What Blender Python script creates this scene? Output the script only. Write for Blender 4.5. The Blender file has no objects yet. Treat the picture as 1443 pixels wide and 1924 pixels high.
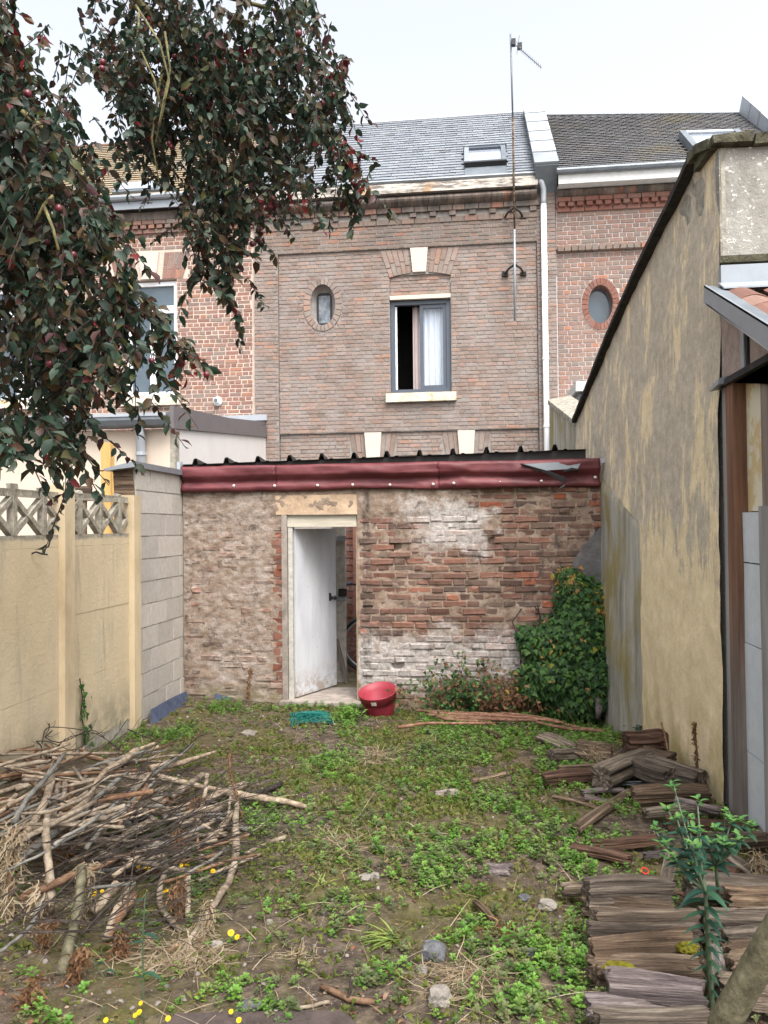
import bpy, bmesh, math, random
import numpy as np
from mathutils import Vector, Matrix, noise as mnoise
random.seed(7); np.random.seed(7)
R_ = math.radians
S = bpy.context.scene
COL = S.collection

# ---------------------------------------------------------------- camera
F_PX, CX, CY, EYE = 1446.0, 721.5, 962.0, 1.67
YAW, PITCH, ROLL = R_(6.68587), R_(1.08487), R_(0.55039)
_f0 = Vector((-math.sin(YAW), math.cos(YAW), 0)); _r0 = Vector((math.cos(YAW), math.sin(YAW), 0)); _u0 = Vector((0, 0, 1))
C_F = _f0 * math.cos(PITCH) + _u0 * math.sin(PITCH)
_up = _u0 * math.cos(PITCH) - _f0 * math.sin(PITCH)
C_R = _r0 * math.cos(ROLL) - _up * math.sin(ROLL)
C_U = _up * math.cos(ROLL) + _r0 * math.sin(ROLL)
C_O = Vector((0, 0, EYE))
cam_d = bpy.data.cameras.new('camera'); cam = bpy.data.objects.new('camera', cam_d); COL.objects.link(cam)
cam_d.sensor_fit = 'VERTICAL'; cam_d.sensor_height = 24.0; cam_d.lens = 24.0 * F_PX / 1924.0
cam_d.clip_start = 0.05; cam_d.clip_end = 500
_m = Matrix((C_R, C_U, -C_F)).transposed().to_4x4(); _m.translation = C_O
cam.matrix_world = _m
S.camera = cam

# ---------------------------------------------------------------- sky, sun, exposure
W = bpy.data.worlds.new('World'); S.world = W; W.use_nodes = True
nt = W.node_tree; nt.nodes.clear()
sky = nt.nodes.new('ShaderNodeTexSky'); sky.sky_type = 'NISHITA'; sky.sun_disc = False
SUN_EL, SUN_ROT = R_(58), R_(150)
sky.sun_elevation = SUN_EL; sky.sun_rotation = SUN_ROT
sky.air_density = 1.0; sky.dust_density = 6.0; sky.ozone_density = 1.0
hs = nt.nodes.new('ShaderNodeHueSaturation'); hs.inputs['Saturation'].default_value = 0.28
bg = nt.nodes.new('ShaderNodeBackground'); bg.inputs['Strength'].default_value = 0.15
wo = nt.nodes.new('ShaderNodeOutputWorld')
nt.links.new(sky.outputs[0], hs.inputs['Color']); nt.links.new(hs.outputs[0], bg.inputs['Color']); nt.links.new(bg.outputs[0], wo.inputs[0])
sun_d = bpy.data.lights.new('sun', 'SUN'); sun_d.energy = 0.7; sun_d.angle = R_(25); sun_d.color = (1, 0.97, 0.93)
sun = bpy.data.objects.new('sun', sun_d); COL.objects.link(sun)
sd = Vector((math.sin(SUN_ROT) * math.cos(SUN_EL), math.cos(SUN_ROT) * math.cos(SUN_EL), math.sin(SUN_EL)))
sun.rotation_euler = (-sd).to_track_quat('-Z', 'Y').to_euler(); sun.location = (0, 0, 30)
S.view_settings.view_transform = 'Standard'; S.view_settings.look = 'None'
S.view_settings.gamma = 1.0; S.view_settings.use_curve_mapping = False
S.view_settings.exposure = 1.55

# ---------------------------------------------------------------- places: points of the yard from the survey of the photograph
def ray(x, y): return C_R * ((x - CX) / F_PX) - C_U * ((y - CY) / F_PX) + C_F
def at(x, y, Y):
    d = ray(x, y); return C_O + d * (Y / d.y)
def gp(x, y, z=0.0):
    d = ray(x, y); return C_O + d * ((z - EYE) / d.z)
def atx(x, y, X):
    d = ray(x, y); return C_O + d * (X / d.x)
def proj(p):
    d = Vector(p) - C_O; z = d.dot(C_F); return CX + F_PX * d.dot(C_R) / z, CY - F_PX * d.dot(C_U) / z
def nz(x, y, z=0.0): return mnoise.noise(Vector((x, y, z)))
def lerp(a, b, t): return a + (b - a) * t
def smooth(a, b, x):
    t = min(1, max(0, (x - a) / (b - a))); return t * t * (3 - 2 * t)
def ground_z(x, y):
    z = 0.020 * nz(x * 1.3, y * 1.3) + 0.014 * nz(x * 4, y * 4, 3) + 0.007 * nz(x * 11, y * 11, 5)
    z += -0.05 * smooth(6.2, 7.3, y) * smooth(-2.4, -1.8, x)
    z += -0.09 * smooth(5.9, 7.0, y) * smooth(0.3, 1.1, x)
    z += 0.10 * math.exp(-((x + 2.35) / 0.55) ** 2 - ((y - 4.1) / 0.9) ** 2)
    return z

# ---------------------------------------------------------------- materials
class T:
    def __init__(s, name, rough=0.85, spec=0.25):
        s.m = bpy.data.materials.new(name); s.m.use_nodes = True
        s.nt = s.m.node_tree; s.b = s.nt.nodes['Principled BSDF']
        s.b.inputs['Roughness'].default_value = rough; s.b.inputs['Specular IOR Level'].default_value = spec
        s._pos = None
    def n(s, t): return s.nt.nodes.new('ShaderNode' + t)
    def l(s, a, b): s.nt.links.new(a, b)
    def put(s, sock, v):
        if isinstance(v, bpy.types.NodeSocket): s.l(v, sock)
        elif isinstance(v, (tuple, list)) and len(v) == 3 and sock.type == 'RGBA': sock.default_value = (*v, 1)
        else: sock.default_value = v
    def pos(s):
        if s._pos is None: s._pos = s.n('NewGeometry').outputs['Position']
        return s._pos
    def obj(s): return s.n('TexCoord').outputs['Object']
    def vec(s, v, scale):
        m = s.n('Mapping'); s.l(v, m.inputs[0]); m.inputs['Scale'].default_value = scale; return m.outputs[0]
    def xyz(s, v=None):
        x = s.n('SeparateXYZ'); s.l(v or s.pos(), x.inputs[0]); return x.outputs
    def noise(s, scale, detail=4, rough=0.55, v=None, st=None, off=None):
        q = s.n('TexNoise'); v = v or s.pos()
        if st or off:
            m = s.n('Mapping'); s.l(v, m.inputs[0])
            if st: m.inputs['Scale'].default_value = st
            if off: m.inputs['Location'].default_value = off
            v = m.outputs[0]
        s.l(v, q.inputs['Vector']); q.inputs['Scale'].default_value = scale; q.inputs['Detail'].default_value = detail; q.inputs['Roughness'].default_value = rough
        return q.outputs[0]
    def voro(s, scale, feat='F1', v=None):
        q = s.n('TexVoronoi'); q.feature = feat; s.l(v or s.pos(), q.inputs['Vector']); q.inputs['Scale'].default_value = scale; return q.outputs[0]
    def ramp(s, f, stops, interp='LINEAR'):
        r = s.n('ValToRGB'); r.color_ramp.interpolation = interp; e = r.color_ramp.elements
        while len(e) < len(stops): e.new(0.5)
        for k, (p, c) in enumerate(stops):
            e[k].position = p; e[k].color = (*c, 1) if isinstance(c, tuple) else (c, c, c, 1)
        s.put(r.inputs[0], f); return r.outputs[0]
    def step(s, f, a, b): return s.ramp(f, [(a, 0.0), (b, 1.0)])
    def mix(s, f, a, b, mode='MIX'):
        m = s.n('Mix'); m.data_type = 'RGBA'; m.blend_type = mode
        s.put(m.inputs[0], f); s.put(m.inputs[6], a); s.put(m.inputs[7], b); return m.outputs[2]
    def ma(s, op, a, b=0.0, c=None):
        m = s.n('Math'); m.operation = op; s.put(m.inputs[0], a); s.put(m.inputs[1], b)
        if c is not None: s.put(m.inputs[2], c)
        return m.outputs[0]
    def rng(s, v, a, b):
        m = s.n('MapRange'); m.interpolation_type = 'SMOOTHSTEP'; s.put(m.inputs[0], v); m.inputs[1].default_value = a; m.inputs[2].default_value = b; return m.outputs[0]
    def rnd(s):
        o = s.n('ObjectInfo').outputs['Random']; a = s.n('Attribute'); a.attribute_name = 'rnd'
        return s.ma('FRACT', s.ma('ADD', o, a.outputs['Fac']))
    def bump(s, h, st=0.3, d=0.01):
        b = s.n('Bump'); b.inputs['Strength'].default_value = st; b.inputs['Distance'].default_value = d; s.l(h, b.inputs['Height']); s.l(b.outputs[0], s.b.inputs['Normal'])
    def col(s, c): s.put(s.b.inputs['Base Color'], c); return s
    def rough(s, c): s.put(s.b.inputs['Roughness'], c); return s

def simple(name, c, rough=0.7, spec=0.3, var=0.25, scale=9, bump=0.2, bd=0.004, metal=0.0, st=None):
    t = T(name, rough, spec); d = tuple(x * (1 - var) for x in c); e = tuple(min(1, x * (1 + var)) for x in c)
    n = t.noise(scale, 6, 0.65, st=st); t.col(t.ramp(n, [(0.3, d), (0.7, e)])); t.b.inputs['Metallic'].default_value = metal
    if bump: t.bump(t.noise(scale * 5, 5, 0.6, st=st), bump, bd)
    return t.m

def brick_mat(name, stops, dirt=(0.10, 0.085, 0.075), dirt_amt=0.5, pale=None, pale_rng=(0.55, 0.75), topdirt=None):
    t = T(name, 0.9, 0.2)
    c = t.ramp(t.rnd(), stops)
    c = t.mix(0.55, c, t.ramp(t.noise(26, 5, 0.7), [(0.3, 0.55), (0.72, 1.25)]), 'MULTIPLY')
    c = t.mix(t.ma('MULTIPLY', t.step(t.noise(1.3, 6, 0.65), 0.48, 0.72), dirt_amt), c, dirt)
    if pale: c = t.mix(t.ma('MULTIPLY', t.step(t.noise(3.1, 7, 0.7, off=(5, 2, 1)), *pale_rng), 0.7), c, pale)
    if topdirt:
        z = t.xyz()[2]; k = t.ma('MULTIPLY', t.rng(z, topdirt[0], topdirt[1]), t.step(t.noise(2.2, 6, 0.7, st=(2.5, 1, 0.7)), 0.35, 0.6))
        c = t.mix(t.ma('MULTIPLY', k, 0.75), c, (0.045, 0.042, 0.04))
    t.col(c); t.bump(t.noise(60, 6, 0.7), 0.5, 0.006)
    return t.m

M = {}
M['brick_mid'] = brick_mat('brown_pink_brick', [(0, (0.19, 0.145, 0.12)), (0.2, (0.255, 0.175, 0.14)), (0.42, (0.225, 0.19, 0.165)), (0.6, (0.285, 0.195, 0.155)), (0.78, (0.245, 0.205, 0.185)), (0.95, (0.33, 0.19, 0.135)), (1, (0.17, 0.13, 0.11))], (0.20, 0.178, 0.165), 0.6, (0.30, 0.27, 0.25), (0.45, 0.7))
M['brick_mid_top'] = brick_mat('sooty_brown_brick', [(0, (0.165, 0.13, 0.108)), (0.3, (0.215, 0.16, 0.13)), (0.6, (0.20, 0.172, 0.15)), (0.88, (0.245, 0.165, 0.128)), (0.98, (0.32, 0.15, 0.10)), (1, (0.15, 0.115, 0.098))], (0.13, 0.11, 0.10), 0.7, topdirt=(6.7, 7.1))
M['brick_red'] = brick_mat('old_red_brick', [(0, (0.21, 0.125, 0.10)), (0.25, (0.27, 0.145, 0.115)), (0.45, (0.235, 0.19, 0.165)), (0.6, (0.29, 0.15, 0.12)), (0.75, (0.185, 0.145, 0.13)), (0.92, (0.34, 0.17, 0.115)), (1, (0.24, 0.20, 0.17))], (0.22, 0.17, 0.15), 0.3)
M['brick_brown'] = brick_mat('dark_brown_brick', [(0, (0.20, 0.14, 0.12)), (0.3, (0.26, 0.17, 0.14)), (0.5, (0.22, 0.18, 0.155)), (0.7, (0.28, 0.165, 0.13)), (0.9, (0.19, 0.16, 0.14)), (1, (0.36, 0.16, 0.10))], (0.16, 0.13, 0.12), 0.4)
M['brick_orange'] = brick_mat('orange_red_brick', [(0, (0.18, 0.078, 0.058)), (0.5, (0.235, 0.11, 0.083)), (1, (0.22, 0.13, 0.105))], (0.16, 0.11, 0.10), 0.5)
M['quoin'] = brick_mat('dark_red_quoin_brick', [(0, (0.13, 0.05, 0.035)), (0.5, (0.20, 0.075, 0.05)), (1, (0.22, 0.11, 0.08))], (0.26, 0.20, 0.155), 0.9)
M['mortar_grey'] = simple('grey_mortar', (0.25, 0.23, 0.215), 0.95, 0.1, 0.2, 12)
M['mortar_cream'] = simple('cream_mortar', (0.53, 0.435, 0.365), 0.95, 0.1, 0.15, 6)
M['mortar_white'] = simple('white_mortar', (0.47, 0.425, 0.395), 0.95, 0.1, 0.15, 6)

def shed_mats():
    # brick and render of the shed wall: flaking limewash, mud render and lichen laid on in patches over the wall
    def coat(t, c, mortar):
        X, Y, Z = t.xyz()
        big = t.noise(1.7, 7, 0.68)
        X = t.ma('ADD', X, t.ma('MULTIPLY', t.ma('SUBTRACT', t.noise(3.2, 6, 0.7, off=(9, 0, 0)), 0.5), 1.1)); Z = t.ma('ADD', Z, t.ma('MULTIPLY', t.ma('SUBTRACT', t.noise(3.6, 6, 0.7, off=(0, 5, 0)), 0.5), 0.75))
        X0, Y0, Z0 = t.xyz(); fine = t.noise(13, 7, 0.72, st=(0.8, 1, 1.5)); fl = t.noise(31, 5, 0.7)
        left = t.rng(X, -1.55, -1.95)
        # tan mud render on the left half and round the lintel
        lint = t.ma('MULTIPLY', t.rng(Z, 1.72, 1.90), t.rng(X, 0.3, -0.6))
        mud = t.ma('MAXIMUM', t.ma('MULTIPLY', left, 0.62), lint)
        mudk = t.step(t.ma('ADD', t.ma('MULTIPLY', mud, 0.62), t.ma('MULTIPLY', big, 0.62)), 0.60, 0.76)
        mudc = t.ramp(fine, [(0.25, (0.11, 0.08, 0.06)), (0.5, (0.25, 0.185, 0.14)), (0.75, (0.39, 0.335, 0.285))])
        c = t.mix(t.ma('MULTIPLY', mudk, 0.88), c, mudc)
        # limewash
        w1 = t.ma('MULTIPLY', t.ma('MULTIPLY', t.rng(Z, 1.20, 1.60), t.rng(Z, 2.1, 1.8)), t.ma('MULTIPLY', t.rng(X, 0.45, 0.0), t.rng(X, -1.1, -0.35)))
        w2 = t.ma('MULTIPLY', t.ma('MULTIPLY', t.rng(Z, 1.0, 0.45), t.rng(Z, -.15, .25)), t.rng(X, -1.5, -1.2))
        w3 = t.ma('MULTIPLY', left, 0.58)
        wz = t.ma('MAXIMUM', t.ma('MAXIMUM', t.ma('MAXIMUM', w1, w2), w3), 0.34)
        wk = t.step(t.ma('ADD', t.ma('MULTIPLY', wz, 0.50), t.ma('ADD', t.ma('MULTIPLY', fine, 0.50), t.ma('MULTIPLY', big, 0.22))), 0.61, 0.86)
        wc = t.ramp(fl, [(0.3, (0.26, 0.24, 0.22)), (0.5, (0.43, 0.40, 0.375)), (0.68, (0.56, 0.53, 0.50))])
        c = t.mix(t.ma('MULTIPLY', wk, 0.82), c, wc)
        # black flakes, run-off streak below the flashing, green foot
        bk = t.step(t.ma('ADD', t.noise(9, 7, 0.75, off=(3, 3, 3)), t.ma('MULTIPLY', t.rng(X, 0.2, 0.8), 0.05)), 0.56, 0.66)
        c = t.mix(t.ma('MULTIPLY', bk, 0.7), c, (0.05, 0.042, 0.038))
        st = t.ma('MULTIPLY', t.ma('MULTIPLY', t.rng(X0, -1.09, -1.06), t.rng(X0, -0.98, -1.02)), t.step(t.noise(16, 5, 0.7, st=(1, 1, .6)), 0.42, 0.6))
        c = t.mix(t.ma('MULTIPLY', st, 0.8), c, (0.06, 0.05, 0.045))
        gk = t.ma('MULTIPLY', t.rng(Z0, 0.20, 0.0), t.step(t.noise(4, 5, 0.7), 0.4, 0.6))
        c = t.mix(t.ma('MULTIPLY', gk, 0.6), c, (0.13, 0.125, 0.055))
        return c
    t = T('shed_brick', 0.92, 0.15)
    c = t.ramp(t.rnd(), [(0, (0.10, 0.068, 0.055)), (0.2, (0.19, 0.10, 0.075)), (0.4, (0.16, 0.118, 0.092)), (0.55, (0.235, 0.115, 0.083)), (0.72, (0.125, 0.093, 0.078)), (0.9, (0.25, 0.145, 0.105)), (0.98, (0.33, 0.105, 0.06)), (1, (0.28, 0.095, 0.058))])
    c = t.mix(0.6, c, t.ramp(t.noise(22, 6, 0.75), [(0.3, 0.5), (0.72, 1.35)]), 'MULTIPLY')
    t.col(coat(t, c, False)); t.bump(t.ma('ADD', t.noise(26, 6, 0.75), t.ma('MULTIPLY', t.noise(90, 4, 0.7), 0.4)), 0.55, 0.010); M['shed_brick'] = t.m
    t = T('shed_mortar', 0.95, 0.1)
    c = t.ramp(t.noise(9, 6, 0.7), [(0.3, (0.13, 0.092, 0.068)), (0.55, (0.285, 0.215, 0.165)), (0.75, (0.38, 0.32, 0.265))])
    t.col(coat(t, c, True)); t.bump(t.noise(30, 7, 0.75), 0.8, 0.014); M['shed_mortar'] = t.m
shed_mats()

def slate_mat(name, stops, moss=None, mossk=(0.5, 0.7), rough=0.5):
    t = T(name, rough, 0.45)
    c = t.ramp(t.rnd(), stops); c = t.mix(0.5, c, t.ramp(t.noise(18, 5, 0.7), [(0.3, 0.65), (0.7, 1.2)]), 'MULTIPLY')
    if moss:
        X, Y, Z = t.xyz()
        k = t.ma('ADD', t.noise(0.55, 5, 0.6, off=moss[1]), t.ma('MULTIPLY', t.noise(14, 5, 0.75), 0.35))
        c = t.mix(t.ma('MULTIPLY', t.step(k, *mossk), 0.8), c, moss[0])
        c = t.mix(t.step(t.noise(38, 3, 0.6), 0.68, 0.74), c, (0.42, 0.40, 0.35))
    t.col(c); t.bump(t.noise(40, 4, 0.6), 0.25, 0.004); return t.m
M['slate_new'] = slate_mat('blue_grey_slate', [(0, (0.150, 0.165, 0.19)), (0.3, (0.21, 0.23, 0.255)), (0.6, (0.175, 0.19, 0.215)), (0.9, (0.235, 0.25, 0.27)), (1, (0.12, 0.125, 0.14))])
M['slate_old'] = slate_mat('weathered_dark_tile', [(0, (0.085, 0.083, 0.085)), (0.4, (0.12, 0.12, 0.125)), (0.8, (0.10, 0.098, 0.1)), (1, (0.15, 0.148, 0.148))], ((0.15, 0.125, 0.07), (0.9, 0, 0.3)), (0.72, 0.90), 0.75)
M['tile_tan'] = slate_mat('lichened_tan_tile', [(0, (0.26, 0.20, 0.145)), (0.5, (0.33, 0.26, 0.19)), (1, (0.30, 0.26, 0.215))], ((0.28, 0.22, 0.13), (0, 0, 0)), (0.55, 0.75), 0.8)
M['tile_red'] = slate_mat('red_clay_tile', [(0, (0.13, 0.058, 0.042)), (0.5, (0.18, 0.085, 0.062)), (1, (0.25, 0.17, 0.13))], rough=0.8)
M['zinc'] = simple('weathered_zinc', (0.26, 0.285, 0.31), 0.45, 0.4, 0.12, 3, 0.1, 0.003, 0.35)
M['zinc_pale'] = simple('pale_zinc', (0.34, 0.365, 0.395), 0.5, 0.4, 0.1, 3, 0.1, 0.003, 0.2)
M['zinc_dark'] = simple('dull_dark_zinc', (0.145, 0.165, 0.185), 0.5, 0.4, 0.2, 5, 0.1, 0.003, 0.3)
M['white_plastic'] = simple('white_plastic', (0.78, 0.79, 0.80), 0.35, 0.5, 0.04, 3, 0)
M['white_paint'] = simple('white_paint', (0.52, 0.53, 0.52), 0.6, 0.3, 0.1, 12, 0.2)
M['anthracite'] = simple('anthracite_frame', (0.065, 0.08, 0.105), 0.4, 0.5, 0.08, 5, 0)
M['dark_trim'] = simple('brown_grey_trim', (0.12, 0.11, 0.115), 0.45, 0.5, 0.1, 5, 0)
M['black_rubber'] = simple('black_rubber', (0.022, 0.022, 0.024), 0.6, 0.4, 0.2, 20, 0.2)
M['cream_stone'] = simple('cream_stone', (0.55, 0.48, 0.40), 0.85, 0.2, 0.1, 4, 0.2)
M['keystone'] = simple('pale_keystone', (0.55, 0.48, 0.405), 0.85, 0.2, 0.06, 4, 0.1)
t = T('lichened_stone_sill', 0.9, 0.15); c = t.ramp(t.noise(14, 6, 0.7), [(0.3, (0.40, 0.36, 0.28)), (0.6, (0.62, 0.57, 0.48))]); c = t.mix(t.step(t.noise(6, 5, 0.7, off=(2, 2, 2)), 0.55, 0.66), c, (0.40, 0.27, 0.06)); t.col(c); t.bump(t.noise(40, 5), 0.4, 0.01); M['sill'] = t.m
M['cream_render'] = simple('cream_render', (0.56, 0.475, 0.39), 0.9, 0.15, 0.05, 2, 0.15)
M['white_render'] = simple('off_white_render', (0.56, 0.535, 0.52), 0.9, 0.15, 0.05, 2.5, 0.15)
M['peel_wood'] = None
t = T('peeling_white_wood', 0.85, 0.2); k = t.step(t.noise(7, 7, 0.75, st=(0.25, 1, 1.6)), 0.44, 0.55); c = t.mix(k, t.ramp(t.noise(30, 5, .6, st=(.15, 1, 1)), [(0.3, (0.11, 0.095, 0.085)), (0.7, (0.24, 0.215, 0.195))]), (0.62, 0.57, 0.50))
c = t.mix(t.step(t.noise(1.8, 4, 0.6, st=(1, 1, 0.3), off=(1, 0, 0)), 0.58, 0.68), c, (0.42, 0.25, 0.12)); t.col(c); t.bump(t.noise(30, 6, .7, st=(.2, 1, 1)), 0.5, 0.01); M['peel_wood'] = t.m
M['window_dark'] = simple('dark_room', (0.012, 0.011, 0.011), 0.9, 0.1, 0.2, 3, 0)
t = T('window_glass', 0.03, 0.5); t.b.inputs['Base Color'].default_value = (0.9, 0.95, 1, 1); t.b.inputs['Transmission Weight'].default_value = 1.0; t.b.inputs['IOR'].default_value = 1.02
gl = t.n('BsdfGlossy'); gl.inputs['Roughness'].default_value = 0.04; gl.inputs['Color'].default_value = (0.85, 0.9, 1, 1); tr = t.n('BsdfTransparent'); tr.inputs['Color'].default_value = (0.86, 0.9, 0.93, 1)
mx = t.n('MixShader'); fr = t.n('LayerWeight'); fr.inputs['Blend'].default_value = 0.25
t.l(t.ma('ADD', t.ma('MULTIPLY', fr.outputs['Facing'], 0.5), 0.06), mx.inputs[0]); t.l(tr.outputs[0], mx.inputs[1]); t.l(gl.outputs[0], mx.inputs[2]); t.l(mx.outputs[0], t.nt.nodes['Material Output'].inputs[0]); M['glass'] = t.m
t = T('sky_glass', 0.04, 1.0); t.b.inputs['Base Color'].default_value = (0.10, 0.12, 0.14, 1); t.b.inputs['Metallic'].default_value = 0.55; t.b.inputs['Base Color'].default_value = (0.5, 0.55, 0.62, 1); M['glass_sky'] = t.m
t = T('tinted_glass', 0.12, 0.6); t.col(t.ramp(t.noise(1.5, 3), [(0.3, (0.05, 0.075, 0.095)), (0.7, (0.085, 0.115, 0.14))])); M['glass_tint'] = t.m
t = T('obscure_glass', 0.25, 0.6); t.col(t.ramp(t.noise(7, 4, .6), [(0.35, (0.05, 0.06, 0.075)), (0.6, (0.21, 0.24, 0.27))])); M['glass_obscure'] = t.m
M['curtain_net'] = simple('white_net_curtain', (0.72, 0.74, 0.78), 0.9, 0.1, 0.06, 4, 0)
M['curtain_pink'] = simple('pinkish_curtain', (0.52, 0.44, 0.43), 0.9, 0.1, 0.06, 4, 0)
# right outbuilding: ochre limewash worn to grey cement in vertical runs
t = T('worn_ochre_render', 0.93, 0.12); X, Y, Z = t.xyz()
och = t.ramp(t.noise(7, 7, 0.75), [(0.3, (0.58, 0.465, 0.285)), (0.7, (0.80, 0.665, 0.44))]); gry = t.ramp(t.noise(13, 7, 0.78), [(0.3, (0.28, 0.25, 0.205)), (0.7, (0.53, 0.47, 0.385))])
k = t.ma('ADD', t.ma('ADD', t.ma('MULTIPLY', t.noise(2.0, 8, 0.76, st=(2.0, 2.0, 0.6)), 0.85), t.ma('MULTIPLY', t.noise(16, 6, 0.75, st=(1.3, 1.3, 0.5), off=(4, 4, 4)), 0.28)), t.ma('MULTIPLY', t.rng(Z, 0.4, 2.4), 0.19))
c = t.mix(t.ma('MULTIPLY', t.step(k, 0.665, 0.735), 0.9), och, gry)
c = t.mix(t.ma('MULTIPLY', t.ma('MULTIPLY', t.rng(Z, 0.75, 0.05), t.step(t.noise(2.2, 5, 0.6, st=(1, 1.4, 0.8), off=(8, 1, 0)), 0.44, 0.62)), 0.75), c, (0.30, 0.235, 0.07))
c = t.mix(t.step(t.noise(30, 4, 0.7, off=(1, 7, 2)), 0.67, 0.73), c, (0.10, 0.085, 0.065))
t.col(c); t.bump(t.ma('ADD', t.noise(8, 7, 0.7), t.ma('MULTIPLY', t.noise(60, 5, .7), 0.35)), 0.5, 0.02); M['ochre'] = t.m
t = T('grey_cement_skirt', 0.93, 0.12); X, Y, Z = t.xyz()
c = t.ramp(t.noise(3.2, 7, 0.7, st=(2.8, 2.8, 0.3)), [(0.3, (0.16, 0.145, 0.115)), (0.5, (0.31, 0.295, 0.25)), (0.72, (0.46, 0.44, 0.39))])
c = t.mix(t.ma('MULTIPLY', t.step(t.noise(2.0, 5, 0.6, st=(1.6, 1.6, 0.7), off=(3, 9, 4)), 0.46, 0.62), 0.75), c, (0.24, 0.19, 0.05)); t.col(c); t.bump(t.noise(14, 7, 0.7), 0.4, 0.015); M['cement_skirt'] = t.m
t = T('lichen_spotted_cement', 0.95, 0.1); c = t.ramp(t.noise(2.6, 7, 0.7, st=(1, 1, 0.45)), [(0.3, (0.15, 0.14, 0.12)), (0.55, (0.33, 0.32, 0.29)), (0.75, (0.40, 0.39, 0.35))])
c = t.mix(t.step(t.noise(36, 3, 0.65), 0.61, 0.66), c, (0.62, 0.61, 0.56)); c = t.mix(t.step(t.noise(3.3, 4, 0.6, off=(6, 1, 0)), 0.62, 0.72), c, (0.36, 0.24, 0.06)); t.col(c); t.bump(t.noise(40, 6, .7), 0.6, 0.02); M['lichen_cement'] = t.m
M['mossy_coping'] = simple('mossy_dark_coping', (0.085, 0.08, 0.055), 0.95, 0.1, 0.6, 12, 0.8, 0.02)
M['dark_edge'] = simple('dark_verge', (0.035, 0.032, 0.03), 0.9, 0.15, 0.4, 14, 0.6, 0.01)
M['pink_plaster'] = simple('pinkish_grey_plaster', (0.34, 0.27, 0.235), 0.95, 0.1, 0.25, 16, 0.7, 0.015)
M['old_timber'] = simple('weathered_timber', (0.20, 0.16, 0.135), 0.9, 0.15, 0.45, 16, 0.5, 0.006, st=(1, 1, 0.08))
t = T('brown_timber_post', 0.8, 0.2); Z = t.xyz()[2]; c = t.ramp(t.noise(20, 6, .65, st=(1.5, 1.5, .08)), [(0.3, (0.10, 0.05, 0.03)), (0.7, (0.235, 0.125, 0.08))]); c = t.mix(t.rng(Z, 1.5, 0.4), c, t.ramp(t.noise(20, 6, .65, st=(1.5, 1.5, .08)), [(0.3, (0.10, 0.085, 0.075)), (0.7, (0.24, 0.20, 0.175))])); t.col(c); t.bump(t.noise(24, 6, .65, st=(1.5, 1.5, .08)), 0.4, 0.006); M['brown_post'] = t.m
t = T('stained_cream_board', 0.9, 0.15); k = t.step(t.noise(3.4, 6, 0.65), 0.47, 0.52); t.col(t.mix(k, (0.52, 0.40, 0.22), (0.60, 0.55, 0.42))); M['cream_board'] = t.m
M['foam_panel'] = simple('grey_white_panel', (0.50, 0.53, 0.55), 0.9, 0.15, 0.08, 14, 0.4, 0.004)
M['pine'] = simple('fresh_pine', (0.52, 0.33, 0.12), 0.7, 0.25, 0.22, 12, 0.2, 0.004, st=(1, 1, 0.08))
# left fence
t = T('yellow_painted_concrete', 0.9, 0.15); X, Y, Z = t.xyz()
c = t.ramp(t.noise(1.8, 6, 0.6, st=(1, 1, 0.6)), [(0.3, (0.46, 0.375, 0.245)), (0.7, (0.58, 0.48, 0.33))]); c = t.mix(t.ma('MULTIPLY', t.step(t.noise(2.6, 6, .7, st=(1, 1.3, .4), off=(2, 2, 2)), 0.52, 0.7), 0.4), c, (0.36, 0.31, 0.24))
gk = t.ma('ADD', t.ma('MULTIPLY', t.noise(6, 6, 0.7), 0.5), t.ma('MULTIPLY', t.rng(Z, 1.54, 1.66), 0.6)); c = t.mix(t.ma('MULTIPLY', t.step(gk, 0.50, 0.66), 0.9), c, t.ramp(t.noise(22, 6, .75), [(0.35, (0.13, 0.12, 0.10)), (0.65, (0.38, 0.35, 0.29))]))
c = t.mix(t.ma('MULTIPLY', t.rng(Z, 0.55, 0.05), t.step(t.noise(5, 5, .6), 0.35, 0.55)), c, (0.25, 0.23, 0.17)); c = t.mix(t.ma('MULTIPLY', t.step(t.noise(4, 7, .75, st=(1, 1.6, .22), off=(7, 7, 7)), 0.54, 0.68), 0.45), c, (0.24, 0.215, 0.165)); c = t.mix(t.step(t.noise(26, 4, .7, off=(2, 9, 9)), 0.70, 0.75), c, (0.18, 0.16, 0.12)); t.col(c); t.bump(t.noise(24, 7, .75), 0.7, 0.012); M['yellow_concrete'] = t.m
t = T('yellow_post_paint', 0.9, 0.15); t.col(t.ramp(t.noise(3, 6, .65, st=(1, 1, .4)), [(0.3, (0.36, 0.28, 0.175)), (0.55, (0.52, 0.42, 0.28)), (0.7, (0.57, 0.46, 0.31))])); t.bump(t.noise(30, 5, .7), 0.3, 0.006); M['yellow_post'] = t.m
M['grey_concrete'] = simple('lichened_concrete', (0.29, 0.27, 0.225), 0.95, 0.1, 0.45, 16, 0.6, 0.01)
t = T('cinder_block_grey', 0.95, 0.1); c = t.ramp(t.rnd(), [(0, (0.37, 0.34, 0.305)), (1, (0.45, 0.412, 0.37))]); c = t.mix(0.6, c, t.ramp(t.noise(20, 6, .7), [(0.3, 0.75), (0.7, 1.12)]), 'MULTIPLY'); t.col(c); t.bump(t.noise(70, 4, .7), 0.55, 0.006); M['block'] = t.m
M['block_mortar'] = simple('block_mortar', (0.44, 0.41, 0.375), 0.95, 0.1, 0.2, 14, 0.4)
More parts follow.
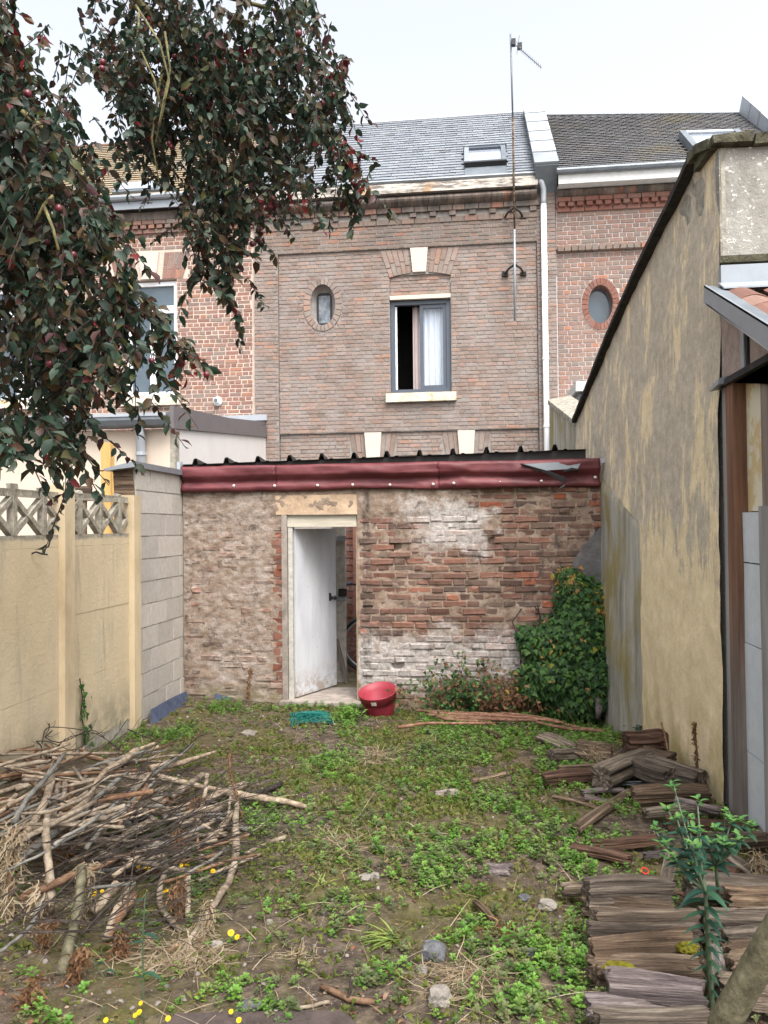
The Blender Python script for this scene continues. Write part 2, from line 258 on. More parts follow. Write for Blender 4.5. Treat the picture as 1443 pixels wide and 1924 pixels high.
# shed fittings
t = T('faded_red_sheet', 0.55, 0.35); t.col(t.ramp(t.noise(4, 6, .65, st=(.6, 1, 1)), [(0.25, (0.07, 0.017, 0.021)), (0.55, (0.135, 0.032, 0.036)), (0.8, (0.21, 0.075, 0.075))])); t.bump(t.noise(12, 5, .6, st=(.5, 1, 1)), 0.35, 0.015); M['red_sheet'] = t.m
M['steel_dark'] = simple('dark_roof_steel', (0.022, 0.02, 0.019), 0.55, 0.3, 0.3, 8, 0.1)
M['rivet'] = simple('pale_washer', (0.62, 0.58, 0.55), 0.4, 0.5, 0.05, 5, 0)
t = T('old_white_door', 0.7, 0.25); X, Y, Z = t.xyz(); c = t.ramp(t.noise(7, 5, .6, st=(1, 1, .3)), [(0.3, (0.46, 0.47, 0.50)), (0.7, (0.58, 0.59, 0.62))]); c = t.mix(t.ma('MULTIPLY', t.rng(Z, 0.32, 0.02), t.step(t.noise(9, 6, .7), 0.42, 0.55)), c, (0.33, 0.28, 0.235)); c = t.mix(t.step(t.noise(26, 3, .6, off=(4, 4, 0)), 0.69, 0.73), c, (0.24, 0.22, 0.21)); t.col(c); t.bump(t.noise(20, 5, .6, st=(1, 1, .15)), 0.2, 0.004); M['door'] = t.m
M['frame_wood'] = simple('grey_white_frame', (0.42, 0.40, 0.36), 0.85, 0.2, 0.3, 18, 0.4, 0.006)
M['header_wood'] = simple('cream_grey_beam', (0.46, 0.42, 0.34), 0.85, 0.2, 0.25, 12, 0.4, 0.006, st=(.15, 1, 1))
M['tan_render'] = simple('tan_lintel_render', (0.43, 0.315, 0.215), 0.95, 0.1, 0.3, 7, 0.5, 0.01)
M['concrete_floor'] = simple('worn_concrete', (0.27, 0.235, 0.205), 0.95, 0.1, 0.35, 9, 0.5, 0.01)
M['cement_patch'] = simple('dark_cement_patch', (0.125, 0.12, 0.12), 0.95, 0.1, 0.45, 7, 0.5, 0.015)
M['pot_red'] = simple('red_plastic', (0.26, 0.028, 0.044), 0.5, 0.4, 0.15, 7, 0)
M['sticker'] = simple('off_white_sticker', (0.6, 0.55, 0.45), 0.6, 0.3, 0.08, 30, 0)
M['slate_blue'] = simple('blue_black_slate', (0.028, 0.038, 0.066), 0.55, 0.4, 0.4, 9, 0.3, 0.004, st=(1, 1, .3))
M['teal'] = simple('teal_plastic', (0.006, 0.13, 0.11), 0.5, 0.4, 0.25, 20, 0)
M['stone_dark'] = simple('dark_stone', (0.085, 0.085, 0.09), 0.85, 0.3, 0.5, 22, 0.8, 0.01)
M['stone_pale'] = simple('pale_stone', (0.20, 0.18, 0.155), 0.9, 0.2, 0.45, 18, 0.8, 0.01)
M['black_sheet'] = simple('black_plastic_sheet', (0.012, 0.012, 0.014), 0.35, 0.5, 0.2, 14, 0.3)
M['yellow_petal'] = simple('yellow_petal', (0.62, 0.40, 0.006), 0.6, 0.3, 0.1, 60, 0)
M['red_bit'] = simple('red_plastic_ring', (0.62, 0.02, 0.02), 0.4, 0.4, 0.1, 20, 0)

def ground_mat():
    t = T('garden_soil', 0.95, 0.12)
    a = t.noise(11, 9, 0.78); b = t.noise(1.1, 5, 0.6); c2 = t.noise(45, 5, 0.7)
    c = t.ramp(a, [(0.30, (0.022, 0.017, 0.014)), (0.48, (0.070, 0.053, 0.040)), (0.62, (0.15, 0.118, 0.085)), (0.75, (0.25, 0.205, 0.155))])
    moss = t.ramp(c2, [(0.3, (0.042, 0.048, 0.012)), (0.65, (0.135, 0.125, 0.030))])
    k = t.ma('ADD', t.ma('MULTIPLY', b, 0.75), t.ma('MULTIPLY', t.noise(5, 6, .7, off=(3, 1, 0)), 0.35))
    c = t.mix(t.ma('MULTIPLY', t.step(k, 0.53, 0.66), .75), c, moss)
    c = t.mix(t.step(t.noise(60, 3, .6), 0.66, 0.70), c, (0.22, 0.19, 0.16))
    t.col(c); t.bump(t.ma('ADD', a, t.ma('MULTIPLY', c2, 0.5)), 0.8, 0.03); return t.m
M['soil'] = ground_mat()
M['far_ground'] = simple('courtyard_ground', (0.16, 0.14, 0.12), 0.95, 0.1, 0.3, 4, 0.4)
M['paving'] = simple('mossy_paving', (0.12, 0.105, 0.065), 0.95, 0.1, 0.4, 9, 0.5)

def wood_mat(name, dark, mid, pale, rough=0.88, along=10, knots=True):
    t = T(name, rough, 0.18); rn = t.n('ObjectInfo').outputs['Random']; cb = t.n('CombineXYZ'); t.l(t.ma('MULTIPLY', rn, 37.0), cb.inputs[0]); t.l(t.ma('MULTIPLY', rn, 91.0), cb.inputs[1]); t.l(t.ma('MULTIPLY', rn, 53.0), cb.inputs[2]); vm = t.n('VectorMath'); vm.operation = 'ADD'; t.l(t.obj(), vm.inputs[0]); t.l(cb.outputs[0], vm.inputs[1]); o = vm.outputs[0]
    g = t.noise(along, 8, 0.78, v=o, st=(0.07, 2.6, 2.6)); h = t.noise(5, 5, 0.6, v=o, st=(0.5, 1.3, 1.3))
    c = t.ramp(g, [(0.36, dark), (0.50, mid), (0.64, pale)])
    c = t.mix(t.ma('MULTIPLY', t.step(h, 0.5, 0.68), 0.5), c, dark)
    c = t.mix(t.step(t.noise(34, 5, 0.75, v=o, st=(0.05, 1.6, 1.6)), 0.60, 0.68), c, tuple(x * .35 for x in dark)); c = t.mix(t.ma('MULTIPLY', t.step(t.noise(9, 6, 0.75), 0.56, 0.68), 0.35), c, (0.085, 0.08, 0.05))
    r = t.rnd(); c = t.mix(0.55, c, t.ramp(r, [(0, (0.62, 0.6, 0.6)), (0.5, (1.0, 0.97, 0.95)), (1, (1.25, 1.12, 1.0))]), 'MULTIPLY')
    t.col(c); t.bump(t.ma('ADD', g, t.ma('MULTIPLY', t.noise(60, 4, .7, v=o, st=(.1, 2, 2)), .4)), 1.0, 0.022); return t.m
M['log_grey'] = wood_mat('grey_weathered_wood', (0.024, 0.019, 0.016), (0.125, 0.100, 0.078), (0.31, 0.265, 0.21))
M['log_brown'] = wood_mat('brown_split_wood', (0.022, 0.015, 0.011), (0.115, 0.082, 0.057), (0.29, 0.22, 0.155))
M['log_red'] = wood_mat('rotten_red_wood', (0.022, 0.013, 0.010), (0.085, 0.048, 0.033), (0.19, 0.115, 0.078))
M['log_bark'] = wood_mat('pale_lichened_bark', (0.045, 0.037, 0.04), (0.145, 0.12, 0.115), (0.34, 0.30, 0.285), along=5)
def stick_mat(name, dark, mid, pale):
    t = T(name, 0.85, 0.2); n = t.noise(20, 6, 0.7); c = t.ramp(n, [(0.3, dark), (0.5, mid), (0.72, pale)])
    r = t.rnd(); c = t.mix(0.7, c, t.ramp(r, [(0, (0.6, 0.58, 0.56)), (0.5, (1.0, 0.97, 0.93)), (1, (1.3, 1.2, 1.1))]), 'MULTIPLY')
    t.col(c); t.bump(t.noise(60, 5, .7), 0.6, 0.008); return t.m
M['stick_pale'] = stick_mat('pale_bare_stick', (0.075, 0.058, 0.043), (0.23, 0.185, 0.138), (0.44, 0.38, 0.305))
M['stick_grey'] = stick_mat('grey_bark_stick', (0.06, 0.06, 0.054), (0.145, 0.142, 0.13), (0.25, 0.245, 0.225))
M['stick_brown'] = stick_mat('orange_brown_stick', (0.06, 0.032, 0.02), (0.155, 0.09, 0.055), (0.26, 0.175, 0.11))
M['stick_green'] = stick_mat('greenish_stick', (0.04, 0.038, 0.024), (0.10, 0.092, 0.058), (0.19, 0.175, 0.12))
M['cane'] = stick_mat('reddish_cane', (0.07, 0.033, 0.022), (0.17, 0.09, 0.06), (0.31, 0.20, 0.14))
M['twig_dark'] = stick_mat('dark_twig', (0.014, 0.011, 0.010), (0.038, 0.031, 0.027), (0.085, 0.073, 0.066))
M['branch_lichen'] = stick_mat('lichened_branch', (0.045, 0.04, 0.03), (0.13, 0.12, 0.06), (0.30, 0.27, 0.10))

def leaf_mat(name, stops, rough=0.5, spec=0.4, trans=0.25, mott=0.35):
    t = T(name, rough, spec); c = t.ramp(t.rnd(), stops)
    c = t.mix(mott, c, t.ramp(t.noise(55, 4, .7), [(0.3, 0.55), (0.7, 1.3)]), 'MULTIPLY'); t.col(c)
    tl = t.n('BsdfTranslucent'); t.l(c, tl.inputs['Color']); mx = t.n('MixShader'); mx.inputs[0].default_value = trans
    t.l(t.b.outputs[0], mx.inputs[1]); t.l(tl.outputs[0], mx.inputs[2]); t.l(mx.outputs[0], t.nt.nodes['Material Output'].inputs[0]); return t.m
M['plum_leaf'] = leaf_mat('plum_leaf', [(0, (0.014, 0.030, 0.019)), (0.25, (0.024, 0.050, 0.030)), (0.42, (0.050, 0.080, 0.052)), (0.54, (0.046, 0.036, 0.022)), (0.66, (0.085, 0.052, 0.022)), (0.76, (0.062, 0.022, 0.026)), (0.86, (0.070, 0.080, 0.022)), (0.94, (0.085, 0.105, 0.075)), (1, (0.016, 0.024, 0.018))], 0.5, 0.3, 0.28)
M['plum_red'] = leaf_mat('red_plum_leaf', [(0, (0.13, 0.014, 0.016)), (0.4, (0.24, 0.022, 0.024)), (0.7, (0.10, 0.018, 0.024)), (1, (0.20, 0.05, 0.024))], 0.5, 0.3, 0.4)
M['plum'] = simple('dusky_red_plum', (0.115, 0.012, 0.022), 0.35, 0.5, 0.35, 30, 0)
M['ivy_leaf'] = leaf_mat('ivy_leaf', [(0, (0.010, 0.028, 0.010)), (0.3, (0.020, 0.060, 0.016)), (0.6, (0.042, 0.100, 0.022)), (0.85, (0.070, 0.140, 0.030)), (1, (0.016, 0.038, 0.014))], 0.55, 0.2, 0.18)
M['ivy_yellow'] = leaf_mat('yellowing_ivy_leaf', [(0, (0.30, 0.22, 0.03)), (0.5, (0.20, 0.20, 0.03)), (1, (0.30, 0.12, 0.04))], 0.55, 0.3, 0.3)
M['dead_leaf'] = leaf_mat('dead_brown_leaf', [(0, (0.075, 0.036, 0.020)), (0.4, (0.14, 0.070, 0.034)), (0.75, (0.21, 0.125, 0.065)), (1, (0.055, 0.032, 0.022))], 0.8, 0.15, 0.2)
M['straw'] = leaf_mat('dry_straw', [(0, (0.16, 0.115, 0.07)), (0.5, (0.28, 0.215, 0.135)), (1, (0.37, 0.31, 0.22))], 0.8, 0.2, 0.15)
M['weed'] = leaf_mat('fresh_weed_leaf', [(0, (0.06, 0.14, 0.020)), (0.3, (0.10, 0.225, 0.030)), (0.6, (0.155, 0.29, 0.045)), (0.85, (0.12, 0.20, 0.045)), (1, (0.18, 0.25, 0.06))], 0.5, 0.35, 0.3)
M['weed_dull'] = leaf_mat('dull_weed_leaf', [(0, (0.06, 0.085, 0.035)), (0.5, (0.10, 0.13, 0.05)), (1, (0.14, 0.15, 0.06))], 0.6, 0.3, 0.25)
M['spurge'] = leaf_mat('blue_green_leaf', [(0, (0.009, 0.036, 0.024)), (0.6, (0.016, 0.055, 0.033)), (1, (0.026, 0.075, 0.036))], 0.5, 0.35, 0.2)
M['spurge_top'] = leaf_mat('bright_bract', [(0, (0.045, 0.14, 0.04)), (1, (0.11, 0.22, 0.05))], 0.5, 0.35, 0.3)
M['spurge_stem'] = simple('pale_green_stem', (0.06, 0.085, 0.045), 0.6, 0.3, 0.2, 20, 0)
M['grass'] = leaf_mat('pale_green_blade', [(0, (0.13, 0.20, 0.04)), (1, (0.26, 0.30, 0.08))], 0.5, 0.35, 0.3)
M['mat_grass'] = leaf_mat('matted_grass_blade', [(0, (0.08, 0.11, 0.022)), (0.35, (0.14, 0.18, 0.036)), (0.65, (0.17, 0.175, 0.05)), (0.85, (0.25, 0.205, 0.10)), (1, (0.10, 0.15, 0.03))], 0.7, 0.2, 0.3)
M['litter'] = leaf_mat('leaf_litter', [(0, (0.06, 0.032, 0.022)), (0.3, (0.12, 0.065, 0.04)), (0.6, (0.20, 0.12, 0.075)), (0.85, (0.15, 0.06, 0.04)), (1, (0.28, 0.21, 0.15))], 0.85, 0.15, 0.1)
t = T('gravel', 0.85, 0.25); t.col(t.ramp(t.rnd(), [(0, (0.10, 0.095, 0.09)), (0.5, (0.17, 0.145, 0.125)), (0.9, (0.23, 0.20, 0.175)), (1, (0.38, 0.355, 0.33))])); M['gravel'] = t.m
M['slab'] = simple('purplish_brown_slab', (0.060, 0.046, 0.041), 0.9, 0.2, 0.4, 14, 0.6, 0.008)
M['grey_board'] = simple('pale_grey_board', (0.27, 0.26, 0.25), 0.9, 0.15, 0.3, 16, 0.4, 0.006, st=(1, 1, 0.08))
M['moss'] = simple('golden_moss', (0.19, 0.17, 0.02), 0.95, 0.1, 0.5, 60, 0.9, 0.02)

# ---------------------------------------------------------------- mesh helpers
class MB:
    def __init__(s): s.v = []; s.f = []; s.r = []
    def add(s, V, F, r=None):
        n = len(s.v); s.v += [tuple(p) for p in V]; s.f += [tuple(i + n for i in q) for q in F]; s.r += [random.random() if r is None else r] * len(F)
        return s
    def box(s, lo, hi, r=None, j=0.0):
        V = [(x + random.uniform(-j, j), y + random.uniform(-j, j), z + random.uniform(-j, j)) for x in (lo[0], hi[0]) for y in (lo[1], hi[1]) for z in (lo[2], hi[2])]
        return s.add(V, [(0, 1, 3, 2), (4, 6, 7, 5), (0, 4, 5, 1), (2, 3, 7, 6), (0, 2, 6, 4), (1, 5, 7, 3)], r)
    def hexa(s, V, r=None):  # 4 bottom points then 4 top points
        return s.add(V, [(3, 2, 1, 0), (4, 5, 6, 7), (0, 1, 5, 4), (1, 2, 6, 5), (2, 3, 7, 6), (3, 0, 4, 7)], r)
    def bar(s, a, b, w, h, up=(0, 0, 1), r=None):
        a, b = Vector(a), Vector(b); d = (b - a).normalized(); x = d.cross(Vector(up)).normalized(); y = x.cross(d)
        q = [(-w / 2, -h / 2), (w / 2, -h / 2), (w / 2, h / 2), (-w / 2, h / 2)]
        return s.hexa([a + x * i + y * j for i, j in q] + [b + x * i + y * j for i, j in q], r)
    def prism(s, poly, d, r=None):   # poly: 3-D outline, d: extrusion
        n = len(poly); P = [Vector(p) for p in poly]; Q = [p + Vector(d) for p in P]
        return s.add(P + Q, [tuple(range(n))[::-1], tuple(range(n, 2 * n))] + [(i, (i + 1) % n, n + (i + 1) % n, n + i) for i in range(n)], r)
    def tube(s, pts, rad, n=6, r=None, j=0.0, cap=True):
        pts = [Vector(p) for p in pts]; k = len(pts); rads = rad if isinstance(rad, (list, tuple)) else [rad] * k
        rings = []; prev = None
        for i, p in enumerate(pts):
            d = (pts[min(i + 1, k - 1)] - pts[max(i - 1, 0)]).normalized()
            if prev is None:
                prev = d.orthogonal().normalized()
            x = (prev - d * prev.dot(d)).normalized(); prev = x; y = d.cross(x)
            rings.append([p + (x * math.cos(2 * math.pi * a / n) + y * math.sin(2 * math.pi * a / n)) * rads[i] * (1 + random.uniform(-j, j)) for a in range(n)])
        V = [q for R in rings for q in R]; F = [(i * n + a, i * n + (a + 1) % n, (i + 1) * n + (a + 1) % n, (i + 1) * n + a) for i in range(k - 1) for a in range(n)]
        if cap: F += [tuple(range(n))[::-1], tuple((k - 1) * n + a for a in range(n))]
        return s.add(V, F, r)
    def lathe(s, prof, n=32, M4=None, r=None, closed=False):
        V = [];
        for (R, z) in prof:
            for a in range(n):
                p = Vector((R * math.cos(2 * math.pi * a / n), R * math.sin(2 * math.pi * a / n), z)); V.append(M4 @ p if M4 else p)
        k = len(prof); F = [(i * n + a, i * n + (a + 1) % n, (i + 1) * n + (a + 1) % n, (i + 1) * n + a) for i in range(k - 1) for a in range(n)]
        if closed: F += [tuple(range(n))[::-1], tuple((k - 1) * n + a for a in range(n))]
        return s.add(V, F, r)
    def mesh(s, name, mat, smooth=False):
        me = bpy.data.meshes.new(name); me.from_pydata(s.v, [], s.f); me.update()
        at_ = me.attributes.new('rnd', 'FLOAT', 'FACE'); at_.data.foreach_set('value', np.array(s.r, dtype=np.float32))
        me.materials.append(mat)
        if smooth: me.polygons.foreach_set('use_smooth', np.ones(len(me.polygons), dtype=bool))
        return me
    def build(s, name, mat, parent=None, smooth=False, **kw):
        return link(name, s.mesh(name, mat, smooth), parent, **kw)

def link(name, data, parent=None, **kw):
    o = bpy.data.objects.new(name, data); COL.objects.link(o)
    if parent is not None:
        o.parent = parent; o.matrix_parent_inverse = world_inv(parent)
    for k, v in kw.items(): o[k] = v
    return o
def world_inv(o): return wm(o).inverted()
def wm(o):
    if o.parent is None: return o.matrix_basis.copy()
    return wm(o.parent) @ o.matrix_parent_inverse @ o.matrix_basis
def thing(name, label, cat, loc=(0, 0, 0), group=None):
    o = bpy.data.objects.new(name, None); COL.objects.link(o); o.empty_display_size = 0.1; o.location = loc
    o['label'] = label; o['category'] = cat
    if group: o['group'] = group
    return o
def tag(o, label, cat, group=None):
    o['label'] = label; o['category'] = cat
    if group: o['group'] = group
    return o

def np_mesh(name, V, F, rnd, mat, smooth=False):
    me = bpy.data.meshes.new(name); V = np.asarray(V, dtype=np.float32); F = np.asarray(F, dtype=np.int32); k = F.shape[1]
    me.vertices.add(len(V)); me.vertices.foreach_set('co', V.ravel())
    me.loops.add(F.size); me.loops.foreach_set('vertex_index', F.ravel())
    me.polygons.add(len(F)); me.polygons.foreach_set('loop_start', np.arange(0, F.size, k, dtype=np.int32))
    if smooth: me.polygons.foreach_set('use_smooth', np.ones(len(F), dtype=bool))
    me.update(calc_edges=True); me.validate()
    if rnd is not None:
        a = me.attributes.new('rnd', 'FLOAT', 'FACE'); a.data.foreach_set('value', np.asarray(rnd, dtype=np.float32))
    me.materials.append(mat); return me
def rot_np(yaw, pitch, roll):
    cy, sy, cp, sp, cr, sr = np.cos(yaw), np.sin(yaw), np.cos(pitch), np.sin(pitch), np.cos(roll), np.sin(roll)
    R = np.empty((len(yaw), 3, 3))
    R[:, 0, 0] = cy * cp; R[:, 0, 1] = cy * sp * sr - sy * cr; R[:, 0, 2] = cy * sp * cr + sy * sr
    R[:, 1, 0] = sy * cp; R[:, 1, 1] = sy * sp * sr + cy * cr; R[:, 1, 2] = sy * sp * cr - cy * sr
    R[:, 2, 0] = -sp; R[:, 2, 1] = cp * sr; R[:, 2, 2] = cp * cr
    return R
def scatter(tv, tf, P, R, sc):
    tv = np.asarray(tv, float); tf = np.asarray(tf, int); n = len(P)
    V = np.einsum('nij,kj->nki', R, tv) * np.asarray(sc)[:, None, None] + np.asarray(P)[:, None, :]
    F = tf[None] + (np.arange(n) * len(tv))[:, None, None]
    return V.reshape(-1, 3), F.reshape(-1, tf.shape[1])
def join_np(parts):
    V = []; F = []; r = []; o = 0
    for v, f, q in parts: V.append(v); F.append(f + o); r.append(q); o += len(v)
    return np.concatenate(V), np.concatenate(F), np.concatenate(r)

# ---------------------------------------------------------------- bricks
BRICK_VAR = {}
def brick_verts(w, h, d, ch, j, rs):
    """brick centred in x and z, front face at y=0, going back to y=d, with a worn chamfered front"""
    q = lambda a: rs.uniform(-a, a)
    f = [(-w / 2 + ch + q(j), q(j), -h / 2 + ch + q(j)), (w / 2 - ch + q(j), q(j), -h / 2 + ch + q(j)), (w / 2 - ch + q(j), q(j), h / 2 - ch + q(j)), (-w / 2 + ch + q(j), q(j), h / 2 - ch + q(j))]
    m = [(-w / 2 + q(j), ch + 0.002, -h / 2 + q(j)), (w / 2 + q(j), ch + 0.002, -h / 2 + q(j)), (w / 2 + q(j), ch + 0.002, h / 2 + q(j)), (-w / 2 + q(j), ch + 0.002, h / 2 + q(j))]
    b = [(-w / 2, d, -h / 2), (w / 2, d, -h / 2), (w / 2, d, h / 2), (-w / 2, d, h / 2)]
    F = [(0, 1, 2, 3)]
    for i in range(4):
        k = (i + 1) % 4; F.append((4 + i, 4 + k, k, i)); F.append((8 + i, 8 + k, 4 + k, 4 + i))
    return f + m + b, F
def courses(x0, x1, z0, z1, bl, ch, joint, bond, holes=(), seed=1, jx=0.004):
    """bricks (cx, cz, w, h) of one wall rectangle, cut round rectangular and elliptic holes"""
    rs = random.Random(seed); out = []; n = max(1, round((z1 - z0) / ch)); ch = (z1 - z0) / n
    for r in range(n):
        zc = z0 + (r + 0.5) * ch; h = ch - joint; x = x0
        if bond == 'english': seq = [bl] if r % 2 else [bl / 2]; off = bl / 4 if r % 2 else 0
        else: seq = [bl, bl / 2]; off = (bl * 0.75) if r % 2 else 0
        k = 0; x = x0 - off
        while x < x1:
            L = seq[k % len(seq)] * (1 + rs.uniform(-.05, .05)); k += 1
            a, b = max(x, x0), min(x + L - joint, x1); x += L
            segs = [(a, b)]
            for hl in holes:
                if hl[0] == 'r':
                    _, hx0, hx1, hz0, hz1 = hl
                    if hz0 < zc < hz1:
                        ns = []
                        for (p, q) in segs:
                            if p < hx0: ns.append((p, min(q, hx0 - joint * .6)))
                            if q > hx1: ns.append((max(p, hx1 + joint * .6), q))
                        segs = ns
                else:
                    _, ex, ez, ea, eb = hl
                    u = abs(zc - ez) / eb
                    if u < 1:
                        w = ea * math.sqrt(1 - u * u); ns = []
                        for (p, q) in segs:
                            if p < ex - w: ns.append((p, min(q, ex - w - .004)))
                            if q > ex + w: ns.append((max(p, ex + w + .004), q))
                        segs = ns
            for p, q in segs:
                if q - p > 0.03: out.append(((p + q) / 2, zc + rs.uniform(-jx, jx) * .5, q - p, h))
    return out
def lay(parent, bricks, yface, mat, n_parts, prio, depth=0.03, ch=0.004, j=0.0015, jy=0.004, name='brick', stuff='brickwork', seed=3):
    """lay bricks on a wall facing -y: the n_parts first by prio as parts, the rest joined"""
    rs = random.Random(seed)
    order = sorted(range(len(bricks)), key=lambda i: prio(bricks[i]))
    chosen = set(order[:n_parts]); mb = MB()
    cache = {}
    for i, b in enumerate(bricks):
        cx, cz, w, h = b[:4]; y = (b[4] if len(b) > 4 else yface) + rs.uniform(-jy, jy)
        if i in chosen:
            key = (round(w * 50) / 50, rs.randrange(4))
            if key not in cache:
                V, F = brick_verts(key[0], h, depth, ch, j, rs); cache[key] = MB().add(V, F, 0.0).mesh(name, mat)
            o = link(name, cache[key], None); o.parent = parent
            o.location = Vector((cx, y, cz)) - parent.location; o.scale = (w / key[0], 1, 1)
            o.rotation_euler = (0, rs.uniform(-.008, .008), 0)
        else:
            V, F = brick_verts(w, h, depth, ch, j, rs); mb.add([(p[0] + cx, p[1] + y, p[2] + cz) for p in V], F, rs.random())
    if mb.v: mb.build(stuff, mat, parent, kind='stuff')
def vis_prio(box, blockers=()):
    """first what the photograph shows largest: bricks inside the visible patch, full stretchers, nearest the yard"""
    def f(b):
        x, y = proj((b[0], 13.0, b[1])); inside = box[0] < x < box[2] and box[1] < y < box[3] and not any(q[0] < x < q[2] and q[1] < y < q[3] for q in blockers)
        return (0 if inside else 1, -round(b[2] * b[3] * 500), abs(x - 760))
    return f
def holed(mb, x0, x1, z0, z1, y, holes, depth=0.2, back=True):
    """sheet facing -y with rectangular / elliptic holes and their reveals"""
    rects = []
    for h in holes:
        if h[0] == 'r': rects.append(h[1:])
        else: rects.append((h[1] - h[3], h[1] + h[3], h[2] - h[4], h[2] + h[4]))
    xs = sorted({x0, x1, *[r[0] for r in rects], *[r[1] for r in rects]}); zs = sorted({z0, z1, *[r[2] for r in rects], *[r[3] for r in rects]})
    xs = [x for x in xs if x0 <= x <= x1]; zs = [z for z in zs if z0 <= z <= z1]
    for a, b in zip(xs, xs[1:]):
        for c, d in zip(zs, zs[1:]):
            mx, mz = (a + b) / 2, (c + d) / 2
            if any(r[0] < mx < r[1] and r[2] < mz < r[3] for r in rects): continue
            mb.add([(a, y, c), (b, y, c), (b, y, d), (a, y, d)], [(0, 1, 2, 3)])
    for h, r in zip(holes, rects):
        if h[0] == 'r':
            P = [(r[0], r[2]), (r[1], r[2]), (r[1], r[3]), (r[0], r[3])]
        else:
            N = 40; P = []
            Q = []
            for k in range(N):
                a = 2 * math.pi * k / N; c, s_ = math.cos(a), math.sin(a); P.append((h[1] + h[3] * c, h[2] + h[4] * s_))
                m = max(abs(c), abs(s_)); Q.append((h[1] + h[3] * c / m, h[2] + h[4] * s_ / m))
            for k in range(N):
                l = (k + 1) % N
                mb.add([(Q[k][0], y, Q[k][1]), (Q[l][0], y, Q[l][1]), (P[l][0], y, P[l][1]), (P[k][0], y, P[k][1])], [(3, 2, 1, 0)])
        n = len(P)
        for k in range(n):
            l = (k + 1) % n
            mb.add([(P[k][0], y, P[k][1]), (P[l][0], y, P[l][1]), (P[l][0], y + depth, P[l][1]), (P[k][0], y + depth, P[k][1])], [(0, 1, 2, 3)])
def ring_bricks(parent, cx, cz, a0, b0, a1, b1, y, d, n, mat, name='ring_brick'):
    for k in range(n):
        t0 = 2 * math.pi * (k + 0.06) / n; t1 = 2 * math.pi * (k + 0.94) / n; mb = MB(); P = []
        for (A, B, t_) in ((a0, b0, t0), (a1, b1, t0), (a1, b1, t1), (a0, b0, t1)): P.append((cx + A * math.cos(t_), y, cz + B * math.sin(t_)))
        mb.prism(P, (0, d, 0), random.random()).build(name, mat, parent)
def voussoirs(parent, x0, x1, zb, zt, splay, y, d, n, mat, arch=0.0, skip=None, name='arch_brick'):
    """flat or cambered arch of bricks on end, fanned out"""
    for k in range(n):
        u0, u1 = (k + 0.05) / n, (k + 0.95) / n
        def px(u, top): return lerp(x0 - (splay if top else 0), x1 + (splay if top else 0), u)
        if skip and skip[0] < lerp(x0, x1, (u0 + u1) / 2) < skip[1]: continue
        def zz(u): return zb + arch * (1 - (2 * u - 1) ** 2)
        for s0, s1 in (((0, 0.47), (0.51, 1)) if k % 2 else ((0, 0.30), (0.34, 1))):
            def q(u, s): return (lerp(px(u, 0), px(u, 1), s), y, lerp(zz(u), zt, s))
            MB().prism([q(u0, s0), q(u1, s0), q(u1, s1), q(u0, s1)], (0, d, 0), random.random()).build(name, mat, parent)

def roof_tiles(parent, x0, x1, y0, z0, y1, z1, tw, exp, mat, n_parts, box, name='slate', stuff='slating', holes=(), thick=0.006, seed=5, z1r=None, droop=0.0):
    """overlapping slates on a slope facing -y; the ones seen best are parts"""
    rs = random.Random(seed); L = math.hypot(y1 - y0, z1 - z0); n = int(L / exp) + 1; ang = math.atan2(z1 - z0, y1 - y0); k = math.ceil((x1 - x0) / tw)
    out = []
    for r in range(n):
        for c in range(k + 1):
            x = x0 + (c - (0.5 if r % 2 else 0)) * tw + rs.uniform(-.003, .003); a, b = max(x, x0), min(x + tw - 0.005, x1)
            if b - a < 0.04: continue
            s0 = r * exp + rs.uniform(-.006, .006); xm = (a + b) / 2; zadd = ((z1r - z1) * (xm - x0) / (x1 - x0) * min(1, s0 / L)) if z1r else 0
            if any(h[0] < xm < h[1] and h[2] < s0 + exp * .5 < h[3] for h in holes): continue
            out.append((xm, s0, b - a, zadd))
    def prio(t_):
        x, y = proj((t_[0], y0 + t_[1] * math.cos(ang), z0 + t_[1] * math.sin(ang)))
        return (0 if box[0] < x < box[2] and box[1] < y < box[3] else 1, -round(t_[2] * 20), t_[1])
    order = sorted(range(len(out)), key=lambda i: prio(out[i])); chosen = set(order[:n_parts]); mb = MB(); cache = {}
    tilt = -math.asin(min(0.4, thick * 2.2 / exp))
    for i, (xm, s0, w, zadd) in enumerate(out):
        ln = exp * 2.1
        Rm = Matrix.Rotation(ang + tilt + rs.uniform(-.012, .012), 4, 'X') @ Matrix.Rotation(rs.uniform(-.012, .012), 4, 'Z')
        loc = Vector((xm, y0 + s0 * math.cos(ang), z0 + s0 * math.sin(ang) + zadd)) + Vector((0, -math.sin(ang), math.cos(ang))) * (thick * 2.2)
        V = [(-w / 2, 0, -thick), (w / 2, 0, -thick), (w / 2, ln, -thick), (-w / 2, ln, -thick), (-w / 2, 0, 0), (w / 2, 0, 0), (w / 2, ln, 0), (-w / 2, ln, 0)]
        if i in chosen:
            key = round(w, 2)
            if key not in cache: cache[key] = MB().hexa(V, 0.0).mesh(name, mat)
            o = link(name, cache[key]); o.parent = parent; o.matrix_basis = Matrix.Translation(loc - parent.location) @ Rm
        else:
            mb.hexa([Matrix.Translation(loc) @ Rm @ Vector(p) for p in V], rs.random())
    if mb.v: mb.build(stuff, mat, parent, kind='stuff')

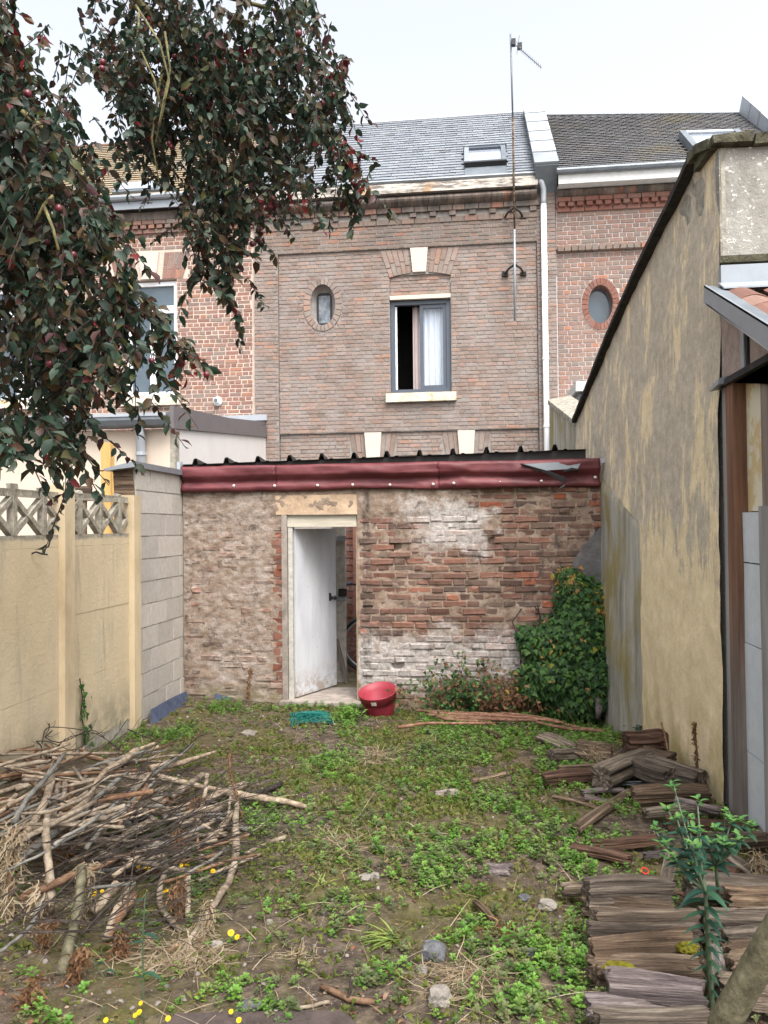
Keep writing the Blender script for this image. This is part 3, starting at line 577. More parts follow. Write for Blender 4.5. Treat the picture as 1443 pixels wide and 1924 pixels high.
# ================================================================= GROUND
def build_ground():
    xs = np.arange(-3.1, 1.75, 0.022); ys = np.arange(0.2, 7.75, 0.022); nx, ny = len(xs), len(ys)
    V = [(x, y, ground_z(x, y)) for y in ys for x in xs]
    ii = np.arange(nx * ny).reshape(ny, nx); F = np.stack([ii[:-1, :-1], ii[:-1, 1:], ii[1:, 1:], ii[1:, :-1]], -1).reshape(-1, 4)
    o = link('ground', np_mesh('ground', V, F, None, M['soil'], True)); o['kind'] = 'structure'
    MB().add([(-150, -150, -0.30), (150, -150, -0.30), (150, 250, -0.30), (-150, 250, -0.30)], [(0, 1, 2, 3)]).build('terrain', M['far_ground'], kind='structure')
    mb = MB(); mb.box((-2.6, 7.56, -0.28), (1.15, 13.0, -0.03)); mb.build('courtyard_paving', M['paving'], kind='structure')
build_ground()

# ================================================================= HOUSES
YF = 13.0
def window_frame(parent, x0, x1, z0, z1, y, w, d, mat, name='window'):
    mb = MB(); mb.box((x0, y, z0), (x0 + w, y + d, z1)); mb.box((x1 - w, y, z0), (x1, y + d, z1)); mb.box((x0 + w, y, z0), (x1 - w, y + d, z0 + w)); mb.box((x0 + w, y, z1 - w), (x1 - w, y + d, z1)); return mb.build(name, mat, parent)
def sheet(parent, x0, x1, z0, z1, y, mat, name): return MB().add([(x0, y, z0), (x1, y, z0), (x1, y, z1), (x0, y, z1)], [(0, 1, 2, 3)]).build(name, mat, parent)
def curtain(parent, x0, x1, z0, z1, y, mat, folds, amp=0.02):
    mb = MB(); n = folds * 8; V = []
    for k in range(n + 1):
        u = k / n; x = lerp(x0, x1, u); dy = amp * math.sin(u * folds * 2 * math.pi + math.sin(u * 9)) * (0.7 + 0.3 * math.sin(u * 5))
        V += [(x, y + dy, z0), (x + 0.01 * math.sin(u * 20), y + dy * 0.7, z1)]
    mb.add(V, [(2 * k, 2 * k + 2, 2 * k + 3, 2 * k + 1) for k in range(n)]); return mb.build('curtain', mat, parent, True)

def middle_house():
    h = thing('terraced_house', 'brown brick terraced house behind the shed with dark framed window and blue grey slates', 'house', (-1.1, YF, 0), 'terraced houses in a row')
    XL, XP, XR, XE = -3.745, -3.325, 1.085, 1.40
    win = ('r', -1.390, -0.353, 3.93, 5.60); ov = ('e', -2.552, 5.50, 0.215, 0.37)
    # wall zones: pilasters, lower zone, field, frieze
    mb = MB()
    holed(mb, XP, XR, 3.28, 6.40, YF - 0.012, [('r', -1.390, -0.353, 3.93, 5.95), ov], 0.22); holed(mb, XP, XR, 0.0, 3.28, YF + 0.028, []); holed(mb, XL, XE, 6.40, 7.30, YF - 0.05, [])
    mb.box((XL, YF - 0.055, 0), (XP - 0.005, YF + 0.25, 6.40)); mb.box((XR + 0.005, YF - 0.055, 0), (XE, YF + 0.25, 7.42))
    mb.add([(XP, YF - .012, 3.28), (XR, YF - .012, 3.28), (XR, YF + .028, 3.28), (XP, YF + .028, 3.28)], [(3, 2, 1, 0)])
    mb.add([(XP, YF - .05, 6.4), (XR, YF - .05, 6.4), (XR, YF - .012, 6.4), (XP, YF - .012, 6.4)], [(3, 2, 1, 0)])
    mb.box((XL, YF + 0.25, 0), (XE, YF + 0.30, 3.9)); mb.box((XL, YF + 0.25, 5.95), (XE, YF + 0.30, 7.2)); mb.box((XL, YF + 0.25, 3.9), (-2.85, YF + 0.30, 5.95)); mb.box((-2.25, YF + 0.25, 3.9), (-1.39, YF + 0.30, 5.95)); mb.box((-0.35, YF + 0.25, 3.9), (XE, YF + 0.30, 5.95))
    mb.build('wall', M['mortar_grey'], h)
    bl, ch, jt = 0.215, 0.0655, 0.010
    archr = ('r', -1.55, -0.20, 5.60, 6.37)
    B = [b + (YF - 0.020,) for b in courses(XP + .004, XR - .004, 3.285, 6.395, bl, ch, jt, 'flemish', [win, ('e', -2.552, 5.50, 0.345, 0.465), ('r', -1.390, -0.353, 5.55, 5.97)], 11)]
    B += [b + (YF - 0.063,) for b in courses(XL, XP - .006, 2.2, 6.40, bl, ch, jt, 'flemish', [], 12)]
    B += [b + (YF - 0.063,) for b in courses(XR + .006, XE, 2.2, 7.40, bl, ch, jt, 'flemish', [], 13)]
    k1 = [('r', -2.10, -1.30, 2.2, 3.27), ('r', -0.52, 0.29, 2.2, 3.27)]
    B += [b + (YF + 0.018,) for b in courses(XP + .004, XR - .004, 2.2, 3.275, bl, ch, jt, 'flemish', k1, 14)]
    lay(h, B, YF, M['brick_mid'], 300, vis_prio((525, 480, 1008, 845), [(700, 460, 860, 760)]), jy=0.003)
    T_ = [b + (YF - 0.058,) for b in courses(XL, XR, 6.40, 6.80, bl, ch, jt, 'flemish', [], 15)]
    lay(h, T_, YF, M['brick_mid_top'], 0, vis_prio((0, 0, 1, 1)), stuff='frieze_brickwork')
    # corbelled cornice: string of brick teeth, step courses, half-round moulding
    n = 15
    for k in range(n):
        x = XL + 0.10 + (XR - XL - 0.15) * k / (n - 1); MB().box((x - .052, YF - 0.095, 6.905), (x + .052, YF - 0.052, 6.975), j=.003).build('corbel', M['brick_mid_top'], h)
    for z0, z1, dy in ((6.80, 6.895, 0.072), (6.985, 7.075, 0.105)):
        c = []; x = XL
        while x < XR - 0.02:
            w = 0.215 + random.uniform(-.01, .01); c.append((min(x + w / 2, XR - .02), (z0 + z1) / 2, w - .01, z1 - z0)); x += w
        lay(h, [b + (YF - dy,) for b in c], YF, M['brick_mid_top'], 0, lambda b: 0, depth=0.09, stuff='step_course')
    mb = MB(); x = XL
    while x < XR:
        w = 0.105; P = [(x, YF - 0.10 - 0.10 * math.sin(a), 7.08 + 0.19 * (a / math.pi)) for a in np.linspace(0, math.pi, 7)]; mb.prism(P, (min(w, XR - x) - 0.004, 0, 0), random.random()); x += w
    mb.build('bullnose_course', M['brick_mid_top'], h, kind='stuff')
    # arch, keystones, ring
    voussoirs(h, -1.39, -0.353, 5.915, 6.385, 0.16, YF - 0.030, 0.05, 14, M['brick_mid'], 0.07, (-1.03, -0.73))
    lay(h, courses(-1.385, -0.358, 5.61, 5.98, bl, ch, jt, 'flemish', [], 19), YF + .012, M['brick_mid'], 0, lambda b: 0, stuff='tympanum_brickwork')
    MB().box((-1.385, YF + .021, 5.60), (-0.358, YF + .09, 5.99)).build('tympanum', M['mortar_grey'], h)
    def key(xa, xb, xc, xd, zb, zt, y): MB().prism([(xa, y, zb), (xb, y, zb), (xd, y, zt), (xc, y, zt)], (0, 0.09, 0)).build('keystone', M['keystone'], h)
    key(-0.99, -0.765, -1.03, -0.73, 5.985, 6.395, YF - 0.055)
    for xc in (-1.70, -0.117):
        key(xc - .10, xc + .10, xc - .145, xc + .145, 2.6, 3.275, YF - 0.03)
        voussoirs(h, xc - .30, xc + .30, 2.62, 3.265, 0.11, YF + .014, .03, 9, M['brick_mid'], 0, (xc - .13, xc + .13))
    ring_bricks(h, -2.552, 5.50, 0.225, 0.355, 0.335, 0.455, YF - 0.030, 0.06, 26, M['brick_mid'])
    MB().box((-1.385, YF - 0.035, 5.53), (-0.355, YF + 0.03, 5.598)).build('lintel', M['cream_stone'], h)
    MB().box((-1.465, YF - 0.10, 3.775), (-0.275, YF + 0.05, 3.925), j=.004).build('window_sill', M['sill'], h)
    # main window: dark frame, left sash slid open on the dark room
    f = window_frame(h, -1.385, -0.357, 3.93, 5.53, YF + 0.05, 0.075, 0.09, M['anthracite'])
    s2 = window_frame(f, -0.885, -0.435, 4.01, 5.45, YF + 0.075, 0.06, 0.05, M['anthracite'], 'sash'); sheet(f, -0.825, -0.495, 4.07, 5.39, YF + 0.10, M['glass'], 'pane')
    MB().box((-1.308, YF + .09, 4.0), (-1.278, YF + .13, 5.44)).build('sash_edge', M['white_plastic'], f)
    curtain(f, -1.02, -0.84, 3.98, 5.46, YF + 0.24, M['curtain_pink'], 2, 0.03); curtain(f, -0.86, -0.44, 3.98, 5.46, YF + 0.20, M['curtain_net'], 5)
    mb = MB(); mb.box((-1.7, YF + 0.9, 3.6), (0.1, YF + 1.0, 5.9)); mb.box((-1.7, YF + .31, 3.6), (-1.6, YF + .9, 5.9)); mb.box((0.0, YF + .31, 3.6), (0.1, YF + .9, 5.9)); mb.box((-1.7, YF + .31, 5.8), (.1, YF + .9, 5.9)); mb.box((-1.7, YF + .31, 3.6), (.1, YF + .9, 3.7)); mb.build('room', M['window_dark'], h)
    # oval window
    ow = MB();
    N = 40
    V = []
    for k in range(N):
        a = 2 * math.pi * k / N; c, s_ = math.cos(a), math.sin(a); V += [(-2.552 + .214 * c, YF + .05, 5.50 + .369 * s_), (-2.552 + (.135 * abs(c) ** .45 * (1 if c > 0 else -1)), YF + .15, 5.47 + (.275 * abs(s_) ** .45 * (1 if s_ > 0 else -1)))]
    ow.add(V, [(2 * k, 2 * ((k + 1) % N), 2 * ((k + 1) % N) + 1, 2 * k + 1) for k in range(N)])
    o = ow.build('oval_window', M['mortar_grey'], h)
    window_frame(o, -2.69, -2.415, 5.19, 5.75, YF + .14, .036, .03, M['black_rubber'], 'frame'); sheet(o, -2.668, -2.437, 5.212, 5.728, YF + .155, M['glass_obscure'], 'pane')
    # eaves board, gutter, downpipe
    MB().box((XL, YF - 0.22, 7.275), (XR + .02, YF - 0.19, 7.43)).build('eaves_board', M['peel_wood'], h)
    MB().add([(XL, YF - .2, 7.27), (XR, YF - .2, 7.27), (XR, YF + .1, 7.27), (XL, YF + .1, 7.27)], [(0, 1, 2, 3)]).build('soffit', M['mortar_grey'], h)
    P = [(0, YF - 0.19 + 0.0, 7.435), (0, YF - .215, 7.45), (0, YF - .235, 7.475), (0, YF - .225, 7.495), (0, YF - .20, 7.50), (0, YF - .15, 7.46)]
    MB().prism([(XL, p[1], p[2]) for p in P], (XR - XL + .03, 0, 0)).build('gutter', M['zinc'], h)
    dp = MB(); xd = 1.20; dp.tube([(1.13, YF - .19, 7.34), (1.165, YF - .19, 7.32), (xd, YF - .16, 7.22), (xd, YF - .13, 7.05), (xd, YF - .13, 6.95)], .047, 12); dp.build('pipe_bend', M['zinc_pale'], h, True)
    p = MB().tube([(xd, YF - .13, 6.98), (xd, YF - .13, 0)], .047, 14).build('downpipe', M['white_plastic'], h, True)
    for z in (5.42, 4.42, 3.30): MB().tube([(xd, YF - .13, z - .02), (xd, YF - .13, z + .02)], .056, 14).build('pipe_clip', M['white_plastic'], p)
    # roof
    y0, z0, y1, z1 = YF - 0.17, 7.485, 15.42, 9.88
    MB().add([(XL, y0 + .02, z0 - .02), (XR + .02, y0 + .02, z0 - .02), (XR + .02, y1, z1 - .02), (XL, y1, z1 - .02), (XL, y1 + 2.5, 7.5), (XR, y1 + 2.5, 7.5)], [(0, 1, 2, 3), (3, 2, 5, 4)]).build('roof', M['steel_dark'], h)
    hole = (-0.10, 0.62, 0.42, 1.30)
    roof_tiles(h, XL, 1.06, y0, z0, y1, z1, 0.20, 0.138, M['slate_new'], 300, (640, 235, 985, 345), holes=[hole])
    MB().tube([(XL, y1 + .02, z1 + .02), (XR, y1 + .02, z1 + .03)], .035, 8).build('ridge', M['zinc_pale'], h)
    # rooflight
    a = math.atan2(z1 - z0, y1 - y0); ca, sa = math.cos(a), math.sin(a)
    def rp(x, s, up): return Vector((x, y0 + s * ca - up * sa, z0 + s * sa + up * ca))
    def rbox(x0_, x1_, s0, s1, u0, u1, mat, name, par): return MB().hexa([rp(x0_, s0, u0), rp(x1_, s0, u0), rp(x1_, s1, u0), rp(x0_, s1, u0), rp(x0_, s0, u1), rp(x1_, s0, u1), rp(x1_, s1, u1), rp(x0_, s1, u1)]).build(name, mat, par)
    hx0, hx1, s0, s1 = hole
    sk = rbox(hx0, hx1, s0, s0 + .07, 0, .11, M['black_rubber'], 'rooflight', h)
    rbox(hx0, hx0 + .08, s0 + .07, s1, 0, .10, M['zinc'], 'frame', sk); rbox(hx1 - .08, hx1, s0 + .07, s1, 0, .10, M['zinc_dark'], 'frame', sk); rbox(hx0 + .08, hx1 - .08, s1 - .09, s1, 0, .10, M['anthracite'], 'frame', sk)
    rbox(hx0 - .02, hx1 + .03, s1, s1 + .05, 0, .12, M['zinc'], 'flashing', sk)
    rbox(hx0 + .08, hx1 - .08, s0 + .07, s1 - .09, .02, .06, M['glass_sky'], 'pane', sk); rbox(hx0 + .01, hx1 - .01, s0 - .40, s0, .0, .025, M['zinc_dark'], 'apron', sk)
    # zinc-covered party wall
    def pp(x, s, up): return rp(x, s, up)
    sl = [-.10, .45, 1.05, 1.62, 2.2, 2.78, 3.42]
    MB().hexa([pp(1.06, -.12, -.3), pp(1.42, -.12, -.3), pp(1.42, 3.42, -.3), pp(1.06, 3.42, -.3), pp(1.06, -.12, .16), pp(1.42, -.12, .16), pp(1.42, 3.42, .16), pp(1.06, 3.42, .16)]).build('party_wall', M['zinc_dark'], h)
    for k in range(6): MB().hexa([pp(1.045, sl[k] + .008, .165), pp(1.435, sl[k] + .008, .165), pp(1.435, sl[k + 1] + .03, .17), pp(1.045, sl[k + 1] + .03, .17), pp(1.045, sl[k] + .008, .205), pp(1.435, sl[k] + .008, .205), pp(1.435, sl[k + 1] + .03, .19), pp(1.045, sl[k + 1] + .03, .19)]).build('zinc_sheet', M['zinc_pale' if k else 'zinc'], h)
    return h
middle_house()

def right_house():
    h = thing('terraced_house', 'dark brick house with white pointing and red ringed oval window right of the downpipe', 'house', (3.4, YF, 0), 'terraced houses in a row')
    X0, X1 = 1.412, 7.2; ov = ('e', 2.115, 5.315, 0.20, 0.315)
    mb = MB(); holed(mb, X0, X1, 0, 6.25, YF + .008, [ov], 0.24); holed(mb, X0, X1, 6.25, 7.3, YF - .034, [])
    mb.add([(X0, YF - .034, 6.25), (X1, YF - .034, 6.25), (X1, YF + .008, 6.25), (X0, YF + .008, 6.25)], [(3, 2, 1, 0)]); mb.build('wall', M['mortar_white'], h)
    B = [b + (YF,) for b in courses(X0 + .01, X1, 3.1, 6.25, .225, .0755, .0115, 'english', [('e', 2.115, 5.315, 0.31, 0.44)], 21)]
    B += [b + (YF - .042,) for b in courses(X0 + .01, X1, 6.25, 6.85, .225, .0755, .0115, 'english', [], 22)]
    lay(h, B, YF, M['brick_brown'], 300, vis_prio((1052, 400, 1230, 745)), jy=.002)
    ring_bricks(h, 2.115, 5.315, 0.205, 0.318, 0.305, 0.432, YF - 0.012, 0.05, 28, M['brick_orange'])
    ring = MB(); N = 40; V = []
    for k in range(N):
        a = 2 * math.pi * k / N; V += [(2.115 + .30 * math.cos(a), YF + .004, 5.315 + .43 * math.sin(a)), (2.115 + .318 * math.cos(a), YF - .004, 5.315 + .446 * math.sin(a))]
    ring.add(V, [(2 * k, 2 * ((k + 1) % N), 2 * ((k + 1) % N) + 1, 2 * k + 1) for k in range(N)]).build('ring_pointing', M['mortar_white'], h)
    rv = MB(); V = []
    for k in range(N):
        a = 2 * math.pi * k / N; V += [(2.115 + .198 * math.cos(a), YF + .005, 5.315 + .313 * math.sin(a)), (2.115 + .198 * math.cos(a), YF + .19, 5.315 + .313 * math.sin(a))]
    rv.add(V, [(2 * k + 1, 2 * ((k + 1) % N) + 1, 2 * ((k + 1) % N), 2 * k) for k in range(N)]); o = rv.build('oval_window', M['brick_orange'], h)
    pn = MB(); V = [(2.115, YF + .17, 5.315)] + [(2.115 + .198 * math.cos(2 * math.pi * k / N), YF + .17, 5.315 + .313 * math.sin(2 * math.pi * k / N)) for k in range(N)]; pn.add(V, [(0, 1 + k, 1 + (k + 1) % N) for k in range(N)]); pn.build('pane', M['glass_tint'], o)
    fr = MB(); V = []
    for k in range(N):
        a = 2 * math.pi * k / N; V += [(2.115 + .198 * math.cos(a), YF + .155, 5.315 + .313 * math.sin(a)), (2.115 + .175 * math.cos(a), YF + .155, 5.315 + .285 * math.sin(a))]
    fr.add(V, [(2 * k, 2 * ((k + 1) % N), 2 * ((k + 1) % N) + 1, 2 * k + 1) for k in range(N)]).build('frame', M['dark_trim'], o)
    # string of dark headers and red corbelled cornice
    for z0, z1, dy, mat, st in ((6.205, 6.285, .07, 'brick_mid_top', .112), (6.855, 6.93, .075, 'brick_orange', .225), (7.005, 7.08, .135, 'brick_orange', .225)):
        c = []; x = X0 + .01
        while x < X1: c.append((x + st / 2, (z0 + z1) / 2, st - .011, z1 - z0)); x += st
        lay(h, [b + (YF - dy,) for b in c], YF, M[mat], 0, lambda b: 0, depth=.1, stuff='step_course')
    for k in range(40):
        x = X0 + .09 + k * .148
        if x > X1: break
        MB().box((x - .05, YF - .125, 6.935), (x + .05, YF - .06, 7.0), j=.003).build('corbel', M['brick_orange'], h)
    mb = MB(); mb.box((X0, YF - .065, 6.93), (X1, YF + .02, 7.005)); mb.build('corbel_backing', M['brick_orange'], h)
    mb = MB(); x = X0
    while x < X1: mb.prism([(x, YF - .12 - .09 * math.sin(a), 7.085 + .14 * a / math.pi) for a in np.linspace(0, math.pi, 6)], (.103, 0, 0), random.random()); x += .107
    mb.build('bullnose_course', M['brick_mid_top'], h, kind='stuff')
    MB().box((X0 + .01, YF - .36, 7.20), (X1, YF - .33, 7.375)).build('eaves_board', M['white_paint'], h)
    MB().box((X0 + .01, YF - .33, 7.19), (X1, YF + .1, 7.205)).build('soffit', M['white_paint'], h)
    MB().tube([(X0 - .02, YF - .39, 7.40), (X1, YF - .39, 7.40)], .05, 8).build('gutter', M['zinc_dark'], h)
    y0, z0, y1, z1 = YF - .30, 7.42, 15.3, 9.74
    MB().add([(X0, y0, z0 - .03), (X1, y0, z0 - .03), (X1, y1, z1 - .38), (X0, y1, z1 - .03), (X0, 18, 7.4), (X1, 18, 7.4)], [(0, 1, 2, 3), (3, 2, 5, 4)]).build('roof', M['steel_dark'], h)
    sk = (3.62, 4.6, .55, 1.55)
    roof_tiles(h, X0 + .03, X1, y0, z0, y1, z1, .17, .105, M['slate_old'], 300, (1060, 215, 1300, 345), 'roof_tile', 'roof_tiling', holes=[sk], thick=.009, z1r=z1 - .36)
    MB().tube([(X0, y1 + .02, z1 + .02), (X1, y1 + .02, z1 - .33)], .03, 8).build('ridge', M['zinc_dark'], h)
    a = math.atan2(z1 - z0, y1 - y0); ca, sa = math.cos(a), math.sin(a)
    def rp(x, s, up): return Vector((x, y0 + s * ca - up * sa, z0 + s * sa + up * ca - .10 * min(1, max(0, s)) * (x - X0) / 3))
    def rbox(x0_, x1_, s0, s1, u0, u1, mat, name, par): return MB().hexa([rp(x0_, s0, u0), rp(x1_, s0, u0), rp(x1_, s1, u0), rp(x0_, s1, u0), rp(x0_, s0, u1), rp(x1_, s0, u1), rp(x1_, s1, u1), rp(x0_, s1, u1)]).build(name, mat, par)
    w = rbox(sk[0], sk[0] + .1, sk[2], sk[3], 0, .16, M['zinc_dark'], 'rooflight', h)
    rbox(sk[1] - .1, sk[1], sk[2], sk[3], 0, .16, M['zinc_dark'], 'frame', w); rbox(sk[0] + .1, sk[1] - .1, sk[3] - .12, sk[3], 0, .155, M['zinc_pale'], 'frame', w); rbox(sk[0] + .1, sk[1] - .1, sk[2], sk[2] + .1, 0, .155, M['zinc_dark'], 'frame', w); rbox(sk[0] + .1, sk[1] - .1, sk[2] + .1, sk[3] - .12, .03, .12, M['glass_sky'], 'pane', w)
    xl = 5.12
    for k in range(6):
        s0, s1 = -.1 + k * .58, .48 + k * .58 + .02
        rbox(xl, xl + .45, s0, s1, -.1, .24 if k % 2 else .245, M['zinc_pale'], 'zinc_sheet', h)
    # low rear extension between garden wall and facade
    MB().box((1.50, 11.2, -.2), (5.0, 12.98, 3.55)).build('rear_extension', M['zinc_dark'], h)
    MB().box((1.45, 11.1, 3.56), (5.1, 12.985, 3.70)).build('extension_fascia', M['white_paint'], h)
right_house()

def left_house():
    h = thing('terraced_house', 'red brick house with cream pointing and white framed window behind the plum branches', 'house', (-6, YF, 0), 'terraced houses in a row')
    X0, X1 = -10.5, -3.75; win = ('r', -6.12, -5.17, 4.0, 6.09); w2 = ('r', -9.0, -7.35, 4.0, 6.09)
    mb = MB(); holed(mb, X0, X1, 0, 7.3, YF + .006, [win, w2], .22); mb.build('wall', M['mortar_cream'], h)
    arch = [('r', -6.45, -4.98, 6.09, 6.57), ('r', -9.3, -7.0, 6.09, 6.57)]
    B = [b + (YF,) for b in courses(X0, X1 - .06, 3.3, 6.9, .225, .0735, .014, 'english', [win, w2] + arch, 31)]
    lay(h, B, YF, M['brick_red'], 300, vis_prio((330, 440, 485, 775)), jy=.003, j=.002)
    for a, b in ((-6.30, -5.05), (-9.1, -7.2)):
        voussoirs(h, a, b, 6.095, 6.56, .12, YF - .004, .03, 16, M['brick_red'], 0, ((a + b) / 2 - .2, (a + b) / 2 + .2))
        c = (a + b) / 2; MB().prism([(c - .13, YF - .04, 6.09), (c + .13, YF - .04, 6.09), (c + .19, YF - .04, 6.57), (c - .19, YF - .04, 6.57)], (0, .06, 0)).build('keystone', M['cream_stone'], h)
    for z0, z1, dy in ((6.9, 6.97, .05), (7.04, 7.11, .10)):
        c = []; x = X0
        while x < X1 - .1: c.append((x + .112, (z0 + z1) / 2, .212, z1 - z0)); x += .225
        lay(h, [b + (YF - dy,) for b in c], YF, M['brick_red'], 0, lambda b: 0, depth=.09, stuff='step_course')
    for k in range(44):
        x = X0 + .1 + k * .15
        if x < X1 - .1: MB().box((x - .05, YF - .09, 6.975), (x + .05, YF - .02, 7.035), j=.003).build('corbel', M['brick_red'], h)
    MB().box((X0, YF - .10, 7.115), (X1 - .02, YF + .05, 7.25)).build('bullnose_course', M['brick_mid_top'], h)
    MB().box((X0, YF - .25, 7.26), (X1 - .02, YF - .22, 7.41)).build('eaves_board', M['zinc'], h); MB().tube([(X0, YF - .28, 7.45), (X1, YF - .28, 7.45)], .055, 8).build('gutter', M['zinc'], h)
    for (a, b) in ((win[1], win[2]), (w2[1], w2[2])):
        f = window_frame(h, a + .01, b - .01, 4.03, 6.06, YF + .07, .07, .07, M['white_plastic'])
        MB().box((a + .08, YF + .065, 5.50), (b - .08, YF + .14, 5.63)).build('transom', M['white_plastic'], f); MB().box(((a + b) / 2 - .05, YF + .068, 4.10), ((a + b) / 2 + .05, YF + .14, 5.5)).build('mullion', M['white_plastic'], f)
        sheet(f, a + .08, b - .08, 4.1, 5.99, YF + .12, M['glass_tint'], 'pane')
        MB().box((a - .06, YF - .09, 3.84), (b + .06, YF + .06, 4.0), j=.003).build('window_sill', M['sill'], h)
    for x, z in ((-4.43, 3.885), (-4.27, 6.06)):
        v = MB(); Mx = Matrix.Translation((x, YF, z)) @ Matrix.Rotation(R_(90), 4, 'X'); v.lathe([(.075, .0), (.085, .02), (.07, .04), (.045, .05), (.045, .14), (.035, .14), (.035, .06)], 20, Mx); o = v.build('flue', M['white_plastic'], h, True)
        MB().lathe([(.0, .13), (.025, .13), (.028, .16), (.0, .16)], 12, Mx).build('flue_grille', M['zinc_dark'], o)
    y0, z0, y1, z1 = YF - .2, 7.47, 15.3, 9.75
    MB().add([(X0, y0, z0 - .03), (X1, y0, z0 - .03), (X1, y1, z1 - .03), (X0, y1, z1 - .03), (X0, 18, 7.4), (X1, 18, 7.4)], [(0, 1, 2, 3), (3, 2, 5, 4)]).build('roof', M['steel_dark'], h)
    sk = (-6.35, -5.45, .25, .75)
    roof_tiles(h, X0, X1 - .02, y0, z0, y1, z1, .19, .125, M['tile_tan'], 200, (170, 230, 330, 350), 'roof_tile', 'roof_tiling', holes=[sk], thick=.01)
    a = math.atan2(z1 - z0, y1 - y0); ca, sa = math.cos(a), math.sin(a)
    def rp(x, s, up): return Vector((x, y0 + s * ca - up * sa, z0 + s * sa + up * ca))
    q = lambda xa, xb, s0, s1, u0, u1: MB().hexa([rp(xa, s0, u0), rp(xb, s0, u0), rp(xb, s1, u0), rp(xa, s1, u0), rp(xa, s0, u1), rp(xb, s0, u1), rp(xb, s1, u1), rp(xa, s1, u1)])
    w = q(sk[0], sk[1], sk[2], sk[3], 0, .05).build('rooflight', M['zinc_dark'], h); q(sk[0] + .07, sk[1] - .07, sk[2] + .06, sk[3] - .06, .051, .07).build('pane', M['glass_sky'], w)
    MB().tube([(X0, y1 + .02, z1 + .02), (X1, y1 + .02, z1 + .02)], .04, 8).build('ridge', M['brick_orange'], h)
left_house()

def left_extension():
    e = thing('rear_extension', 'cream rendered lean-to extension with dark metal verge and zinc downpipe behind the block wall', 'extension', (-5, 8.9, 0))
    XS, Y0, Y1 = -3.56, 8.9, 12.94
    MB().prism([(XS, Y0, 0), (XS, Y1, 0), (XS, Y1, 3.27), (XS, Y0, 2.86)], (-.22, 0, 0)).build('side_wall', M['white_render'], e)
    MB().box((-10.5, Y0 - .02, 0), (XS - .004, Y0 + .2, 2.86)).build('front_wall', M['cream_render'], e)
    MB().box((XS - .06, Y0 - .026, 0), (XS + .004, Y0 + .1, 2.84)).build('corner_bead', M['grey_concrete'], e)
    MB().prism([(XS + .03, Y0 - .14, 2.86), (XS + .03, Y1, 3.235), (XS + .03, Y1, 3.42), (XS + .03, Y0 - .14, 3.13)], (-.05, 0, 0)).build('verge_trim', M['dark_trim'], e)
    MB().hexa([(-10.5, Y0 - .12, 3.0), (XS, Y0 - .12, 3.0), (XS, Y1, 3.44), (-10.5, Y1, 3.44), (-10.5, Y0 - .12, 3.06), (XS, Y0 - .12, 3.06), (XS, Y1, 3.5), (-10.5, Y1, 3.5)]).build('roof', M['dark_trim'], e)
    MB().prism([(-10.5, Y0 - .10, 2.88), (-10.5, Y0 - .20, 2.90), (-10.5, Y0 - .235, 2.96), (-10.5, Y0 - .235, 3.03), (-10.5, Y0 - .10, 3.03)], (10.5 + XS - .05, 0, 0)).build('gutter', M['zinc_dark'], e)
    MB().box((-10.5, Y0 - .245, 3.0), (XS - .03, Y0 - .225, 3.04)).build('gutter_lip', M['zinc_pale'], e)
    P = (-3.955, Y0 - .10)
    p = MB().tube([(P[0], P[1] - .06, 2.90), (P[0], P[1], 2.78), (P[0], P[1], 0.2)], .055, 12).build('downpipe', M['zinc_pale'], e, True)
    MB().tube([(P[0], P[1], 2.55), (P[0], P[1], 2.59)], .066, 12).build('pipe_clip', M['zinc_pale'], p)
    MB().box((-4.6, Y1 - .05, 3.52), (XS + .03, Y1 + .02, 3.62)).build('flashing', M['zinc_pale'], e)
left_extension()

def garden_wall_far():
    # rendered wall beyond the ochre wall, its coping rising in a V towards the houses
    g = thing('garden_wall', 'grey rendered wall with sloping brick coping beside the foot of the white downpipe', 'wall', (1.05, 9.2, 0))
    a, b = Vector((1.10, 8.50)), Vector((.965, 9.95))
    MB().hexa([(a.x, a.y, -.2), (a.x + .24, a.y, -.2), (b.x + .24, b.y, -.2), (b.x, b.y, -.2), (a.x, a.y, 2.74), (a.x + .24, a.y, 2.74), (b.x + .24, b.y, 3.20), (b.x, b.y, 3.20)]).build('wall', M['cement_skirt'], g)
    n = 16
    for k in range(n):
        u0, u1 = k / n + .004, (k + 1) / n - .004; p, q = a.lerp(b, u0), a.lerp(b, u1); z0, z1 = lerp(2.745, 3.205, u0), lerp(2.745, 3.205, u1)
        MB().hexa([(p.x - .02, p.y, z0), (p.x + .26, p.y, z0), (q.x + .26, q.y, z1), (q.x - .02, q.y, z1), (p.x - .02, p.y, z0 + .06), (p.x + .26, p.y, z0 + .11), (q.x + .26, q.y, z1 + .11), (q.x - .02, q.y, z1 + .06)]).build('coping_brick', M['grey_concrete'], g)
garden_wall_far()

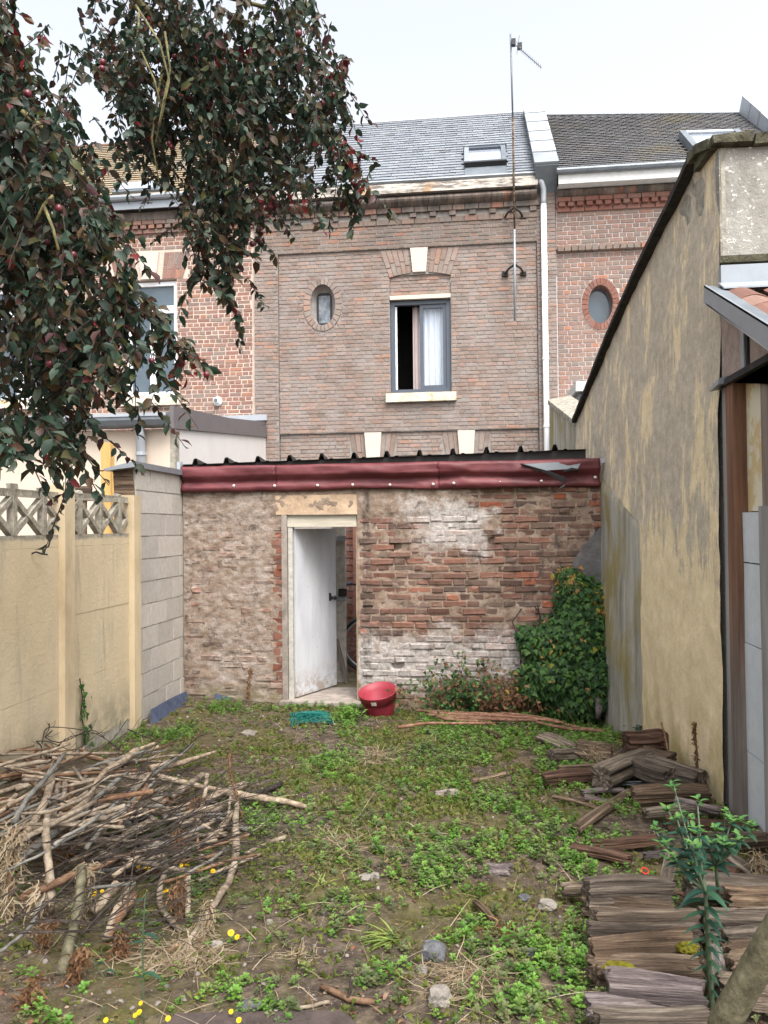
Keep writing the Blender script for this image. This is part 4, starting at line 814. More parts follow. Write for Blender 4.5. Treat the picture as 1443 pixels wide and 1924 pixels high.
def antenna():
    m = thing('tv_antenna', 'tall thin aerial mast with a tilted rod aerial standing before the brown brick wall', 'antenna', (.71, YF - .22, 5.05))
    MB().tube([(.702, YF - .22, 5.04), (.716, YF - .22, 6.55)], .019, 8).build('mast', M['zinc'], m, True)
    MB().tube([(.716, YF - .22, 6.5), (.71, YF - .24, 8.4)], .016, 8).build('upper_mast', M['log_brown'], m, True); MB().tube([(.71, YF - .24, 8.35), (.69, YF - .24, 9.80)], .015, 8).build('top_mast', M['zinc_dark'], m, True)
    for z in (6.86, 5.92):
        for s in (-1, 1):
            br = MB().tube([(.712, YF - .22, z + .05), (.712 + s * .10, YF - .17, z), (.712 + s * .15, YF - .05, z - .04)], .018, 6).build('wall_bracket', M['dark_edge'], m)
            MB().box((.712 + s * .15 - .05, YF - .06, z - .085), (.712 + s * .15 + .05, YF - .01, z - .01), j=.008).build('bracket_plate', M['dark_edge'], br)
    a, b = Vector((.715, YF - .25, 9.66)), Vector((1.16, YF - .5, 9.05))
    MB().tube([a, b], .008, 6).build('boom', M['zinc_dark'], m)
    MB().box((.70, YF - .29, 9.60), (.77, YF - .21, 9.70)).build('clamp', M['black_rubber'], m); MB().box((.80, YF - .33, 9.50), (.87, YF - .27, 9.60)).build('dipole_box', M['black_rubber'], m)
    for k in range(12):
        p = a.lerp(b, .2 + k * .07); MB().tube([p + Vector((-.01, -.10, -.015)), p + Vector((.01, .10, .015))], .004, 4).build('rod', M['zinc_dark'], m)
    for k, (dx, dz) in enumerate(((-.02, .1), (.03, .12), (-.01, -.13), (.05, -.1))): MB().tube([(.80, YF - .3, 9.58), (.80 + dx, YF - .3 + .05 * (-1) ** k, 9.58 + dz)], .005, 4).build('reflector_rod', M['zinc_dark'], m)
antenna()

# ================================================================= LEFT BOUNDARY
FX = -2.88
def fence():
    f = thing('concrete_fence', 'yellow painted concrete panel fence with pierced lattice top along the left side', 'fence', (FX, 4.2, 0))
    posts = [(1.62, 1.76), (2.76, 2.90), (3.90, 4.04), (5.07, 5.21), (6.17, 6.30)]
    for i, (a, b) in enumerate(posts):
        mb = MB(); mb.box((FX - .08, a, -.2), (FX + .045, b, 1.985 if i < 4 else 1.955), j=.003); mb.build('post', M['yellow_post'], f)
    for (p, q) in zip(posts, posts[1:]):
        y0, y1 = p[1] + .002, q[0] - .002
        for z0, z1 in ((-.2, .085), (.088, .570), (.573, 1.052), (1.055, 1.548)):
            mb = MB(); dx = random.uniform(-.003, .003); mb.box((FX - .045 + dx, y0, z0), (FX + dx, y1, z1 + .001), j=.001); mb.build('panel', M['yellow_concrete'] if z0 > .05 else M['grey_concrete'], f)
        # pierced panel: rails, uprights and crossed ribs
        n = 3; w = (y1 - y0) / n; lat = MB(); x0, x1 = FX - .045, FX - .002; zb, zt = 1.635, 1.885
        lat.box((x0, y0, 1.55), (x1, y1, zb)); lat.box((x0, y0, zt), (x1 - .004, y1, 1.935), j=.006)
        o = lat.build('lattice_rail', M['yellow_concrete'], f)
        for k in range(n):
            c = y0 + (k + .5) * w; MB().box((x0, c - .020, zb), (x1 + .006, c + .020, zt + .01)).build('lattice_upright', M['yellow_concrete'], o)
            zm = (zb + zt) / 2
            for s in (-1, 1):
                for (za, zc) in ((zb, zm), (zm, zt)):
                    ya, yb = (c, c + s * w / 2) if za == zb else (c + s * w / 2, c)
                    d = .030; MB().prism([(x0, ya - d, za), (x0, ya + d, za), (x0, yb + d, zc), (x0, yb - d, zc)], (x1 - x0 - .003 * (s + 1), 0, 0)).build('lattice_rib', M['yellow_concrete'], o)
            MB().box((x0 + .004, c - .035, 1.93), (x1 - .006, c + .035, 1.958), j=.008).build('lattice_cap', M['grey_concrete'], o)
    # rusty hook in the near panel
    h = atx(60, 1040, FX + .002); hk = tag(MB().tube([h, h + Vector((.03, 0, .01)), h + Vector((.035, .06, -.005)), h + Vector((.03, .13, -.012))], .006, 6).build('hook', M['dark_edge']), 'small rusty iron hook sticking out of the yellow fence panel', 'hook')
fence()

def block_wall():
    w = thing('block_wall', 'grey cinder block wall with zinc coping between the concrete fence and the shed', 'wall', (FX, 6.85, 0))
    Y0, Y1 = 6.302, 7.40
    MB().box((FX - .19, Y0 + .004, -.25), (FX - .008, Y1, 2.185)).build('mortar_bed', M['block_mortar'], w)
    for r in range(-1, 11):
        z0 = .005 + r * .2; y = Y0 - (.21 if r % 2 else .04)
        while y < Y1:
            a, b = max(y, Y0), min(y + .335, Y1); y += .343
            if b - a > .03:
                j = random.uniform(-.002, .002); MB().box((FX - .188, a + .003, z0 + .005), (FX + j, b - .003, z0 + .193), j=.0015).build('cinder_block', M['block'], w)
    # ragged end towards the fence top
    MB().box((FX - .185, Y0 - .012, 1.90), (FX - .01, Y0 + .01, 2.18), j=.02).build('broken_end', M['log_brown'], w)
    c = MB(); c.hexa([(FX - .24, Y0 - .10, 2.165), (FX + .03, Y0 - .10, 2.195), (FX + .03, Y1 - .02, 2.195), (FX - .24, Y1 - .02, 2.19), (FX - .24, Y0 - .10, 2.185), (FX + .035, Y0 - .10, 2.245), (FX + .035, Y1 - .02, 2.245), (FX - .24, Y1 - .02, 2.25)]); c.build('coping', M['zinc'], w)
    MB().box((FX - .03, Y1 - .10, 2.20), (FX + .005, Y1 - .04, 2.33)).build('zinc_upstand', M['zinc_pale'], w)
block_wall()
def pergola_post():
    b = at(203, 900, 8.0); tp = at(203, 833, 8.0)
    t = thing('timber_post', 'fresh yellow timber posts standing side by side behind the fence', 'post', (b.x, 8.0, 0))
    MB().box((b.x - .055, 7.95, -.1), (b.x - .01, 8.05, tp.z - .01), j=.002).build('plank', M['pine'], t); MB().box((b.x - .008, 7.93, -.1), (b.x + .062, 8.03, tp.z), j=.002).build('plank', M['pine'], t); MB().box((b.x + .064, 7.97, -.1), (b.x + .115, 8.05, tp.z - .27), j=.002).build('plank', M['pine'], t)
    q = at(155, 920, 7.6); tag(MB().box((q.x - .22, 7.58, q.z - .06), (q.x + .10, 7.62, q.z + .035)).build('brown_board', M['log_brown']), 'brown board edge showing just above the lattice fence top', 'board')
    # the board stands on a post down to the ground
    o = bpy.data.objects['brown_board']; MB().box((q.x - .05, 7.60, -.1), (q.x + .03, 7.64, q.z)).build('stake', M['log_brown'], o)
pergola_post()

# ================================================================= SHED
YS = 7.367
def shed():
    s = thing('brick_shed', 'low old brick shed with open white door and dark red sheet along its roof edge', 'shed', (-.83, YS, 0))
    XA, XB, ZT = -2.872, 1.215, 2.05; DX0, DX1, DT = -1.842, -1.131, 1.795
    missing = [at(742, 1026, YS), at(928, 1018, YS), at(747, 1249, YS), at(905, 1205, YS)]
    # bed of mortar and render, uneven, over the brick core
    st = .016; xs = np.arange(XA, XB + st, st); zs = np.arange(-.30, ZT + st, st); V = []; idx = {}
    F = []
    for j, z in enumerate(zs):
        for i, x in enumerate(xs):
            left = smooth(-1.5, -2.0, x); lint = smooth(1.70, 1.85, z) * smooth(.4, -.6, x)
            cov = max(left * .40, lint) * .019
            y = YS + .007 - cov + .010 * nz(x * 3.5, z * 3.5, 1) - .008 * nz(x * 13, z * 16, 2) + .004 * nz(x * 40, z * 40, 4)
            for m_ in missing[:3]:
                y += .11 * math.exp(-((x - m_.x) / .045) ** 4 - ((z - m_.z) / .035) ** 4)
            V.append((x, y, z))
    nx = len(xs)
    for j in range(len(zs) - 1):
        for i in range(nx - 1):
            xm, zm = xs[i] + st / 2, zs[j] + st / 2
            if DX0 - .0 < xm < DX1 + .0 and -.02 < zm < DT: continue
            F.append((j * nx + i, j * nx + i + 1, (j + 1) * nx + i + 1, (j + 1) * nx + i))
    link('wall', np_mesh('wall', V, F, None, M['shed_mortar'], True), s)
    core = MB(); core.box((XA, YS + .05, -.3), (DX0 - .02, YS + .22, ZT)); core.box((DX1 + .02, YS + .05, -.3), (XB, YS + .22, ZT)); core.box((DX0 - .02, YS + .05, DT + .02), (DX1 + .02, YS + .22, ZT)); core.build('wall_core', M['shed_mortar'], s)
    B = courses(XA + .01, XB, -.25, ZT - .01, .228, .067, .010, 'flemish', [('r', DX0 - .03, DX1 + .02, -.3, DT + .20)], 41, jx=.012)
    # crooked, worn bricks: each course wanders
    B2 = []
    for (x, z, w, h) in B:
        if any(abs(x - m_.x) < .09 and abs(z - m_.z) < .04 for m_ in missing[:3]): continue
        z += .010 * nz(x * 1.1, z * 2.0, 7)
        if x < -1.95 or z > 1.83: w *= random.uniform(.82, 1.02); h *= random.uniform(.8, 1.0)
        B2.append((x, z, w, h * random.uniform(.93, 1.0), YS + random.uniform(-.006, .006)))
    def prio(b):
        x, y = proj((b[0], YS, b[1])); hid = (x > 985 and y > 1090) or (x > 840 and y > 1240) or y > 1335
        return (1 if hid else 0, -round(b[2] * 20), -b[0])
    lay(s, B2, YS, M['shed_brick'], 300, prio, depth=.05, ch=.007, j=.006, jy=.006)
    # quoin bricks of the door jamb, painted foot, lintel
    for k in range(22):
        z = .05 + k * .076; MB().box((DX0 - .075 - .035 * (k % 2) - random.uniform(0, .02), YS - .004, z), (DX0 - .032, YS + .05, z + random.uniform(.048, .062)), j=.006).build('brick', M['quoin'] if k < 21 else M['shed_brick'], s)
    mb = MB(); mb.box((DX0 - .09, YS - .016, DT - .002), (DX1 + .006, YS + .06, DT + .185), j=.006); mb.build('lintel', M['tan_render'], s)
    MB().box((DX0 - .032, YS - .012, -.02), (DX0 + .022, YS + .06, DT), j=.004).build('jamb_render', M['concrete_floor'], s)
    # timber door frame
    MB().box((DX0 + .022, YS + .015, 1.672), (DX1 - .002, YS + .10, DT - .004), j=.003).build('door_header', M['header_wood'], s)
    MB().box((DX0 + .024, YS + .022, -.02), (DX0 + .072, YS + .09, 1.67), j=.003).build('door_frame', M['frame_wood'], s)
    MB().box((DX1 - .012, YS + .03, -.02), (DX1 + .012, YS + .22, 1.67), j=.004).build('jamb_render', M['tan_render'], s)
    # concrete threshold
    MB().box((DX0 - .04, YS - .10, -.3), (DX1 + .04, YS + .62, -.012), j=.006).build('threshold', M['concrete_floor'], s)
    # door of five boards, swung inwards on the left frame
    d = thing('door_pivot', '', '', (DX0 + .080, YS + .055, 0)); bpy.data.objects.remove(d)
    hinge = Vector((DX0 + .082, YS + .06)); tip = Vector((-1.470, 8.06)); u = (tip - hinge).normalized(); nrm = Vector((u.y, -u.x)); Lw = (tip - hinge).length
    door = MB(); P = lambda a, o_, z: (hinge.x + u.x * a + nrm.x * o_, hinge.y + u.y * a + nrm.y * o_, z)
    def slab(mb, a0, a1, z0, z1, o0, o1): return mb.hexa([P(a0, o0, z0), P(a1, o0, z0), P(a1, o1, z0), P(a0, o1, z0), P(a0, o0, z1), P(a1, o0, z1), P(a1, o1, z1), P(a0, o1, z1)])
    do = slab(MB(), 0.003, Lw - .003, .03, 1.655, -.022, -.004).build('door', M['door'], s)
    for k in range(5): slab(MB(), k * Lw / 5 + .0012, (k + 1) * Lw / 5 - .0012, .13, 1.655, -.004, .006 + random.uniform(-.001, .001)).build('plank', M['door'], do)
    for k in range(2): slab(MB(), k * Lw / 2 + .002, (k + 1) * Lw / 2 - .002, .006, .128, -.004, .009).build('bottom_board', M['door'], do)
    kn = MB(); c = Vector(P(Lw - .085, .006, .93)); Mx = Matrix.Translation(c) @ Vector((nrm.x, nrm.y, 0)).to_track_quat('Z', 'Y').to_matrix().to_4x4(); kn.lathe([(.02, 0), (.02, .006), (.008, .01), (.008, .03), (.022, .036), (.024, .05), (.012, .06), (.0, .061)], 14, Mx); kn.build('handle', M['black_rubber'], do, True)
    slab(MB(), Lw - .13, Lw - .10, .90, .98, .006, .014).build('latch', M['dark_edge'], do)
    # roof: ribbed steel sheet, its dark edge showing over the red facing
    a, b = Vector((XA - .01, YS - .07, 2.300)), Vector((1.045, YS - .07, 2.372)); sl = Vector((0, .78, -.08)); n = 13
    rf = MB(); pr = []
    for k in range(n + 1):
        u0 = min(1, (k * .316 + .02) / (b.x - a.x)); 
        for (du, dz) in ((0, 0), (.100, 0), (.116, .052), (.142, .056), (.160, 0), (.205, 0), (.213, .008), (.238, .008), (.246, 0)):
            x = a.x + k * .316 + du + .03
            if x > b.x: break
            t_ = (x - a.x) / (b.x - a.x); pr.append(Vector((x, a.y, lerp(a.z, b.z, t_) + dz + .004 * nz(x * 3, 1))))
    V = []
    for p in pr: V += [p, p + sl, p + sl - Vector((0, 0, .004)), p - Vector((0, 0, .004))]
    m_ = len(pr); F = []
    for k in range(m_ - 1):
        i, j = 4 * k, 4 * k + 4; F += [(i, j, j + 1, i + 1), (i + 3, i + 2, j + 2, j + 3), (i, i + 3, j + 3, j), (i + 1, j + 1, j + 2, i + 2)]
    rf.add(V, F).build('roof_sheet', M['steel_dark'], s)
    eb = MB(); P_ = [(XA, YS - .03, 2.15), (1.04, YS - .03, 2.15), (1.04, YS - .03, 2.366), (XA, YS - .03, 2.296)]; eb.prism(P_, (0, .05, 0)).build('roof_edge_board', M['steel_dark'], s)
    # facing sheet: soft folds, three lapped lengths
    cuts = [XA + .005, at(519, 900, YS).x, at(822, 900, YS).x, 1.165]
    prof = [(2.286, -.035), (2.276, -.062), (2.250, -.082), (2.222, -.074), (2.195, -.088), (2.170, -.074), (2.142, -.034), (2.125, -.018), (2.105, -.036), (2.085, -.046), (2.066, -.058), (2.040, -.050), (2.022, -.036)]
    for q in range(3):
        x0, x1 = cuts[q], cuts[q + 1] + (.012 if q < 2 else 0); n = max(10, int((x1 - x0) / .03)); V = []; m_ = len(prof); amp = 1.0 if q < 2 else 1.6
        for k in range(n + 1):
            x = lerp(x0, x1, k / n)
            for i, (z, dy) in enumerate(prof):
                wv = .020 * nz(x * 1.6, z * 7, 3 + q) * amp + .016 * nz(x * 3.2 + z * 6, z * 16, q) * amp + .008 * nz(x * 11 + z * 14, z * 25, q) * amp
                V.append((x, YS + dy - .004 * (2 - q) + wv * (1 if i else .3) + (.004 if i == 0 else 0), z + .016 * nz(x * 1.4, i * .2, 9) * (1 if i > 3 else .3)))
        F = [(k * m_ + i, k * m_ + i + 1, (k + 1) * m_ + i + 1, (k + 1) * m_ + i) for k in range(n) for i in range(m_ - 1)]
        o = MB().add(V, F).build('fascia_sheet', M['red_sheet'], s, True)
        sm = o.modifiers.new('thickness', 'SOLIDIFY'); sm.thickness = .004
        for px, py in [(440, 913), (516.6, 913), (597, 912), (663, 911), (733, 911), (814, 910), (852.7, 908), (939.7, 906), (1017, 904), (1118, 897)]:
            p = at(px, py, YS - .05)
            if cuts[q] <= p.x < cuts[q + 1]:
                MB().lathe([(.0, .022), (.008, .02), (.013, .013), (.014, 0.0)], 12, Matrix.Translation((p.x, YS - .055, p.z)) @ Matrix.Rotation(R_(90), 4, 'X')).build('rivet', M['rivet'], o, True)
    # torn zinc strip and a flap of black membrane at the right end
    MB().prism([at(980, 872, YS - .10), at(1093, 866, YS - .10), at(1086, 880, YS - .10), at(1010, 885, YS - .10)], (0, .02, 0)).build('zinc_strip', M['zinc'], s)
    p0, p1, p2, p3 = [at(x, y, YS - .115) for x, y in ((978, 872), (1030, 888), (1062, 902), (1052, 918))]
    fl = MB(); pts = [p0, p0.lerp(p1, .5), p1, p2]; V = []
    for p, w in zip(pts, (.008, .016, .028, .05)): V += [p + Vector((0, -.004, w * .5)), p + Vector((0, .006, -w * .6))]
    V += [p3 + Vector((.045, 0, .02)), p3 + Vector((-.03, 0, -.012))]
    o = fl.add(V, [(2 * k, 2 * k + 1, 2 * k + 3, 2 * k + 2) for k in range(4)]).build('membrane_flap', M['black_rubber'], s); sm = o.modifiers.new('thickness', 'SOLIDIFY'); sm.thickness = .01
    q0 = at(1080, 884, YS - .1); MB().tube([q0 + Vector((-.10, 0, -.01)), q0 + Vector((-.03, -.01, .01)), q0 + Vector((.04, 0, .005))], [.012, .022, .008], 7, j=.2).build('membrane_scrap', M['black_rubber'], s)
    MB().prism([at(1118, 862, YS - .06), at(1138, 861, YS - .06), at(1140, 868, YS - .06), at(1122, 872, YS - .06)], (0, .04, 0)).build('zinc_scrap', M['zinc_pale'], s)
    # smooth cement patch at the right end
    V = [at(x, y, YS - .014) for x, y in ((1137, 985), (1118, 1000), (1100, 1022), (1078, 1052), (1074, 1078), (1090, 1090), (1095, 1140), (1140, 1150))]; MB().prism(V, (0, .03, 0)).build('cement_patch', M['cement_patch'], s)
    # left pier end and side walls of the shed
    sd_ = MB(); sd_.box((1.02, YS + .22, -.3), (1.215, YS + .75, 2.10)); sd_.box((XA, YS + .22, -.3), (XA + .15, YS + .75, 2.05)); sd_.build('side_wall', M['shed_mortar'], s)
    # painted foot of the right jamb
    V = [at(x, y, YS - .018) for x, y in ((673, 1206), (690, 1204), (700, 1222), (694, 1248), (676, 1254))]; pass
    return s
shed()

def courtyard_things():
    # inner white gate post, brick pier, rusty rail, broom and bicycle seen through the doorway
    g = thing('gate_post', 'flaking white gate post with iron lock seen through the shed doorway', 'post', (-1.42, 8.35, 0)); Yg = 8.35
    a, b = at(632, 1100, Yg), at(649, 1100, Yg); MB().box((a.x - .05, Yg, -.05), (b.x, Yg + .06, 1.70), j=.003).build('post', M['frame_wood'], g)
    for y0, y1 in ((1007, 1016), (1121, 1129)):
        p, q = at(634, y0, Yg), at(650, y1, Yg); MB().box((p.x, Yg - .025, q.z), (q.x, Yg + .0, p.z)).build('strap', M['zinc'], g)
    p, q = at(637, 1106, Yg), at(650, 1120, Yg); MB().box((p.x, Yg - .04, q.z), (q.x + .01, Yg + .0, p.z)).build('lock', M['dark_edge'], g)
    Yp = 8.9; pr = thing('brick_pier', 'old red brick pier standing in the courtyard behind the shed doorway', 'pier', (-1.4, Yp, 0)); a, b = at(640, 1100, Yp), at(664, 1100, Yp)
    MB().box((a.x, Yp + .012, -.05), (b.x, Yp + .22, 2.2)).build('mortar', M['mortar_grey'], pr)
    for k in range(29):
        z = k * .077
        for (u0, u1) in (((0, .32), (.34, 1)) if k % 2 else ((0, .72), (.74, 1))): MB().box((lerp(a.x, b.x, u0), Yp + random.uniform(-.004, .004), z), (lerp(a.x, b.x, u1), Yp + .1, z + .064), j=.003).build('brick', M['brick_orange'] if random.random() < .6 else M['brick_red'], pr)
    a2, b2 = at(664, 1100, 8.8), at(667, 1100, 8.8); tag(MB().box((a2.x, 8.80, -.05), (b2.x + .01, 8.84, 2.2)).build('rusty_rail', M['brick_orange']), 'rusty upright rail beside the brick pier behind the doorway', 'rail')
    a3 = at(690, 1100, 9.1); tag(MB().box((b2.x + .015, 9.05, -.05), (a3.x + .3, 9.10, 2.2)).build('dark_boarding', M['steel_dark']), 'dark boarding behind the bicycle in the courtyard', 'boarding')
    w = thing('bicycle', 'dark bicycle in the courtyard, its front wheel showing past the shed door jamb', 'bicycle', (-1.1, 8.75, 0)); Yb = 8.62
    c = at(692, 1202, Yb); c.z = .335; Rw = .33
    Mx = Matrix.Translation((c.x, Yb, .02 + Rw)) @ Matrix.Rotation(R_(90), 4, 'X')
    def torus(R, r, nm, mat, par):
        prof = [(R + r * math.cos(a), r * math.sin(a)) for a in np.linspace(0, 2 * math.pi, 9)]; return MB().lathe(prof, 40, Mx).build(nm, mat, par, True)
    wh = torus(Rw - .022, .022, 'front_wheel', M['black_rubber'], w); torus(Rw - .055, .012, 'rim', M['zinc_pale'], wh)
    for k in range(18):
        a = 2 * math.pi * k / 18; MB().tube([(c.x, Yb, .02 + Rw), (c.x + .27 * math.cos(a), Yb, .02 + Rw + .27 * math.sin(a))], .0018, 4).build('spoke', M['zinc_pale'], wh)
    hb = Vector((c.x + .22, Yb, .95)); MB().tube([(c.x, Yb, .35), (c.x + .12, Yb, .72), hb], .017, 8).build('fork', M['anthracite'], w)
    MB().tube([hb, hb + Vector((-.02, -.02, .06)), Vector((at(655, 1096, Yb).x, Yb - .1, at(655, 1096, Yb).z))], .013, 8).build('handlebar', M['black_rubber'], w)
    e = Vector((at(655, 1096, Yb).x, Yb - .1, at(655, 1096, Yb).z)); MB().tube([e + Vector((-.04, 0, -.005)), e, e + Vector((.05, .01, .01))], [.022, .024, .018], 8).build('grip', M['anthracite'], w)
    MB().tube([(c.x + .16, Yb, .75), (c.x + .75, Yb, .68), (c.x + .6, Yb, .3), (c.x + .17, Yb, .68)], .017, 8).build('frame', M['anthracite'], w)
    Mx2 = Matrix.Translation((c.x + 1.02, Yb, .02 + Rw)) @ Matrix.Rotation(R_(90), 4, 'X'); prof = [(Rw - .022 + .022 * math.cos(a), .022 * math.sin(a)) for a in np.linspace(0, 2 * math.pi, 9)]; MB().lathe(prof, 40, Mx2).build('rear_wheel', M['black_rubber'], w, True)
    MB().tube([(c.x + .60, Yb, .3), (c.x + 1.02, Yb, .35)], .012, 6).build('chainstay', M['anthracite'], w)
    p, q = at(633, 1200, 8.25), at(648, 1228, 8.25); tag(MB().bar(p, (q.x + .02, 8.25, -.03), .03, .03).build('wooden_prop', M['brown_post']), 'short brown wooden prop leaning by the white gate post', 'prop')
courtyard_things()

# ================================================================= RIGHT BOUNDARY
def outbuilding():
    o = thing('outbuilding', 'tall ochre rendered outbuilding with worn streaked wall and dark sloping verge on the right', 'outbuilding', (1.6, 6.5, 0))
    N = Vector((1.450, 4.735)); E = Vector((1.103, 8.491)); d = (E - N).normalized(); inn = Vector((-d.y, d.x)) * -1
    if inn.x < 0: inn = -inn
    def pl(t_, z, off=0.0): p = N + d * t_ + inn * off; return (p.x, p.y, z)
    L = (E - N).length; tops = [(0.0, 3.90), (.20, 3.965), (.34, 3.965), (.70, 3.85), (1.03, 3.77), (1.54, 3.625), (2.32, 3.355), (3.0, 3.08), (L, 2.77)]
    poly = [pl(0, -.35), pl(L, -.35)] + [pl(t_, z) for t_, z in reversed(tops)]
    # side wall as a slightly uneven sheet on a solid core
    MB().prism([Vector(p) + Vector((inn.x, inn.y, 0)) * .03 for p in poly], (inn.x * .25, inn.y * .25, 0)).build('side_wall_core', M['grey_concrete'], o)
    st = .05; V = []; F = []; nt_ = int(L / st) + 1
    def topz(t_):
        for (a, za), (b, zb) in zip(tops, tops[1:]):
            if a <= t_ <= b: return lerp(za, zb, (t_ - a) / (b - a))
        return tops[-1][1]
    nzr = 70
    for i in range(nt_ + 1):
        t_ = min(L, i * st); zt = topz(t_)
        for k in range(nzr + 1):
            z = lerp(-.35, zt, k / nzr); lean = .045 * smooth(1.5, 3.9, z) * 1 - .02
            p = N + d * t_ + inn * (lean + .012 * nz(t_ * 2, z * 2) + .006 * nz(t_ * 8, z * 8, 2)) ; V.append((p.x - .03 * 0, p.y, z))
    F = [(i * (nzr + 1) + k, i * (nzr + 1) + k + 1, (i + 1) * (nzr + 1) + k + 1, (i + 1) * (nzr + 1) + k) for i in range(nt_) for k in range(nzr)]
    link('side_wall', np_mesh('side_wall', V, F, None, M['ochre'], True), o)
    # bare cement at the far end, swelling at the foot, its upper edge broken on a slant
    V = []; F = []; ta, tb = 1.50, 2.66; n, m_ = 26, 50
    for i in range(n + 1):
        t_ = lerp(ta, tb, i / n); zt = lerp(1.66, 2.10, i / n) + .03 * nz(t_ * 9, 1)
        for k in range(m_ + 1):
            z = lerp(-.35, zt, k / m_); sw = .016 + .055 * smooth(1.7, .3, z) * smooth(ta, ta + .5, t_) + .012 * nz(t_ * 3, z * 3, 4) + .02 * smooth(ta, ta + .06, t_) - .02
            if k == m_ or i == 0: sw = min(sw, .004)
            p = N + d * t_ - inn * (sw + .018); V.append((p.x, p.y, z))
    F = [(i * (m_ + 1) + k, i * (m_ + 1) + k + 1, (i + 1) * (m_ + 1) + k + 1, (i + 1) * (m_ + 1) + k) for i in range(n) for k in range(m_)]
    link('cement_skirt', np_mesh('cement_skirt', V, F, None, M['cement_skirt'], True), o)
    # front face with lichen
    MB().box((1.47, 4.74, -.3), (3.6, 4.98, 3.895)).build('front_wall', M['lichen_cement'], o)
    for (a, za), (b, zb) in zip(tops, tops[1:]):
        P = [Vector(pl(t_, z, off)) for t_, z, off in ((a, za, -.045), (a, za, .34), (b, zb, .34), (b, zb, -.045))]
        if b > .4:
            k = max(1, int((b - a) / .11))
            for q in range(k):
                A, B_ = P[0].lerp(P[3], (q + .02) / k), P[0].lerp(P[3], (q + .98) / k); C2, D2 = P[1].lerp(P[2], (q + .98) / k), P[1].lerp(P[2], (q + .02) / k); h = Vector((0, 0, .036 + random.uniform(0, .008)))
                MB().hexa([A, D2, C2, B_, A + h, D2 + h, C2 + h, B_ + h]).build('verge_tile', M['dark_edge'], o)
        else:
            h = Vector((0, 0, .06)); MB().hexa([P[0], P[1], P[2], P[3], P[0] + h, P[1] + h, P[2] + h, P[3] + h]).build('verge_tile', M['mossy_coping'], o)
    for k in range(9):
        x = 1.42 + k * .24; MB().box((x, 4.69, 3.90), (x + .232, 5.05, 3.955 + random.uniform(0, .012)), j=.01).build('coping_stone', M['mossy_coping'], o)
    MB().box((1.455, 4.70, 3.20), (3.6, 4.742, 3.24), j=.012).build('mortar_ledge', M['mossy_coping'], o)
outbuilding()

